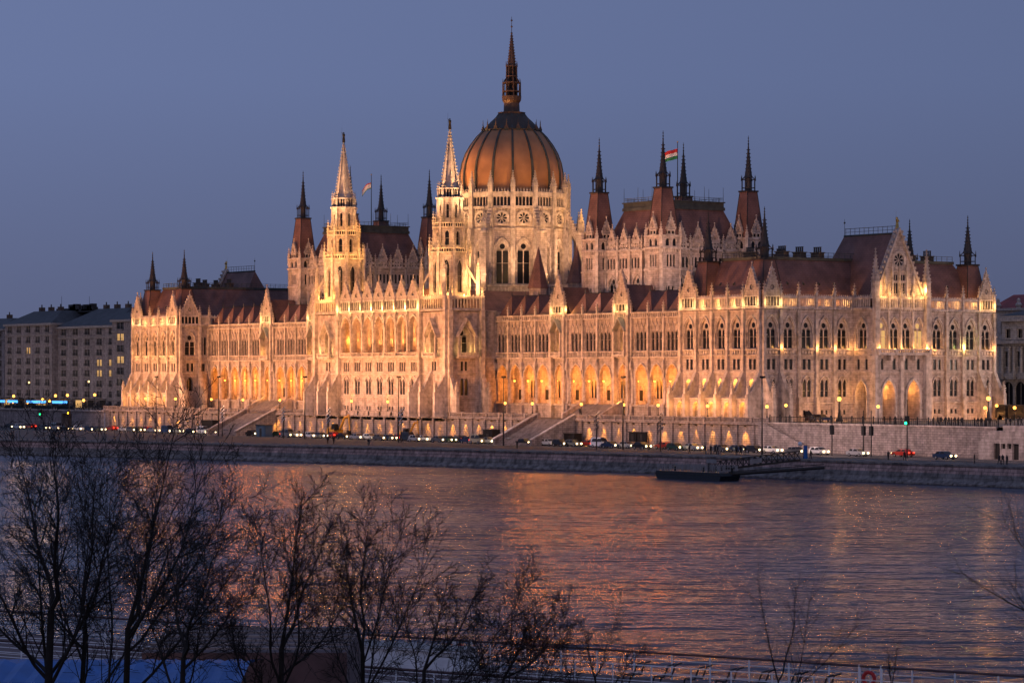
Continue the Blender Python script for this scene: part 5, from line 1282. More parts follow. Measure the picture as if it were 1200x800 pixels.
# big candelabra in the plaza
def cand(x, y, z, label):
    t = thing('plaza_lamp', label, 'street lamp', (x, y, z))
    p = MB(); p.ngon(x, y, [(.75, z), (.7, z+.5), (.4, z+.7), (.28, z+1.6), (.16, z+2.2), (.12, z+4.0), (.2, z+4.1)], 8, IRON); obj('post', p.mesh('post'), t)
    g = MB(); g.sph((x, y, z+4.55), .42, LAMPE, 10, 7, 1.1); obj('globe', g.mesh('globe'), t)
    g = MB(); g.ngon(x, y, [(.3, z+4.95), (.12, z+5.3), (.02, z+5.7)], 8, IRON); obj('cap', g.mesh('cap'), t)
    pl((x, y, z+6.1), 900, (1, .45, .10), .4)
cand(-5.9+12, 15.0, 9.15, 'large black candelabra lamp in front of the gable wing of the palace')
cand(14.0, 48.5, 9.15, 'large black candelabra lamp before the right hand corner of the palace')
for i, (px, y, z, lab) in enumerate(((1029, -3.4, 9.2, 'thin pole lamp behind the plaza fence before the double arch'), (1154.5, -3.4, 9.2, 'thin pole lamp behind the plaza fence near its right end'), (921, -3.4, 9.2, 'thin pole lamp by the head of the side stair'),
                               (1189, 6, 9.15, 'tall dim lamp before the classical building'), (1168, 30, 9.15, 'orange lamp at the corner of the classical building'))):
    x = Xat(px, y); t = thing('pole_lamp', lab, 'street lamp', (x, y, z))
    p = MB(); p.ngon(x, y, [(.1, z), (.05, z+3.1)], 6, IRON); obj('post', p.mesh('post'), t)
    g = MB(); g.sph((x, y, z+3.35), .3, LAMPE, 8, 6); obj('globe', g.mesh('globe'), t)
    pl((x, y, z+4.0), 220, (1, .45, .10), .3)
# tall road masts with floodlights
masts = [(183, -20), (256, -20), (357, -20), (467, -20), (590, -20), (730, -20), (893, -20)]
for i, (px, y) in enumerate(masts):
    x = Xat(px, y); H = 14.5
    t = thing('lamp_mast', 'tall slim grey mast carrying floodlights beside the quay road, %s from the left' % nth(i+1), 'lamp mast', (x, y, RZ), group='tall masts along the quay road')
    p = MB(); p.ngon(x, y, [(.2, RZ), (.16, RZ+2), (.09, RZ+H)], 8, DARKM); obj('post', p.mesh('post'), t)
    h = MB()
    for q_ in (-.3, .3): h.box(lambda s_, z, d: (x+s_, y-d, z), q_-.22, q_+.22, RZ+H-.1, RZ+H+.3, -.35, .2, IRON)
    h.tube((x-.5, y, RZ+H-.1), (x+.5, y, RZ+H-.1), .06, .06, 4, IRON); obj('lamp_head', h.mesh('lamp_head'), t)
# branching candelabra with slanted tubes
for i, px in enumerate((260.5, 332, 385, 470, 699, 774)):
    y = -21.5; x = Xat(px, y); z = RZ
    t = thing('tube_lamp', 'decorative pole with slanted glass tubes beside the quay road, %s from the left' % nth(i+1), 'street lamp', (x, y, z), group='decorative tube lamps')
    p = MB(); p.ngon(x, y, [(.14, z), (.09, z+7.4)], 6, DARKM); obj('post', p.mesh('post'), t)
    for k in range(4):
        g = MB(); zz = z+4.2+k*.9; g.tube((x-.85, y, zz-.35), (x+.85, y, zz+.65), .13, .13, 6, GREYTR if px > 500 else WHITEP, True); obj('tube', g.mesh('tube'), t)
        g = MB(); g.tube((x+.62, y, zz+.1), (x+.15, y, zz+.55), .1, .1, 6, DARKM, True); obj('bracket', g.mesh('bracket'), t)
# traffic signals
for px, y, lens, lab in ((48, -18, GREENL, 'traffic signal showing green at the far left of the quay road'), (81, -18, AMBERL, 'traffic signal showing amber in front of the dark underpass'), (975, -14, None, 'unlit traffic signal pole below the plaza wall, leftmost of three'),
                     (1012, -14, None, 'unlit traffic signal pole below the plaza wall, left of the pair'), (1021, -14, None, 'unlit traffic signal pole below the plaza wall, right of the pair'), (1063, -14, GREENL, 'tall traffic signal showing green below the plaza wall')):
    x = Xat(px, y); z = RZ; h = 6.0 if lens is not GREENL or px < 900 else 8.0
    t = thing('traffic_signal', lab, 'traffic signal', (x, y, z))
    p = MB(); p.ngon(x, y, [(.12, z), (.08, z+h+2.5)], 6, IRON); obj('pole', p.mesh('pole'), t)
    b = MB(); b.box(lambda s_, zz, d: (x+s_, y-d, zz), -.32, .32, z+h-2.1, z+h-.4, -.25, .3, IRON); obj('signal_box', b.mesh('signal_box'), t)
    if lens is not None:
        b = MB(); b.sph((x+.05, y-.35, z+h-(1.7 if lens is GREENL else 1.2)), .24, lens, 8, 6); obj('lens', b.mesh('lens'), t)

# ---- vehicles
def car_meshes(kind):
    if kind == 'van': prof = [(-2.3, .35), (-2.3, 1.9), (-2.0, 2.1), (1.0, 2.1), (1.7, 1.25), (2.3, 1.05), (2.35, .35)]; wz = (1.25, 1.9)
    elif kind == 'hatchback': prof = [(-2.0, .35), (-2.05, .9), (-1.85, 1.35), (-1.4, 1.5), (.2, 1.5), (1.0, .98), (1.85, .85), (2.0, .35)]; wz = (.98, 1.4)
    else: prof = [(-2.25, .35), (-2.3, .92), (-1.6, 1.0), (-1.05, 1.42), (.25, 1.45), (1.05, .98), (2.1, .85), (2.25, .35)]; wz = (1.0, 1.38)
    out = {}
    def loft(colm):
        m_ = MB(); n_ = len(prof); V = []
        for s_ in (-1, 1):
            for x, z in prof:
                w = .86 if z < 1.05 else .86-(z-1.05)*.42
                V.append((x, s_*w, z))
        m_.poly(V, [tuple(range(n_)), tuple(range(n_, 2*n_))]+[(i, (i+1) % n_, n_+(i+1) % n_, n_+i) for i in range(n_)], colm); return m_
    w = MB(); top = max(z for _, z in prof)
    x0, x1 = (-1.9, 1.35) if kind == 'van' else (-1.45, .62)
    for s_ in (-1, 1):
        for a, b in ((x0, (x0+x1)/2-.06), ((x0+x1)/2+.06, x1)):
            ya, yb = .875-(wz[0]-1.05)*.42*(wz[0] > 1.05), .87-(wz[1]-1.05)*.42
            w.face([(a, s_*ya, wz[0]), (b+.25*(b == x1), s_*ya, wz[0]), (b-.1, s_*yb, wz[1]), (a+.15, s_*yb, wz[1])], GLASS)
    (xa, za), (xb, zb) = [(p0, p1) for p0, p1 in zip(prof[:-1], prof[1:]) if p0[1] > p1[1]+.3 and p0[0] > -.5][0]
    w.face([(xa+.05, -.62, za-.03), (xa+.05, .62, za-.03), (xb, .76, zb+.06), (xb, -.76, zb+.06)], GLASS)
    out['window'] = w.mesh('window')
    wh = MB()
    wh.ngon(0, 0, [(.32, -.1), (.32, .1)], 14, TYRE); wh.ngon(0, 0, [(.2, -.115), (.2, .115)], 10, RIM)
    me = wh.mesh('wheel'); me.transform(Matrix.Rotation(pi/2, 4, 'X')); out['wheel'] = me
    h = MB(); fx_ = prof[-1][0]; h.sph((0, 0, 0), .19, HEADL, 8, 5); out['headlight'] = h.mesh('headlight')
    h = MB(); h.box(ident, -.06, .06, -.1, .12, -.2, .2, TAILL); out['taillight'] = h.mesh('taillight')
    out['_'] = (loft, prof)
    return out
CK = {k: car_meshes(k) for k in ('van', 'hatchback', 'saloon')}
PAINT = {'white': (.6, .6, .6), 'silver': (.3, .31, .33), 'grey': (.10, .105, .11), 'black': (.012, .012, .014), 'dark blue': (.015, .03, .08), 'red': (.35, .02, .015), 'beige': (.36, .30, .19), 'dark green': (.015, .05, .03)}
PM2 = {}
for k_, c_ in PAINT.items():
    m_, nt_, b_ = newmat('paint_'+k_.replace(' ', '_')); b_.inputs['Base Color'].default_value = (*c_, 1); b_.inputs['Roughness'].default_value = .3; b_.inputs['Metallic'].default_value = .2
    PM2[k_] = m_
BODY = {}
def car(kind, colr, x, y, z, ang, label, group=None, lights=True, big=1.0):
    t = thing('car' if kind != 'van' else 'van', label, 'car' if kind != 'van' else 'van', (x, y, z), ang, group)
    k = (kind, colr)
    if k not in BODY: BODY[k] = CK[kind]['_'][0](PM2[colr]).mesh('body')
    def ch(nm, me, lx, ly, lz):
        o = bpy.data.objects.new(nm, me); COL.objects.link(o); o.parent = t; o.location = (lx, ly, lz); return o
    ch('body', BODY[k], 0, 0, 0); ch('window', CK[kind]['window'], 0, 0, 0)
    for wx_ in (-1.35, 1.35):
        for wy in (-.80, .80): ch('wheel', CK[kind]['wheel'], wx_, wy, .32)
    pr = CK[kind]['_'][1]; fx_ = max(p[0] for p in pr)
    for s_ in (-.58, .58):
        if lights: ch('headlight', CK[kind]['headlight'], fx_+.02, s_, .68)
        ch('taillight', CK[kind]['taillight'], -fx_-.02, s_, .8)
    return t
rng = random.Random(11)
kinds = ['hatchback', 'saloon', 'saloon', 'hatchback', 'van']
row = []
# (px, colour, kind, travelling right?)
spec = [(22, 'white', 'saloon', 1), (36, 'red', 'hatchback', 0), (52, 'grey', 'saloon', 1), (66, 'silver', 'van', 1), (78, 'black', 'saloon', 1), (93, 'white', 'hatchback', 1), (117, 'grey', 'saloon', 1), (131, 'red', 'saloon', 0),
        (146, 'white', 'saloon', 1), (163, 'black', 'hatchback', 1), (180, 'silver', 'saloon', 1), (196, 'dark blue', 'van', 1), (208, 'silver', 'saloon', 1), (224, 'black', 'saloon', 1), (238, 'white', 'van', 1), (268, 'dark blue', 'hatchback', 1),
        (283, 'red', 'saloon', 0), (296, 'black', 'saloon', 1), (311, 'grey', 'hatchback', 1), (327, 'dark green', 'saloon', 1), (345, 'white', 'saloon', 1), (365, 'white', 'hatchback', 1), (389, 'red', 'hatchback', 0), (403, 'black', 'saloon', 1),
        (419, 'silver', 'saloon', 1), (434, 'white', 'hatchback', 1), (456, 'dark blue', 'saloon', 1), (478, 'black', 'van', 1), (497, 'white', 'saloon', 1), (515, 'grey', 'saloon', 1), (537, 'black', 'saloon', 0), (560, 'beige', 'van', 1),
        (584, 'red', 'saloon', 0), (600, 'silver', 'hatchback', 1), (643, 'white', 'saloon', 1), (672, 'grey', 'hatchback', 1), (690, 'red', 'saloon', 0), (716, 'dark blue', 'saloon', 1), (752, 'black', 'saloon', 1), (778, 'red', 'saloon', 0), (812, 'silver', 'saloon', 1),
        (866, 'dark blue', 'saloon', 1), (905, 'white', 'saloon', 1), (960, 'white', 'hatchback', 1), (1005, 'silver', 'saloon', 1), (1058, 'red', 'saloon', 0), (1107, 'dark blue', 'saloon', 1)]
extra = [(12, 'black', 'saloon', 1), (106, 'dark blue', 'hatchback', 1), (155, 'grey', 'hatchback', 1), (172, 'red', 'hatchback', 0), (250, 'grey', 'saloon', 1), (337, 'grey', 'van', 1), (376, 'dark blue', 'saloon', 1), (446, 'grey', 'saloon', 1), (467, 'red', 'saloon', 0), (488, 'silver', 'hatchback', 1), (526, 'dark green', 'hatchback', 1), (549, 'dark blue', 'saloon', 1), (572, 'silver', 'saloon', 1), (615, 'black', 'saloon', 1), (657, 'black', 'hatchback', 1), (703, 'white', 'van', 1), (735, 'silver', 'saloon', 1), (792, 'dark green', 'hatchback', 1), (846, 'grey', 'saloon', 1), (885, 'black', 'hatchback', 1), (933, 'grey', 'saloon', 1)]
spec = sorted(spec+extra)
for i, (px, cl, kd, rt) in enumerate(spec):
    y = -13.2-(i % 2)*1.2 if rt else -9.6
    t = (Xat(px, y)); yy = y
    if px < 130: yy = y-5; t = Xat(px, yy)
    car(kd, cl, t, yy, RZ+.01, 0 if rt else pi, '%s %s with %s in the quay road traffic, %s from the left' % (cl, kd, 'bright headlights' if rt else 'red tail lights showing', nth(i+1)), 'cars queuing on the quay road', True)
car('van', 'black', *G(943, 493.5, 9.16), 9.17, radians(-10), 'black van with glowing tail lights parked on the plaza by the fence', None, False)
car('hatchback', 'dark blue', *G(962, 494, 9.16), 9.17, radians(-5), 'dark hatchback parked on the plaza in front of the black van', None, False)

# ---- people
def person_mesh(pose):
    me = bpy.data.meshes.new('person'); sk = {'stand': (0, .09, .09), 'walk': (.28, .1, .12), 'wide': (.12, .16, .3)}[pose]; st, hw, arm = sk
    V = [(0,0,.95), (0,0,1.15), (0,0,1.40), (0,0,1.52), (0,0,1.66), (-hw,0,.90), (-hw-.01,-st*.5,.50), (-hw-.01,-st,.07), (-hw-.01,-st-.14,.04), (hw,0,.90), (hw+.01,st*.5,.50), (hw+.01,st*.9,.07), (hw+.01,st*.9-.14,.04),
         (-.2,0,1.40), (-.24,arm*.4,1.14), (-.22,-.1*arm,.88), (.2,0,1.40), (.25,-arm*.5,1.14), (.22,-arm,.90), (0,-.01,1.76)]
    E = [(0,1), (1,2), (2,3), (3,4), (0,5), (5,6), (6,7), (7,8), (0,9), (9,10), (10,11), (11,12), (2,13), (13,14), (14,15), (2,16), (16,17), (17,18), (4,19)]
    Rr = [.15, .15, .16, .06, .10, .10, .07, .05, .05, .10, .07, .05, .05, .075, .055, .04, .075, .055, .04, .07]
    me.from_pydata(V, E, []); o = bpy.data.objects.new('person', me); COL.objects.link(o)
    sm = o.modifiers.new('s', 'SKIN'); 
    for i_, v in enumerate(me.skin_vertices[0].data): v.radius = (Rr[i_], Rr[i_]); v.use_root = (i_ == 0)
    o.modifiers.new('u', 'SUBSURF').levels = 1
    bpy.context.view_layer.update(); dg = bpy.context.evaluated_depsgraph_get()
    m2 = bpy.data.meshes.new_from_object(o.evaluated_get(dg)); bpy.data.objects.remove(o)
    m2.materials.clear(); m2.materials.append(CLOTH); m2.materials.append(SKIN)
    for p in m2.polygons:
        c = p.center; p.material_index = 1 if (c.z > 1.6 and c.y < .03) or (c.z < .92 and c.z > .8 and abs(c.x) > .17) else 0; p.use_smooth = True
    return m2
PPL = [person_mesh(p) for p in ('stand', 'walk', 'wide')]
def person(i, x, y, z, rz, lab, grp=None): return thing('person', lab, 'person', (x, y, z), rz, grp, PPL[i % 3])
k = 0
for i, px in enumerate([1043, 1049, 1056, 1094, 1099, 1103, 1108, 1112, 1119, 1123, 1127, 1146, 1150]):
    y = -3.6+((i*7) % 5)*.5; person(i, Xat(px, y), y, 9.16, rng.uniform(0, 6.28), 'dark figure behind the plaza fence, %s from the left' % nth(i+1), 'people gathered behind the plaza fence')
for i, px in enumerate([808, 826, 833, 838, 841, 863, 868, 873, 1041, 1060]):
    y = -27+((i*5) % 4)*.9; person(i+1, Xat(px, y), y, RZ, rng.uniform(0, 6.28), 'dark figure standing on the quay pavement near the gangway, %s from the left' % nth(i+1), 'people on the quay pavement')
for i, px in enumerate([384, 391, 432, 606, 943, 950]):
    y = -33-(1 if px > 900 else 12); yy = y if px > 500 else -44; person(i, Xat(px, -31 if px > 500 else -42), -31 if px > 500 else -42, RZ-.08, rng.uniform(0, 6.28), 'dark figure at the quay edge, %s from the left' % nth(i+1), 'people at the quay edge')
for i, (px, y) in enumerate(((1142, -28), (1171, -28.5), (1175, -28), (1180, -28.4))): person(i, Xat(px, y), y, RZ, rng.uniform(0, 6.28), 'dark figure on the road below the pale stone block, %s from the left' % nth(i+1), 'people below the stone block')
person(0, -70.5+5, 3.2, 9.6, 1.0, 'lone dark figure standing on the steps below the right hand loggia')
for i, px in enumerate([1160, 1179, 1184, 1193, 1197]): person(i, Xat(px, -3), -3, 9.16, rng.uniform(0, 6.28), 'dark figure on the plaza at the right edge of the scene, %s from the left' % nth(i+1), 'people at the right end of the plaza')

# ---- building works on the road: excavators, kiosk, dark containers
def excavator(x, y, z, ang, label, flip=1, scale=1.0):
    t = thing('excavator', label, 'excavator', (x, y, z), ang)
    def ch(nm, mb_):
        o = bpy.data.objects.new(nm, mb_.mesh(nm)); COL.objects.link(o); o.parent = t; return o
    f0 = lambda s_, zz, d: (s_*scale, -d*scale, zz*scale)
    for s_ in (-1, 1):
        a = MB(); prof = [(-2.0, .1), (-2.3, .5), (-2.0, .95), (2.0, .95), (2.3, .5), (2.0, .1)]
        V = [f0(px_, pz, s_*1.15-.3) for px_, pz in prof]+[f0(px_, pz, s_*1.15+.3) for px_, pz in prof]
        a.poly(V, [tuple(range(6)), tuple(range(6, 12))]+[(i, (i+1) % 6, 6+(i+1) % 6, 6+i) for i in range(6)], IRON); ch('track', a)
    b = MB(); b.box(f0, -2.2, 1.2, 1.05, 2.1, -1.3, 1.3, YEL); b.pyr(f0, -2.2, -.6, 2.1, 2.7, -1.2, 1.2, YEL, .8); ch('body', b)
    c = MB(); c.pyr(f0, -.1, 1.5, 1.9, 3.4, .1, 1.3, IRON, .85); c.box(f0, .0, 1.4, 2.3, 3.0, 1.2, 1.26, GLASS); ch('cab', c)
    m = MB(); m.tube(f0(1.0, 1.9, -.4), f0(3.4, 5.0, -.4), .34*scale, .28*scale, 6, YEL, True); m.tube(f0(3.4, 5.0, -.4), f0(5.3, 5.2, -.4), .28*scale, .22*scale, 6, YEL, True); ch('boom', m)
    m = MB(); m.tube(f0(5.1, 5.7, -.4), f0(5.6, 1.8, -.4), .24*scale, .17*scale, 6, YEL, True); ch('arm', m)
    m = MB(); m.pyr(f0, 4.7, 5.7, .7, 1.9, -1.0, .2, IRON, .6); ch('bucket', m)
    m = MB(); m.tube(f0(1.4, 2.0, -.4), f0(2.6, 3.8, -.4), .09*scale, .09*scale, 5, RIM); m.tube(f0(3.6, 5.6, -.4), f0(4.9, 6.0, -.4), .09*scale, .09*scale, 5, RIM); ch('hydraulic_ram', m)
xx = Xat(397, -8); excavator(xx-1, -8.2, RZ, 0, 'yellow excavator with raised arm parked against the terrace wall', scale=1.0)
xx = Xat(483, -8); excavator(xx-2, -8.2, RZ, 0, 'smaller dark yellow excavator right of the larger one by the terrace wall', scale=.8)
pl((Xat(404, -11), -11.5, 6.5), 160, (1, .55, .12), .3)
def box_thing(name, label, cat, px0, px1, y, z0, z1, mat, dep=2.0, roof=True):
    x0, x1 = Xat(px0, y), Xat(px1, y); t = thing(name, label, cat, ((x0+x1)/2, y, z0))
    m = MB(); g = lambda s_, z, d: (s_, y-d, z); m.box(g, x0, x1, z0, z1, -dep, 0, mat)
    for i in range(int((x1-x0)/.6)+1): s_ = x0+.1+i*.6; m.box(g, min(s_, x1-.12), min(s_+.1, x1-.02), z0+.1, z1-.1, 0, .05, mat)
    obj('body', m.mesh('body'), t)
    m = MB(); m.box(g, x0-.12, x1+.12, z1, z1+.15, -dep-.1, .2, DARKM); obj('lid' if not roof else 'roof', m.mesh('roof'), t)
    m = MB(); m.box(g, (x0+x1)/2-.45, (x0+x1)/2+.45, z0+.05, z0+min(2.1, (z1-z0)*.85), .0, .08, DARKM); obj('door', m.mesh('door'), t)
box_thing('site_kiosk', 'grey blue site kiosk standing before the left hand stairs', 'kiosk', 300, 311, -16.5, RZ, 6.3, BLUEK)
box_thing('site_container', 'dark brown container at the foot of the terrace wall left of the left stairs', 'container', 236, 249, -8.5, RZ, 6.9, VOID)
box_thing('site_container', 'dark container at the terrace wall just left of the right stairs', 'container', 566, 577, -8.5, RZ, 6.4, VOID)
box_thing('site_container', 'dark brown container at the terrace wall just right of the right stairs', 'container', 661, 673, -8.5, RZ, 6.0, VOID)
box_thing('dark_panel', 'left one of two black square panels against the terrace wall', 'panel', 737, 745.5, -6.2, RZ+1.2, 6.6, VOID, .3)  # plain near-black boxes set against the wall
box_thing('dark_panel', 'right one of two black square panels against the terrace wall', 'panel', 746.5, 757, -6.2, RZ+1.2, 6.6, VOID, .3)
# heap of site rubble with planks
for px, lab in ((350, 'low heap of rubble and planks left of the excavator'), (545, 'low heap of rubble and planks by the terrace wall')):
    x = Xat(px, -8); m = MB(); rg = random.Random(px)
    for i in range(40):
        a, b = x+rg.uniform(-4, 4), -8+rg.uniform(-1.5, 1); h = rg.uniform(.2, 1.3)*(1-abs(a-x)/5); m.ngon(a, b, [(rg.uniform(.4, .8), RZ), (.3, RZ+h)], 5, QUAYM, rg.random()*3)
    for i in range(8): a = x+rg.uniform(-4, 3); m.tube((a, -8.6, RZ+rg.uniform(.6, 1.4)), (a+rg.uniform(1, 3), -8.2, RZ+rg.uniform(.6, 1.6)), .08, .08, 4, CHIM)
    thing('rubble_heap', lab, 'rubble', (0, 0, 0), 0, None, m.mesh('rubble_heap'))

# ---- pontoon with gangways
ax, ay = G(773, 567.5, 0); bx, by = G(863, 568.5, 0); ang = 0.0
PX0, PX1, PY = 59.0, 82.5, -52.0
PX0 = Xat(779, PY); PX1 = Xat(856, PY)
t = thing('pontoon', 'dark flat mooring pontoon with white railings moored below the quay', 'pontoon', ((PX0+PX1)/2, PY, 0))
g = lambda s_, z, d: (s_, PY-d, z)
m = MB(); V = []
for d in (-2.2, 2.2):
    for s_, z in ((PX0+.9, -.4), (PX0, .9), (PX0+.3, 1.45), (PX1-.2, 1.45), (PX1, .9), (PX1-.6, -.4)): V.append(g(s_, z, d))
m.poly(V, [tuple(range(6)), tuple(range(6, 12))]+[(i, (i+1) % 6, 6+(i+1) % 6, 6+i) for i in range(6)], BLACKP); m.box(g, PX0+.1, PX1-.1, 0.95, 1.1, 2.2, 2.35, DARKM); obj('hull', m.mesh('hull'), t)
m = MB()
for d in (-2.0, 2.0):
    n = 26
    for i in range(n+1): s_ = PX0+.5+(PX1-PX0-1)*i/n; m.box(g, s_-.04, s_+.04, 1.45, 2.7, d-.04, d+.04, GREYTR)
    for z in (1.9, 2.3, 2.65): m.box(g, PX0+.5, PX1-.5, z, z+.06, d-.03, d+.03, GREYTR)
    for i in range(0, n, 5): s_ = PX0+.5+(PX1-PX0-1)*i/n; m.box(g, s_, s_+(PX1-PX0)/n*.8, 1.6, 2.6, d-.01, d+.01, GREYTR)
obj('railing', m.mesh('railing'), t)
m = MB(); m.box(g, PX1-4.5, PX1-1.8, 3.1, 3.8, 1.6, 1.75, GREYTR); m.box(g, PX1-4.2, PX1-4.1, 1.45, 3.1, 1.6, 1.7, DARKM); m.box(g, PX1-2.2, PX1-2.1, 1.45, 3.1, 1.6, 1.7, DARKM); obj('sign_board', m.mesh('sign_board'), t)
for i in range(3): m = MB(); m.ngon(PX0+3+i*8, PY, [(.22, 1.4), (.18, 2.1), (.28, 2.15), (.28, 2.3)], 8, IRON); obj('bollard', m.mesh('bollard'), t)
gx, gy = Xat(938, -37.5), -37.5
gw = thing('gangway', 'dark lattice gangway bridge rising from the pontoon to the quay', 'gangway', (gx, gy, 3.4))
A = Vector((PX1-9, PY+2.5, 1.6)); B = Vector((gx, gy, 3.6)); dr = (B-A); n = 16; pr = Vector((-dr.y, dr.x, 0)).normalized()*1.1
m = MB(); m.poly([A-pr, A+pr, B+pr, B-pr, A-pr-Vector((0,0,.25)), A+pr-Vector((0,0,.25)), B+pr-Vector((0,0,.25)), B-pr-Vector((0,0,.25))], [(0,1,2,3), (4,5,6,7), (0,3,7,4), (1,2,6,5)], DARKM); obj('walkway', m.mesh('walkway'), gw)
for s_ in (-1, 1):
    m = MB(); U = Vector((0, 0, 1.5))
    m.tube(A+pr*s_+U, B+pr*s_+U, .09, .09, 4, DARKM); m.tube(A+pr*s_, B+pr*s_, .12, .12, 4, DARKM)
    for i in range(n):
        p0 = A+dr*(i/n)+pr*s_; p1 = A+dr*((i+1)/n)+pr*s_
        m.tube(p0, p0+U, .05, .05, 4, DARKM); m.tube(p0, p1+U, .04, .04, 4, DARKM); m.tube(p0+U, p1, .04, .04, 4, DARKM)
    obj('truss', m.mesh('truss'), gw)
m = MB(); p0 = A+dr*.45-pr*1.05+Vector((0, 0, .3)); p1 = A+dr*.58-pr*1.05+Vector((0, 0, .3)); m.face([p0, p1, p1+Vector((0, 0, .8)), p0+Vector((0, 0, .8))], WHITEP) if False else m.poly([p0, p1, p1+Vector((0,0,.8)), p0+Vector((0,0,.8))], [(0,1,2,3)], GREYTR); 
obj('name_board', m.mesh('name_board'), gw)
xb, yb = Xat(966, -37.0), -37.0
mm = MB(); mm.tube((PX1-.5, PY, 1.2), (xb, yb, 2.3), .32, .28, 8, DARKM, True); mm.tube((PX1-.5, PY, 1.6), (xb, yb, 2.9), .08, .08, 5, DARKM)
thing('mooring_arm', 'long dark mooring beam running from the pontoon to the quay wall', 'mooring beam', (0, 0, 0), 0, None, mm.mesh('mooring_arm'))
m = MB(); xs_, ys_ = Xat(944, -31), -31; m.box(lambda s_, z, d: (xs_+s_, ys_-d, z), -.35, .35, RZ, RZ+2.3, -.15, .15, BLUEP); m.sph((xs_-1.5, ys_, RZ+2.6), .4, WHITEP, 8, 5)
thing('info_pillar', 'small blue information pillar at the head of the gangway', 'pillar', (0, 0, 0), 0, None, m.mesh('info_pillar'))
m = MB(); dx_, dy_ = G(741, 613, 0); m.tube((dx_-.8, dy_, .03), (dx_+.8, dy_+.2, .06), .09, .05, 6, IRON, True); m.tube((dx_, dy_, .05), (dx_+.3, dy_, .25), .04, .02, 4, IRON)
thing('driftwood', 'small dark log drifting in the middle of the river', 'driftwood', (0, 0, 0), 0, None, m.mesh('driftwood'))
# ================================================================== NEIGHBOURING BUILDINGS
def window_set(mb, f, c, z, w, h, lit=None, frame=GREYTR, rails=False):
    pass
def block(name, label, x0, x1, y, depth, z0, z1, floors, cols, wallm, roofm, seed, bays=None, litp=.08, roof_h=3.5, arch_top=False, lit_idx=()):
    t = thing(name, label, 'apartment building', ((x0+x1)/2, y, z0)); rg = random.Random(seed)
    mb = MB(); f = lambda s_, z, d: (s_, y-d, z); fe = lambda s_, z, d: (x1+d, s_, z)
    fh = (z1-z0)/floors; cw = (x1-x0)/cols
    WN = {}
    def wmesh(w, h, lit):
        k = (round(w, 2), round(h, 2), lit)
        if k not in WN:
            m = MB(); G_ = LITW if lit == 1 else (VOID if lit == 2 else GLASS)
            for s_ in (-w/2-.12, w/2+.12):
                g_ = lambda a, z, d, s_=s_: ident(a+s_, z, d)
                reveal(m, g_, 0, w/2, 0, h, 0, 0, -.3, GREYTR); m.face([g_(x, z, -.28) for x, z in outline(w/2, 0, h, 0)], G_)
                m.box(g_, -.03, .03, 0, h, -.27, -.2, GREYTR); m.box(g_, -w/2, w/2, h*.62, h*.62+.06, -.27, -.2, GREYTR)
            m.box(ident, -w-.3, w+.3, -.18, 0, 0, .22, GREYTR)
            if lit != 3: 
                for i in range(9): s_ = -w+i*w/4; m.box(ident, s_-.02, s_+.02, 0, .75, .4, .44, IRON)
                m.box(ident, -w-.1, w+.1, .72, .78, .38, .46, IRON); m.box(ident, -w-.2, w+.2, -.2, -.02, 0, .5, GREYTR)
            WN[k] = m.mesh('window')
        return WN[k]
    for g, s0, s1, nc, ci in ((f, x0, x1, cols, 0), (fe, y, y+depth, max(2, int(depth/cw)), 1)):
        w_ = (s1-s0)/nc
        for r_ in range(floors):
            za = z0+fh*r_; ops = []
            for c_ in range(nc):
                c = s0+w_*(c_+.5); ww = w_*.2; hh = fh*.58
                ops += [(c-ww/2-.12, ww/2, za+fh*.22, za+fh*.22+hh, 0), (c+ww/2+.12, ww/2, za+fh*.22, za+fh*.22+hh, 0)]
                lit = 1 if ((r_, c_) in lit_idx and ci == 0) or rg.random() < litp*.3 else (2 if rg.random() < .3 else 0)
                place('window', wmesh(ww, hh, lit), g, c, za+fh*.22, 0, t)
            wall_row(mb, g, s0, s1, za, za+fh, ops, wallm)
            if r_ in (1, floors-1): mb.box(g, s0, s1, za-.2, za+.15, 0, .35, GREYTR)
        mb.box(g, s0-.3, s1+.3, z1-.5, z1+.2, -.3, .7, GREYTR)
    mb.box(lambda s_, z, d: (s_, d, z), x0, x0+.3, z0, z1, y+.4, y+depth, wallm); mb.box(lambda s_, z, d: (s_, d, z), x0, x1, z0, z1, y+depth-.3, y+depth, wallm)
    obj('wall', mb.mesh('wall'), t)
    r = MB(); q = min(roof_h*1.6, depth*.4)
    V = [(x0-.5, y-.5, z1+.2), (x1+.5, y-.5, z1+.2), (x1+.5, y+depth+.5, z1+.2), (x0-.5, y+depth+.5, z1+.2), (x0+q, y+q, z1+roof_h), (x1-q, y+q, z1+roof_h), (x1-q, y+depth-q, z1+roof_h), (x0+q, y+depth-q, z1+roof_h)]
    r.poly(V, [(0,1,5,4), (1,2,6,5), (2,3,7,6), (3,0,4,7), (4,5,6,7)], roofm); obj('roof', r.mesh('roof'), t)
    for i in range(3):
        cc = x0+q+(x1-x0-2*q)*(i+.5)/3; m = MB(); m.box(lambda s_, z, d: (s_, d, z), cc-.9, cc+.9, z1+roof_h-.6, z1+roof_h+1.3, y+q+.5, y+q+2, CHIM); m.ngon(cc, y+q+1.2, [(.2, z1+roof_h+1.2), (.2, z1+roof_h+2.2)], 6, DARKM); obj('chimney', m.mesh('chimney'), t)
    return t
y0 = 50
X6, X61, X131, X165 = Xat(6, y0), Xat(61, y0), Xat(131, y0), Xat(170, y0)
block('apartment_building', 'grey eight storey apartment block with projecting ends left of the palace, two upper windows lit', X6, X61, y0, 30, 7.5, 35.5, 8, 5, GREYST, SLATE, 3, lit_idx=((5, 2),), roof_h=4.5)
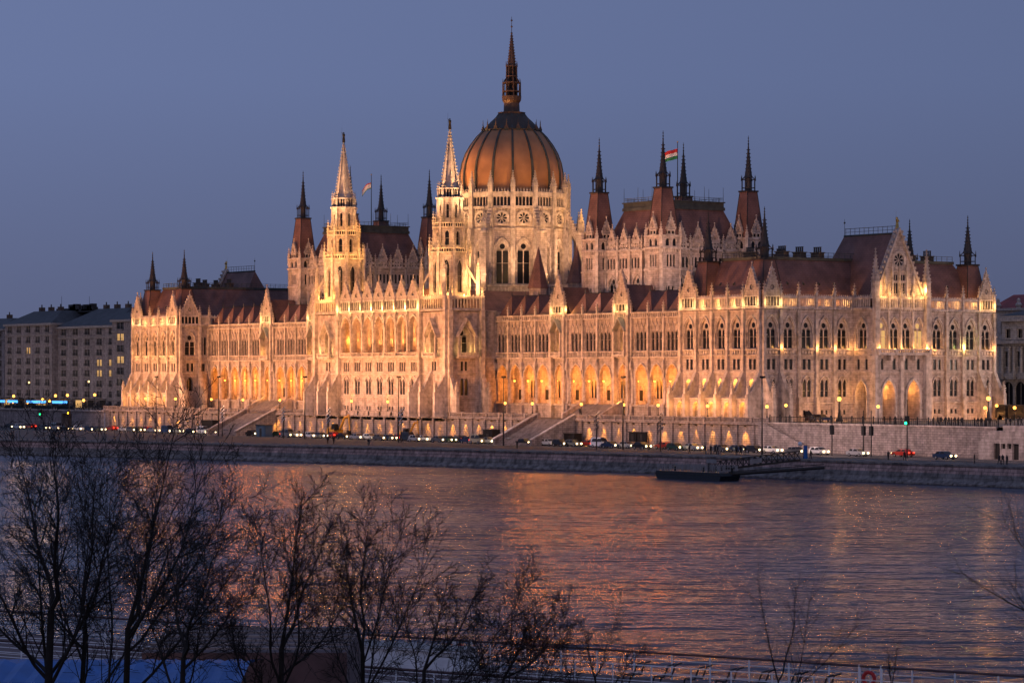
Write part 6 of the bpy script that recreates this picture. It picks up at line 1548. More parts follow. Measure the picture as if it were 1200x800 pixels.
block('apartment_building', 'recessed middle range of grey flats between two projecting ends, three windows lit', X61+.2, X131, y0+2.0, 26, 7.5, 34.2, 8, 5, GREYST, SLATE, 4, lit_idx=((4, 3), (3, 3), (3, 4), (4, 4)), roof_h=6.0)
t3 = block('apartment_building', 'projecting end of the grey flats nearest the palace with yellow lit top window', X131+.2, X165, y0, 30, 7.5, 35.8, 8, 2, GREYST, SLATE, 5, lit_idx=((6, 0), (5, 1)), roof_h=3.5)
block('apartment_building', 'grey side wing of flats at the far left edge of the scene', Xat(-60, 60), Xat(5, 60), 60, 30, 7.5, 34.5, 8, 6, GREYST, SLATE, 6, roof_h=4)
# roof plant and aerials on the flats
m = MB(); rg = random.Random(2)
xa, xb_ = Xat(66, 62), Xat(108, 62)
for i in range(16):
    x = rg.uniform(xa, xb_); h = rg.uniform(.8, 2.2); m.box(lambda s_, z, d: (x+s_, 62+d, z), -rg.uniform(.5, 1.6), rg.uniform(.5, 1.6), 39.8, 40+h, 0, 2, DARKM)
m.tube((xa+4, 62, 40), (xa+4, 62, 45), .08, .05, 4, DARKM); m.tube((xb_-2, 62, 40), (xb_-2, 62, 44.5), .08, .05, 4, DARKM)
m.box(lambda s_, z, d: (s_, 62+d, z), xa, xb_, 39.4, 40.4, 0, 5, DARKM)
obj('roof_plant', m.mesh('roof_plant'), bpy.data.objects['apartment_building.001'])
# shops, blue lit tram shelter roofs, street lamps on the left embankment street
lw = thing('embankment_wall', 'plain pale retaining wall left of the terrace with a dark underpass opening', 'retaining wall', (-330, -5, RZ))
m = MB(); fL = lambda s_, z, d: (s_, -5-d, z); ux0, ux1 = Xat(72, -5), Xat(84, -5)
wall_row(m, fL, -560, -275.2, 1.5, 8.6, [((ux0+ux1)/2, (ux1-ux0)/2, 3.0, 7.8, 0)], WALLM); m.box(fL, -560, -275.2, 8.5, 8.9, -.4, .4, TRIM)
reveal(m, fL, (ux0+ux1)/2, (ux1-ux0)/2, 3.0, 7.8, 0, 0, -4, WALLM); m.face([fL(ux0, 2, -3.9), fL(ux1, 2, -3.9), fL(ux1, 8, -3.9), fL(ux0, 8, -3.9)], VOID)
obj('wall', m.mesh('wall'), lw)
m = MB()
for i in range(150): x = -560+i*1.9; m.box(fL, x-.04, x+.04, 8.9, 9.9, -.04, .04, IRON)
m.box(fL, -560, -275.2, 9.85, 9.95, -.05, .05, IRON); obj('railing', m.mesh('railing'), lw)
for i, (p0, p1) in enumerate(((0, 6), (9, 21), (31, 54), (61, 79))):
    x0, x1 = Xat(p0, 18), Xat(p1, 18); t = thing('tram_shelter', 'blue lit shelter sign on the left embankment street, %s from the left' % nth(i+1), 'shelter', ((x0+x1)/2, 18, 8.2), 0, 'blue lit shelters')
    m = MB(); g = lambda s_, z, d: (s_, 18-d, z); m.box(g, x0-.4, x1+.4, 10.9, 11.1, -2, .2, DARKM)
    for s_ in (x0, x1): m.box(g, s_-.08, s_+.08, 8.2, 10.9, -.1, .05, DARKM)
    m.box(g, x0, x1, 8.3, 9.4, -1.8, -1.7, VOID); obj('frame', m.mesh('frame'), t)
    m = MB(); m.box(g, x0, x1, 10.1, 10.85, -.05, .05, BLUEL); obj('light_panel', m.mesh('light_panel'), t)
for i, (px, py, z) in enumerate(((16, 464, 0), (15, 471, 0), (32, 472, 0), (50, 468, 0), (58, 469.5, 0), (65, 463.5, 0), (79, 463, 0), (98, 469, 0), (111, 462.5, 0), (34, 448, 0), (104, 447, 0))):
    y = 22.0; x = Xat(px, y); zz = EZ+(HZ-py)*cam_xy(x, y)[1]/F
    t = thing('street_lamp', 'orange street lamp before the grey flats, %s in the left street group' % nth(i+1), 'street lamp', (x, y, 8.2), 0, 'orange street lamps before the flats')
    m = MB(); m.ngon(x, y, [(.1, 8.2), (.05, zz-.2)], 6, IRON); obj('post', m.mesh('post'), t)
    m = MB(); m.sph((x, y, zz), .42 if py > 455 else .28, LAMPE if py > 455 else LAMPW, 8, 6); obj('globe', m.mesh('globe'), t)
    if i % 3 == 0: pl((x, y-1, zz+.6), 400, (1, .48, .15), 1.2)
# ground floor shops (lit) under the flats: awning strips
for i in range(9):
    x = Xat(8+i*14, 49.4); t = thing('shop_front', '%s shop front under the flats, %s from the left' % ('dark' if i % 3 else 'lit', nth(i+1)), 'shop front', (x, 49.5, 8.2), 0, 'shop fronts under the flats')
    m = MB(); m.box(lambda s_, z, d: (x+s_, 49.5-d, z), -2.0, 2.0, 8.3, 10.6, 0, .12, VOID if i % 3 else LITW); obj('display_window', m.mesh('display_window'), t)
    m = MB(); m.box(lambda s_, z, d: (x+s_, 49.5-d, z), -2.6, 2.6, 10.8, 11.1, 0, 1.2, DARKM); obj('awning', m.mesh('awning'), t)
# parked line of dark low hedge before the left street
m = MB(); rg = random.Random(9)
for i in range(1400):
    x = rg.uniform(-395, -275); h = rg.uniform(8.6, 10.4); y = rg.uniform(6, 9); s_ = .18; a = rg.random()*3
    m.face([(x-s_*cos(a), y-s_*sin(a), h), (x+s_*cos(a), y+s_*sin(a), h+rg.uniform(-.1, .1)), (x, y+.1, h+s_*1.5)], BARK)
thing('hedge', 'low dark leafless hedge along the street left of the palace', 'hedge', (0, 0, 0), 0, None, m.mesh('hedge'))

# ---- classical building right of the palace
yR = 96.0; sR = lambda p: Xat(p, yR)
def classical():
    x0, x1 = sR(1174), sR(1260); zt = EZ+(441-366)*cam_xy(x0, yR)[1]/F
    Yc = cam_xy(sR(1185), yR)[1]; Z = lambda py: EZ+(441-py)*Yc/F
    t = thing('classical_building', 'pale classical building with columns and arches right of the palace', 'building', ((x0+x1)/2, yR, 8))
    m = MB(); g = lambda s_, z, d: (s_, yR-d, z); W_ = x1-x0; n = 6; cw = W_/n
    cs = [x0+cw*(i+.5) for i in range(n)]
    rows = [(6.0, Z(440), 1.6, 8.6, Z(460)+1.0, 1.5), (Z(440), Z(401), .9, Z(432)+.5, Z(408)-.8, 0), (Z(401), Z(375), .8, Z(396), Z(386), 0)]
    for ri, (za, zb, w, zs, zp, h) in enumerate(rows):
        wall_row(m, g, x0, x1, za, zb, [(c, w, zs, zp, h) for c in cs], CREAM)
        for c in cs:
            mm_ = MB(); reveal(mm_, ident, 0, w, 0, zp-zs, h, 0, -.5, CREAM); mm_.face([ident(x, z, -.45) for x, z in outline(w, 0, zp-zs, h)], GLASS); mm_.box(ident, -.05, .05, 0, zp-zs+h*.8, -.44, -.38, CREAM); mm_.box(ident, -w-.2, w+.2, -.25, 0, 0, .3, CREAM)
            if h == 0: mm_.pyr(ident, -w-.3, w+.3, zp-zs+.2, zp-zs+.9, 0, .3, CREAM, .2)
            place('window', shared(('cl', ri), lambda: mm_.mesh('window')), g, c, zs, 0, t)
        m.box(g, x0-.3, x1, zb-.3, zb+.35, 0, .9, CREAM)
    for i in range(n+1):
        c = x0+cw*i
        for q in (-.75, .75): m.ngon(c+q, yR-.7, [(.5, Z(437)), (.38, Z(435)), (.34, Z(408)), (.55, Z(406))], 8, CREAM)
        m.box(g, c-1.3, c+1.3, Z(444), Z(437), 0, 1.4, CREAM)
    m.box(g, x0, x1, Z(375), Z(370), -.4, .4, CREAM)
    m.box(lambda s_, z, d: (s_, d, z), x0, x0+.3, 6, Z(375), yR+.3, yR+30, CREAM)
    obj('wall', m.mesh('wall'), t)
    m = MB(); V = [(x0-.5, yR-.5, Z(370)), (x1, yR-.5, Z(370)), (x1, yR+30, Z(370)), (x0-.5, yR+30, Z(370)), (x0+6, yR+8, Z(357)), (x1-3, yR+8, Z(357)), (x1-3, yR+22, Z(357)), (x0+6, yR+22, Z(357))]
    m.poly(V, [(0,1,5,4), (1,2,6,5), (2,3,7,6), (3,0,4,7), (4,5,6,7)], SLATE); obj('roof', m.mesh('roof'), t)
classical()
def redroof():
    y = 128.0; x0, x1 = Xat(1160, y), Xat(1290, y); Yc = cam_xy(x0, y)[1]; Z = lambda py: EZ+(441-py)*Yc/F
    t = thing('red_roofed_building', 'pale building with ornate parapet figures and a dark red roof behind the palace corner', 'building', ((x0+x1)/2, y, 8))
    m = MB(); g = lambda s_, z, d: (s_, y-d, z); n = 12; cw = (x1-x0)/n
    for za, zb in ((6, Z(440)), (Z(440), Z(402)), (Z(402), Z(363))):
        ops = [(x0+cw*(i+.5), .8, za+(zb-za)*.25, za+(zb-za)*.75, 0) for i in range(n)]
        wall_row(m, g, x0, x1, za, zb, ops, CREAM); m.box(g, x0, x1, zb-.3, zb+.3, 0, .7, CREAM)
        for o_ in ops:
            hh = o_[3]-o_[2]
            def mk(hh=hh):
                q = MB(); reveal(q, ident, 0, .8, 0, hh, 0, 0, -.5, CREAM); q.face([ident(x, z, -.45) for x, z in outline(.8, 0, hh, 0)], GLASS); q.box(ident, -.04, .04, 0, hh, -.44, -.38, CREAM); return q.mesh('window')
            place('window', shared(('rr', round(hh, 1)), mk), g, o_[0], o_[2], 0, t)
    for i in range(5):
        c = x0+3+i*7; m.ngon(c, y-.2, [(.8, Z(363)), (.5, Z(361)), (.9, Z(358)), (.4, Z(355)), (.45, Z(352)), (.1, Z(350))], 8, CREAM)
    obj('wall', m.mesh('wall'), t)
    m = MB(); V = [(x0-.5, y-.5, Z(363)), (x1, y-.5, Z(363)), (x1, y+40, Z(363)), (x0-.5, y+40, Z(363)), (x0+1, y+7, Z(345)), (x1-3, y+7, Z(345)), (x1-3, y+30, Z(345)), (x0+1, y+30, Z(345))]
    m.poly(V, [(0,1,5,4), (1,2,6,5), (2,3,7,6), (3,0,4,7), (4,5,6,7)], REDROOF)
    obj('roof', m.mesh('roof'), t)
    for c in (x0+8, x0+13): 
        m = MB(); m.ngon(c, y+8, [(.35, Z(346)), (.3, Z(340)), (.5, Z(339)), (.1, Z(336))], 6, CHIM); obj('chimney', m.mesh('chimney'), t)
redroof()
# dark buses at the foot of the classical building
for i, (p0, p1) in enumerate(((1166, 1178), (1181, 1200))):
    yb_ = 60; x0, x1 = Xat(p0, yb_), Xat(p1, yb_); t = thing('bus', ('dark bus parked against the palace corner at the right', 'dark bus parked below the classical building at the right edge')[i], 'bus', ((x0+x1)/2, yb_, 9.2))
    g = lambda s_, z, d: (s_, yb_-d, z); m = MB(); m.box(g, x0, x1, 9.5, 12.3, -2.5, 0, DARKM); obj('body', m.mesh('body'), t)
    m = MB(); m.box(g, x0+.4, x1-.4, 10.5, 11.8, 0, .03, GLASS); obj('window', m.mesh('window'), t)
    for s_ in (x0+1.5, x1-1.5): m = MB(); m.tube((s_, yb_-.1, 9.65), (s_, yb_+.3, 9.65), .48, .48, 12, TYRE, True); obj('wheel', m.mesh('wheel'), t)

# ================================================================== RIVER, NEAR BANK, SHIP
wm = bpy.data.materials.new('river_water'); wm.use_nodes = True; nt = wm.node_tree; nt.nodes.clear(); L = nt.links.new
wo = nt.nodes.new('ShaderNodeOutputMaterial'); wmx = nt.nodes.new('ShaderNodeMixShader'); wd = nt.nodes.new('ShaderNodeBsdfDiffuse'); b = nt.nodes.new('ShaderNodeBsdfGlossy'); fr_n = nt.nodes.new('ShaderNodeFresnel')
wd.inputs[0].default_value = (.042, .050, .076, 1); b.inputs['Color'].default_value = (1, .93, .93, 1); fr_n.inputs[0].default_value = 1.333
fm = nt.nodes.new('ShaderNodeMath'); fm.operation = 'MULTIPLY'; fm.inputs[1].default_value = WREF; L(fr_n.outputs[0], fm.inputs[0]); L(fm.outputs[0], wmx.inputs[0]); L(wd.outputs[0], wmx.inputs[1]); L(b.outputs[0], wmx.inputs[2]); L(wmx.outputs[0], wo.inputs[0])
tc = nt.nodes.new('ShaderNodeTexCoord')
def nz(scale, detail, rot, sx, sy):
    mp = nt.nodes.new('ShaderNodeMapping'); mp.vector_type = 'TEXTURE'; mp.inputs['Scale'].default_value = (1/sx, 1/sy, 1); mp.inputs['Rotation'].default_value = (0, 0, rot); L(tc.outputs['Object'], mp.inputs[0])
    n_ = nt.nodes.new('ShaderNodeTexNoise'); n_.inputs['Scale'].default_value = scale; n_.inputs['Detail'].default_value = detail; L(mp.outputs[0], n_.inputs['Vector']); return n_
a1 = nz(.17, 4, radians(50), .5, 1.0); a2 = nz(.8, 4, radians(60), .5, 1.0); a3 = nz(.02, 4, radians(70), .4, 1.0)
def bump(h, dist, prev=None, st=1.0):
    bp = nt.nodes.new('ShaderNodeBump'); bp.inputs['Distance'].default_value = dist; bp.inputs['Strength'].default_value = st; L(h.outputs[0], bp.inputs['Height'])
    if prev: L(prev.outputs[0], bp.inputs['Normal'])
    return bp
a4 = nz(2.6, 3, radians(52), .5, 1.0)
b3 = bump(a4, WAVE3, bump(a2, WAVE2, bump(a1, WAVE1))); L(b3.outputs[0], b.inputs['Normal']); L(b3.outputs[0], fr_n.inputs['Normal'])
mr = nt.nodes.new('ShaderNodeMapRange'); mr.inputs[1].default_value = .4; mr.inputs[2].default_value = .62; mr.inputs[3].default_value = .13; mr.inputs[4].default_value = .25; L(a3.outputs[0], mr.inputs[0]); L(mr.outputs[0], b.inputs['Roughness'])
m = MB(); m.face([(-3000, -3000, 0), (3000, -3000, 0), (3000, 3, 0), (-3000, 3, 0)], wm); struct('river', m.mesh('river'))

# near bank ground (behind the ship) sloping up to the camera
rt = Vector((SI, CO, 0)); fw = Vector((-CO, SI, 0)); C0 = Vector((CX, CY, 0))
def cw_(x, d, z): p = C0+rt*x+fw*d; return (p.x, p.y, z)
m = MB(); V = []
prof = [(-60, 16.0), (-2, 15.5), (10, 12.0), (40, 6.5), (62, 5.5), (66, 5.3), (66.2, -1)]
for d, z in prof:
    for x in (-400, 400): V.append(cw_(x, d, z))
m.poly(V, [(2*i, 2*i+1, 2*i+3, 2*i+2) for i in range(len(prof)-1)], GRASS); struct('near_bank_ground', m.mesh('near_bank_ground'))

# moored ship: built in its own frame; bow direction along the rail line
RT = 6.4; DZ = 5.3
A = Vector((*G(400, 741, RT), 0)); B = Vector((*G(1200, 792, RT), 0)); ud = (B-A).normalized(); vd = Vector((-ud.y, ud.x, 0))   # vd points to the far side
SA = A-ud*60
def sp_(s_, z, d): p = SA+ud*s_+vd*(-d); return (p.x, p.y, z)     # d positive: towards the camera
ship = thing('moored_ship', 'long white river ship with railed brown sun deck moored by the near bank', 'ship', (SA.x, SA.y, 0))
m = MB(); Lh = 130
m.box(sp_, 0, Lh, 0.0-.5, 3.0, 0, 12, WHITEP); m.box(sp_, 2, Lh-4, 3.0, DZ-.12, .4, 11.6, WHITEP); obj('hull', m.mesh('hull'), ship)
m = MB(); m.box(sp_, 0, Lh, DZ-.12, DZ, -.1, 12.1, DECK); obj('sun_deck', m.mesh('sun_deck'), ship)
m = MB()
for d, H, zz in ((0.0, RT, DZ), (11.9, RT, DZ)):
    m.tube(sp_(0, H, d), sp_(Lh, H, d), .055, .055, 6, DECK)
    for z in (H-.28, H-.56, H-.84): m.tube(sp_(0, z, d), sp_(Lh, z, d), .018, .018, 4, WHITEP)
    for i in range(int(Lh/1.9)): s_ = i*1.9; m.tube(sp_(s_, zz, d), sp_(s_, H, d), .035, .035, 4, WHITEP)
obj('railing', m.mesh('railing'), ship)
m = MB()
for i in range(6):
    d = 2.2+i*1.7; m.box(sp_, 0, Lh, DZ+.004, DZ+.03, d, d+.07, WHITEP)
obj('deck_line', m.mesh('deck_line'), ship)
m = MB()                                                  # inner rail
for i in range(40):
    s_ = 30+i*1.9; m.tube(sp_(s_, DZ, 4.0), sp_(s_, DZ+1.0, 4.0), .03, .03, 4, WHITEP)
for z in (.35, .68, 1.0): m.tube(sp_(30, DZ+z, 4.0), sp_(104, DZ+z, 4.0), .022, .022, 4, WHITEP)
obj('inner_railing', m.mesh('inner_railing'), ship)
def s_at(px, d_): return min(range(0, 1300), key=lambda k_: abs((600+F*cam_xy(*sp_(k_*.1, 0, d_)[:2])[0]/cam_xy(*sp_(k_*.1, 0, d_)[:2])[1])-px))*.1
q0, q1 = s_at(392, 1), s_at(556, 1)
m = MB(); m.pyr(sp_, q0, q1, DZ, DZ+.85, .6, 2.6, WHITEP, .96); m.box(sp_, q0-.1, q1+.1, DZ+.85, DZ+.93, .5, 2.8, GREYTR); obj('skylight_cover', m.mesh('skylight_cover'), ship)
def ring_mesh(R_, r_, mat):
    q = MB(); n = 16
    for i in range(n): a, c = 2*pi*i/n, 2*pi*(i+1)/n; q.tube((R_*cos(a), 0, R_*sin(a)), (R_*cos(c), 0, R_*sin(c)), r_, r_, 6, mat)
    return q.mesh('life_ring')
LR = ring_mesh(.26, .08, FRED)
for px, lab in ((1018, 'red life ring hanging on the ship railing right of the middle'), (541, 'red life ring on the ship railing behind the bare twigs')):
    best = min(range(0, 1300), key=lambda k_: abs((600+F*cam_xy(*sp_(k_*.1, 0, .1)[:2])[0]/cam_xy(*sp_(k_*.1, 0, .1)[:2])[1])-px)); s_ = best*.1
    p = sp_(s_, DZ+.62, .12); thing('life_ring', lab, 'life ring', p, atan2(ud.y, ud.x), None, LR)
    
    for q in (-.5, .5): m = MB(); m.tube(sp_(s_+q, DZ, 0), sp_(s_+q, DZ+1.15, 0), .06, .06, 5, WHITEP); obj('ring_post', m.mesh('ring_post'), ship)
# stacked loungers / curved seats on the deck
for k_ in range(7):
    s_ = s_at(745, 2.6)+k_*1.5; m = MB()
    for q in (-.3, .3):
        P_ = [(s_-.5, DZ, 2.6+q), (s_-.35, DZ+.45, 2.6+q), (s_+.1, DZ+.42, 2.6+q), (s_+.3, DZ+.9, 2.6+q), (s_+.6, DZ+1.0, 2.6+q)]
        for a, c in zip(P_[:-1], P_[1:]): m.tube(sp_(*a), sp_(*c), .035, .035, 5, IRON)
    m.poly([sp_(s_-.35, DZ+.45, 2.3), sp_(s_+.1, DZ+.42, 2.3), sp_(s_+.1, DZ+.42, 2.9), sp_(s_-.35, DZ+.45, 2.9)], [(0,1,2,3)], DECK)
    thing('deck_chair', 'dark curved deck chair on the ship, %s from the left' % nth(k_+1), 'deck chair', (0, 0, 0), 0, 'deck chairs on the ship', m.mesh('deck_chair'))
# second vessel at the lower left with a blue canvas canopy
def lv(px, z, d):          # plan point on bearing px at distance d
    a = (px-600)/F*d; return cw_(a, d, z)
bo = thing('canopied_boat', 'low boat with bright blue canvas canopy and lit cabin at the lower left', 'boat', lv(120, 5, 84))
m = MB(); z = 18.2-(772-441)*86/F
def bx_(x0, x1, d0, d1, z0, z1, mat, nm, slope=0.0):
    q = MB(); V = [cw_(x, d, zz) for zz in (z0, z1) for x, d in ((x0, d0), (x1, d0), (x1, d1+slope*0), (x0, d1))]
    q.poly(V, [(0,1,2,3), (4,5,6,7), (0,1,5,4), (1,2,6,5), (2,3,7,6), (3,0,4,7)], mat); obj(nm, q.mesh(nm), bo)
xa_ = (-60-600)/F*82; xc_ = (300-600)/F*82
bx_(xa_, xc_, 70, 84, -.4, 6.2, WHITEP, 'hull')
q = MB(); n = 14
for i in range(n):
    x0 = xa_+(xc_-xa_)*i/n; x1 = xa_+(xc_-xa_)*(i+1)/n; sg = .12
    for (d0, z0, d1, z1) in ((77.5, 10.1, 80.5, 10.42), (80.5, 10.42, 84, 10.1)):
        q.face([cw_(x0, d0, z0), cw_((x0+x1)/2, d0, z0-sg), cw_((x0+x1)/2, d1, z1-sg), cw_(x0, d1, z1)], BLUEP); q.face([cw_((x0+x1)/2, d0, z0-sg), cw_(x1, d0, z0), cw_(x1, d1, z1), cw_((x0+x1)/2, d1, z1-sg)], BLUEP)
    q.face([cw_(x0, 77.5, 10.1), cw_(x1, 77.5, 10.1), cw_(x1, 77.45, 9.9), cw_(x0, 77.45, 9.9)], BLUEP)
obj('canopy', q.mesh('canopy'), bo)
for i in range(n):
    x0 = xa_+(xc_-xa_)*i/n; q = MB(); q.tube(cw_(x0, 77.6, 6.2), cw_(x0, 77.6, 10.1), .05, .05, 5, WHITEP); obj('canopy_post', q.mesh('canopy_post'), bo)
q = MB(); q.poly([cw_(xa_, 80, 6.2), cw_(xc_-4, 80, 6.2), cw_(xc_-4, 80, 9.9), cw_(xa_, 80, 9.9)], [(0,1,2,3)], LITW); obj('lit_cabin', q.mesh('lit_cabin'), bo)
# dark red-brown cabin roof between boat and ship
q = MB(); x0, x1 = (185-600)/F*92, (415-600)/F*92
V = [cw_(x, d, zz) for zz in (5.0, 9.9) for x, d in ((x0, 88), (x1, 88), (x1, 96), (x0, 96))]; q.poly(V, [(0,1,2,3), (4,5,6,7), (0,1,5,4), (1,2,6,5), (2,3,7,6), (3,0,4,7)], DECK)
for i in range(6): q.tube(cw_(x0, 88.5+i*1.4, 9.98), cw_(x1, 88.5+i*1.4, 9.98), .05, .05, 4, WALLM)
obj('cabin_roof', q.mesh('cabin_roof'), bo)

# ================================================================== BARE TREES
def grow(rg, mb, p, d, r, ln, lvl, maxl, thin, up=.03):
    n = (7, 6, 5, 4)[min(lvl, 3)]; step = ln/n; q = Vector(p); dd = Vector(d).normalized(); r1 = thin*.7
    for i in range(n):
        ra = max(thin*.7, r*(1-i/n*.8)); rb = max(thin*.7, r*(1-(i+1)/n*.8))
        k = .10 if lvl < 2 else .15
        dd = (dd+Vector((rg.gauss(0, k), rg.gauss(0, k), rg.gauss(0, k*.6)+up))).normalized()
        e = q+dd*step; mb.tube(q, e, ra, rb, 4 if ra > .014 else 3, BARK); q = e
        if lvl < maxl and i < n-1 and (i > 0 or lvl > 0) and rg.random() < (.82 if lvl < 2 else .68):
          for _k in range(2 if (lvl == 1 and rg.random() < .25) else 1):
            ax = dd.orthogonal().normalized(); ax.rotate(Matrix.Rotation(rg.uniform(0, 2*pi), 3, dd)); sp = rg.uniform(.5, 1.0)
            grow(rg, mb, q, dd*cos(sp)+ax*sin(sp), max(thin, rb*.6), ln*rg.uniform(.34, .6)*(1-.35*i/n), lvl+1, maxl, thin, up)
def bank_z(d):
    for (d0, z0), (d1, z1) in zip(prof[:-1], prof[1:]):
        if d0 <= d <= d1: return z0+(z1-z0)*(d-d0)/(d1-d0)
    return 5
def tree(label, seed, dist, px0, fork, limbs, r0_, maxl=3, spread=.55, thin=.0062):
    """px0: bearing of the foot; fork: (px, py) of the first fork; limbs: [(px, py)] tips of the main limbs"""
    rg = random.Random(seed); d = dist; r0 = r0_*.74
    foot = AtD(px0, 800, d); foot.z = bank_z(d)-.1; fk = AtD(fork[0], fork[1], d)
    t = thing('bare_tree', label, 'tree', tuple(foot))
    tm = MB(); n = 6; q = foot.copy()
    for i in range(n):
        e = foot.lerp(fk, (i+1)/n)+Vector((rg.gauss(0, .04), rg.gauss(0, .04), 0))*(i < n-1)
        tm.tube(q, e, r0*(1.25-.45*i/n), r0*(1.25-.45*(i+1)/n), 8, BARK); q = e
    obj('trunk', tm.mesh('trunk', True), t)
    cm = MB(); base0 = AtD(px0, 800, d)
    for li, (px, py, dd) in enumerate(limbs):
        s0 = foot.lerp(fk, 1.0 if li < 2 else rg.uniform(.72, .97)); tip = AtD(px, py, d+dd*1.3); v = tip-s0; L_ = v.length; n = 9; q = s0.copy(); rr = r0*(.55 if li < 2 else .40); side = Vector((v.y, -v.x, 0)).normalized()
        bow = rg.uniform(-.06, .06)*L_; ph = rg.uniform(0, 6)
        for i in range(n):
            t1 = (i+1)/n; e = s0+v*t1+side*(bow*sin(pi*t1)+.03*L_*sin(ph+t1*9)*(1-t1))+Vector((0, 0, -.06*L_*sin(pi*t1)))
            ra = rr*(1-i/n)**.9+thin*.8; rb = rr*(1-t1)**.9+thin*.8
            cm.tube(q, e, ra, rb, 6 if ra > .04 else 4, BARK); dr_ = (e-q).normalized(); q = e
            for _ in range(2 if i < 4 else 3):
                if i == 0: continue
                ax = dr_.orthogonal().normalized(); ax.rotate(Matrix.Rotation(rg.uniform(0, 2*pi), 3, dr_)); sp = rg.uniform(.4, .85)
                grow(rg, cm, q, dr_*cos(sp)+ax*sin(sp), max(thin, rb*.5), L_*rg.uniform(.26, .50)*(1-.3*i/n), 1, maxl, thin)
    obj('crown', cm.mesh('crown'), t)
def T(*a, **k): tree(*a, **k)
T('big bare tree with its leaning trunk at the lower left corner', 1, 56, 38, (60, 715), [(20, 532, 1), (60, 522, -1), (110, 572, 2), (-30, 602, -1), (135, 622, 0), (-40, 692, 1), (40, 592, 0)], .12)
T('tall bare tree reaching up in front of the terrace left of the site kiosk', 2, 60, 92, (100, 740), [(112, 560, 1), (150, 572, -1), (66, 552, 1), (180, 622, 2), (25, 662, 0), (90, 632, -1)], .085)
T('bare tree whose highest twig crosses the quay wall', 3, 57, 128, (150, 735), [(205, 501, 0), (178, 561, 1), (238, 551, -1), (268, 591, 1), (130, 576, 2), (290, 646, -1), (215, 606, 1)], .10)
T('bare tree with a dark upright trunk forking low between two leaning trunks', 4, 54, 205, (215, 770), [(215, 628, 1), (255, 638, -1), (165, 658, 1), (290, 688, 0), (240, 708, 1)], .08)
T('crooked bare tree with arching limbs left of the middle', 5, 55, 320, (330, 760), [(352, 594, 0), (385, 621, 1), (305, 626, -1), (425, 666, 1), (262, 686, 1), (345, 636, -1), (280, 746, 0)], .085)
T('slim bare tree with fine spreading twigs', 6, 58, 420, (425, 765), [(400, 631, 0), (432, 614, 1), (468, 631, -1), (502, 651, 0), (372, 676, 1), (455, 686, 1)], .075)
T('low bare tree with wide fan of twigs in front of the ship rail', 7, 55, 480, (497, 785), [(520, 699, 0), (560, 689, 1), (605, 709, -1), (635, 739, 0), (470, 714, 1), (540, 744, 1)], .06)
T('bare bush-like tree with twigs reaching right over the deck', 8, 54, 575, (590, 795), [(620, 730, 0), (662, 725, 1), (650, 765, -1), (560, 740, 0), (600, 702, 1)], .048)
T('small bare tree rising above the deck rail right of the middle', 9, 56, 690, (698, 798), [(685, 739, 0), (722, 726, 1), (748, 759, -1), (660, 764, 0)], .03, maxl=2, thin=.0055)
T('thin forked sapling standing alone before the deck rail', 10, 50, 915, (912, 798), [(888, 680, 0), (932, 690, .3), (948, 705, -.3), (1003, 735, 0)], .026, maxl=1, spread=.4, thin=.005)
T('faint small sapling with a few twigs near the life ring', 11, 52, 1050, (1045, 805), [(1040, 760, 0), (1052, 755, 0)], .016, maxl=1, spread=.4, thin=.0045)
T('bare tree entering from the right edge with one long drooping limb', 12, 38, 1290, (1290, 745), [(1128, 672, 0), (1178, 612, .4), (1190, 690, .3)], .04, maxl=1, spread=.5, thin=.0045)

# ================================================================== LIGHT
# warm floods from the roadside masts and from across the forecourt
for i, x in enumerate(range(-262, 10, 17)):
    spot((x, -33, 13.0), (x, 2, 34), FLOOD*(1.45 if x < -200 else (1.25 if x < -105 else .95)), 104, (1, .42, .15), 1.5, .85)
# grazing lamps at foot of pavilions, in niches
for s in (1, -1):
    for c in (3.0, 8.0, 13.0, 18.0, 23.2):
        pl((Xs(s, c), -1.95, 12.5), 130, (1, .36, .045), .1); pl((Xs(s, c), .3, 17.2), 170, (1, .42, .06), .12); pl((Xs(s, c), -3.9, 12.2), 260, (1, .40, .08), .4)
        if s < 0 : pl((Xs(s, c), -1.6, 24.1), 240, (1, .45, .12), .2)
    for c in (3.0, 23.2): 
        for q in (-1.9, 1.9): pl((Xs(s, c+q), -1.0, 32.9), 170, (1, .62, .22), .15)
    for c in (8, 13, 18): pl((Xs(s, c), .7, 33.3), 420, (1, .5, .14), .15); pl((Xs(s, c), -1.0, 32.4), 90, (1, .55, .16), .15)
for c in (6, 20, 32, 46, 58): spot((36, c-6, 11.5), (0, c, 24), 7500, 100, (1, .60, .44), 1.2, .8)  # floods added over the plaza to brighten the south face; no poles there
# window sill lights on the south face
for c in (4.6, 14.0, 18.8, 23.0, 42.4, 46.0, 54.5, 63.0): pl((1.1, c, 24.0), 230, (1, .45, .12), .15)
pl((1.1, 54.5, 24.4), 160, (.75, 1, .25), .2)
for c in (25.6, 28.6, 31.9, 35.2, 38.2): pl((6.9, c, 24.0), 260, (1, .46, .12), .15)
for c in (26.5, 29.5, 34.3, 37.4): pl((7.0, c, 34.9), 260, (1, .52, .15), .15)
pl((6.4, 25.9, 36.0), 380, (1, .5, .13), .15); pl((6.4, 38.0, 36.0), 380, (1, .5, .13), .15)
for c in (4.2, ): pl((1.0, c, 33.0), 200, (1, .62, .2), .15); pl((1.0, .6, 33.0), 120, (1, .62, .2), .15)
for c in (59.8, 63.2): pl((1.0, c, 33.0), 220, (1, .55, .16), .15)
for c in (28.5, 35.3): pl((3.6, c, 15.5), 420, (1, .40, .08), .2)
pl((2.7, 22.8, 15.0), 320, (1, .42, .08), .2)
for c in (46, 52, 57.5, 62): pl((3.2, c, 10.2), 260, (1, .42, .12), .2)
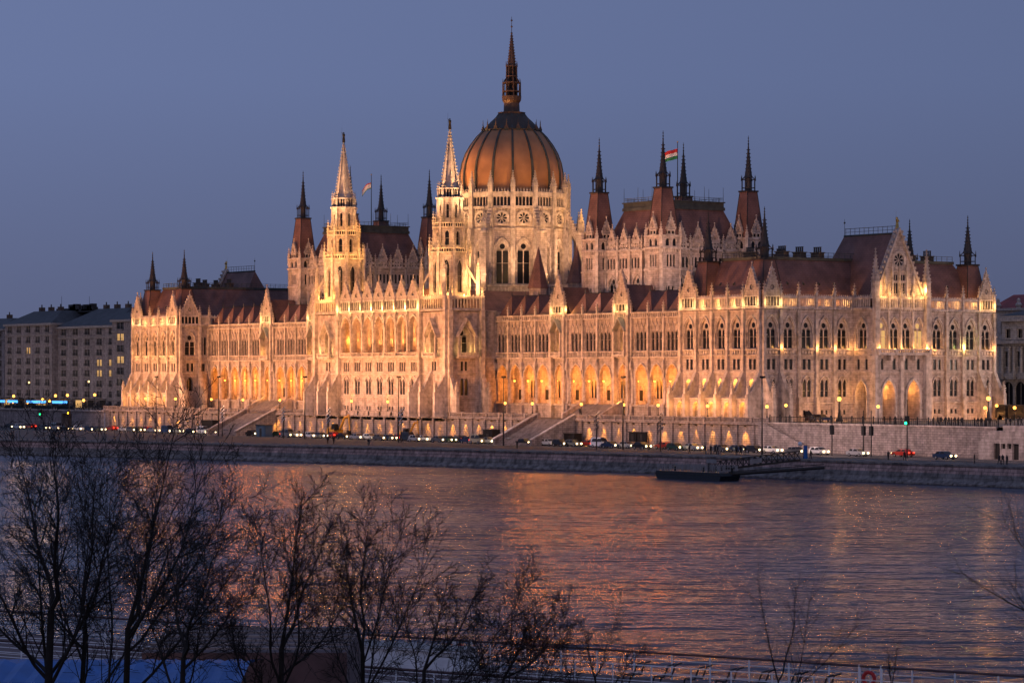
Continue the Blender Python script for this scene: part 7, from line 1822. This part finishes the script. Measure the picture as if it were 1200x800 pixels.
for c in (9, 14, 19): pl((3.2, c, 10.2), 150, (1, .42, .12), .2)
for c in (2.0, 7, 11.5, 16, 21): pl((-.7, c, 33.3), 420, (1, .5, .14), .2)
for c in (42, 47, 52, 57, 61.5): pl((-.7, c, 33.3), 480, (1, .5, .14), .2)
# wing gables, hipped roofs and oriels
for s in (1, -1):
    for c in arc_gab:
        for q in (-1.7, 1.7): pl((Xs(s, c+q), WY-1.3, 32.9), 200, (1, .66, .22), .15)
        pl((Xs(s, c-.8), WY-.7, 24.2), 150, (1, .46, .1), .12)
        pl((Xs(s, c), WY-2.0, 13.3), 300, (1, .4, .07), .2)
    for a_, b_ in zip(sorted(arc_small+arc_gab)[:-1], sorted(arc_small+arc_gab)[1:]):
        pl((Xs(s, (a_+b_)/2), WY-.2, 33.1), 190, (1, .55, .16), .12)
for i in range(8): pl((L0+pitch*i, FY-1.3, 34.3), 330, (1, .62, .2), .15)
# dome: ring of floods at the foot of the dome and between the drum buttresses
for k in range(16):
    a = k*pi/8+.1; pl((DX+13.9*cos(a), DY+13.9*sin(a), 62.9), 0.01, (1, .5, .14), .2) if False else None
    a = (k+.5)*pi/8
    face = cos(a-radians(-35))
    if face > -.3:
        spot((DX+24*cos(a), DY+24*sin(a), 38.5), (DX+12*cos(a), DY+12*sin(a), 55), 7500*(1.8 if cos(a-radians(35)) > .8 else 1), 75, (1, .55, .28), .4)
for (x, y, z, tx, ty, tz, W_, an) in ((XC-17, -2, 47, DX-3, DY-9, 70, 42000, 40), (XC+5, -3, 40, DX, DY-8, 72, 20000, 40), (XC+45, 20, 42, DX+8, DY, 68, 17000, 45), (XC+36, -4, 38, DX+9, DY-6, 50, 16000, 55), (XC-5, -2, 39, DX-2, DY-8, 52, 13000, 60)):
    spot((x, y, z), (tx, ty, tz), W_*DOMEK, an, (1, .52, .18), 1.2)
for (ox, oy) in ((13, 7), (15, -2)): pl((DX+ox*1.05, DY+oy, 62.0-3), 0.1) if False else None
pl((DX+18.5, DY+10.0, 58), 1500, (1, .48, .09), .3); pl((DX+20.5, DY+12.0, 48), 1700, (1, .5, .10), .3)
# chamber halls
for s, kk in ((1, 1.0), (-1, .45)):
    x1 = Xs(s, 57.5); x0 = Xs(s, 80.9); xm = (x0+x1)/2
    spot((xm, -3, 34.5), (xm, 19, 46), 15500*kk, 75, (1, .60, .42), .5); spot((max(x0, x1)+22, 8, 43.5), (max(x0, x1), 32, 46), 15500*kk, 75, (1, .60, .42), .5)
    if s > 0:
        for q in (-8.5, -4, 3, 8.0): pl((xm+q, 21.2, 47.6), 240, (1, .48, .12), .2)
        for q in (24, 29, 36, 40): pl((x1-1.3, q, 47.6), 260, (1, .48, .12), .2)
        pl((x1-1, 18.0, 39.2), 260, (1, .5, .14), .2)
for x in range(-460, -360, 22): pl((x, 26, 19), 2300, (1, .70, .52), 2.5)  # added fill that brightens the flats; no lamp posts at these points
for x in (18, 40, 64): pl((x, 68, 20), 5200, (1, .74, .58), 1.0)  # added fill for the right-hand buildings, without lamp fixtures
# street light spilled on the quay road and plaza
for x in range(-265, 110, 22): spot((x, -24, 16), (x, -5, 5), (6200 if x < 5 else (14500 if x < 60 else 8000)), 110, (1, .64, .54), .6, .7)

# sky and a last trace of the sun
W = bpy.data.worlds.new('World'); SC.world = W; W.use_nodes = True; nt = W.node_tree; nt.nodes.clear()
out = nt.nodes.new('ShaderNodeOutputWorld'); bg = nt.nodes.new('ShaderNodeBackground'); sky = nt.nodes.new('ShaderNodeTexSky')
sky.sky_type = 'NISHITA'; sky.sun_disc = False; sky.sun_elevation = radians(SUNEL); sky.sun_rotation = radians(SUNROT); sky.altitude = 100; sky.dust_density = 1.5; sky.ozone_density = 4.0; sky.air_density = 1.0
mx = nt.nodes.new('ShaderNodeMix'); mx.data_type = 'RGBA'; mx.inputs[0].default_value = SKYMIX
tc = nt.nodes.new('ShaderNodeTexCoord'); sp = nt.nodes.new('ShaderNodeSeparateXYZ'); cr = nt.nodes.new('ShaderNodeValToRGB')
nt.links.new(tc.outputs['Generated'], sp.inputs[0]); nt.links.new(sp.outputs[2], cr.inputs[0])
e = cr.color_ramp.elements; e[0].position = 0.0; e[0].color = (*SKY0, 1); e[1].position = .35; e[1].color = (*SKY2, 1)
k_ = e.new(.10); k_.color = (*SKY1, 1)
sc_ = nt.nodes.new('ShaderNodeVectorMath'); sc_.operation = 'SCALE'; sc_.inputs['Scale'].default_value = SKYS
nt.links.new(sky.outputs[0], sc_.inputs[0]); nt.links.new(sc_.outputs[0], mx.inputs[6]); nt.links.new(cr.outputs[0], mx.inputs[7])
dt = nt.nodes.new('ShaderNodeVectorMath'); dt.operation = 'DOT_PRODUCT'; dt.inputs[1].default_value = (SI, CO, 0); nt.links.new(tc.outputs['Generated'], dt.inputs[0])
mr_ = nt.nodes.new('ShaderNodeMapRange'); mr_.inputs[1].default_value = -.17; mr_.inputs[2].default_value = .20; mr_.inputs[3].default_value = 1.0; mr_.inputs[4].default_value = .80; nt.links.new(dt.outputs['Value'], mr_.inputs[0])
nt.links.new(mx.outputs[2], bg.inputs[0]); nt.links.new(mr_.outputs[0], bg.inputs[1]); nt.links.new(bg.outputs[0], out.inputs[0])
sl = bpy.data.lights.new('sun', 'SUN'); sl.energy = .16; sl.angle = radians(25); sl.color = (1, .72, .66); so = bpy.data.objects.new('sun', sl); COL.objects.link(so)
so.rotation_euler = Vector((-.75, .62, -.22)).to_track_quat('-Z', 'Y').to_euler()
# camera
cd = bpy.data.cameras.new('camera'); cam = bpy.data.objects.new('camera', cd); COL.objects.link(cam)
cam.location = (CX, CY, EZ); cam.rotation_euler = (pi/2, 0, atan2(CO, SI))
cd.sensor_width = 36; cd.lens = F/1200*36; cd.shift_y = (HZ-400)/1200; cd.clip_end = 8000; cd.clip_start = 1
SC.camera = cam
SC.view_settings.view_transform = 'Standard'; SC.view_settings.look = 'None'; SC.view_settings.exposure = EXPO; SC.view_settings.gamma = 1
SC.cycles.use_denoising = True; SC.cycles.max_bounces = 5; SC.cycles.diffuse_bounces = 2; SC.cycles.glossy_bounces = 3; SC.cycles.caustics_reflective = False; SC.cycles.caustics_refractive = False
SC.cycles.sample_clamp_direct = 90.0; SC.cycles.sample_clamp_indirect = 4; SC.cycles.use_light_tree = True
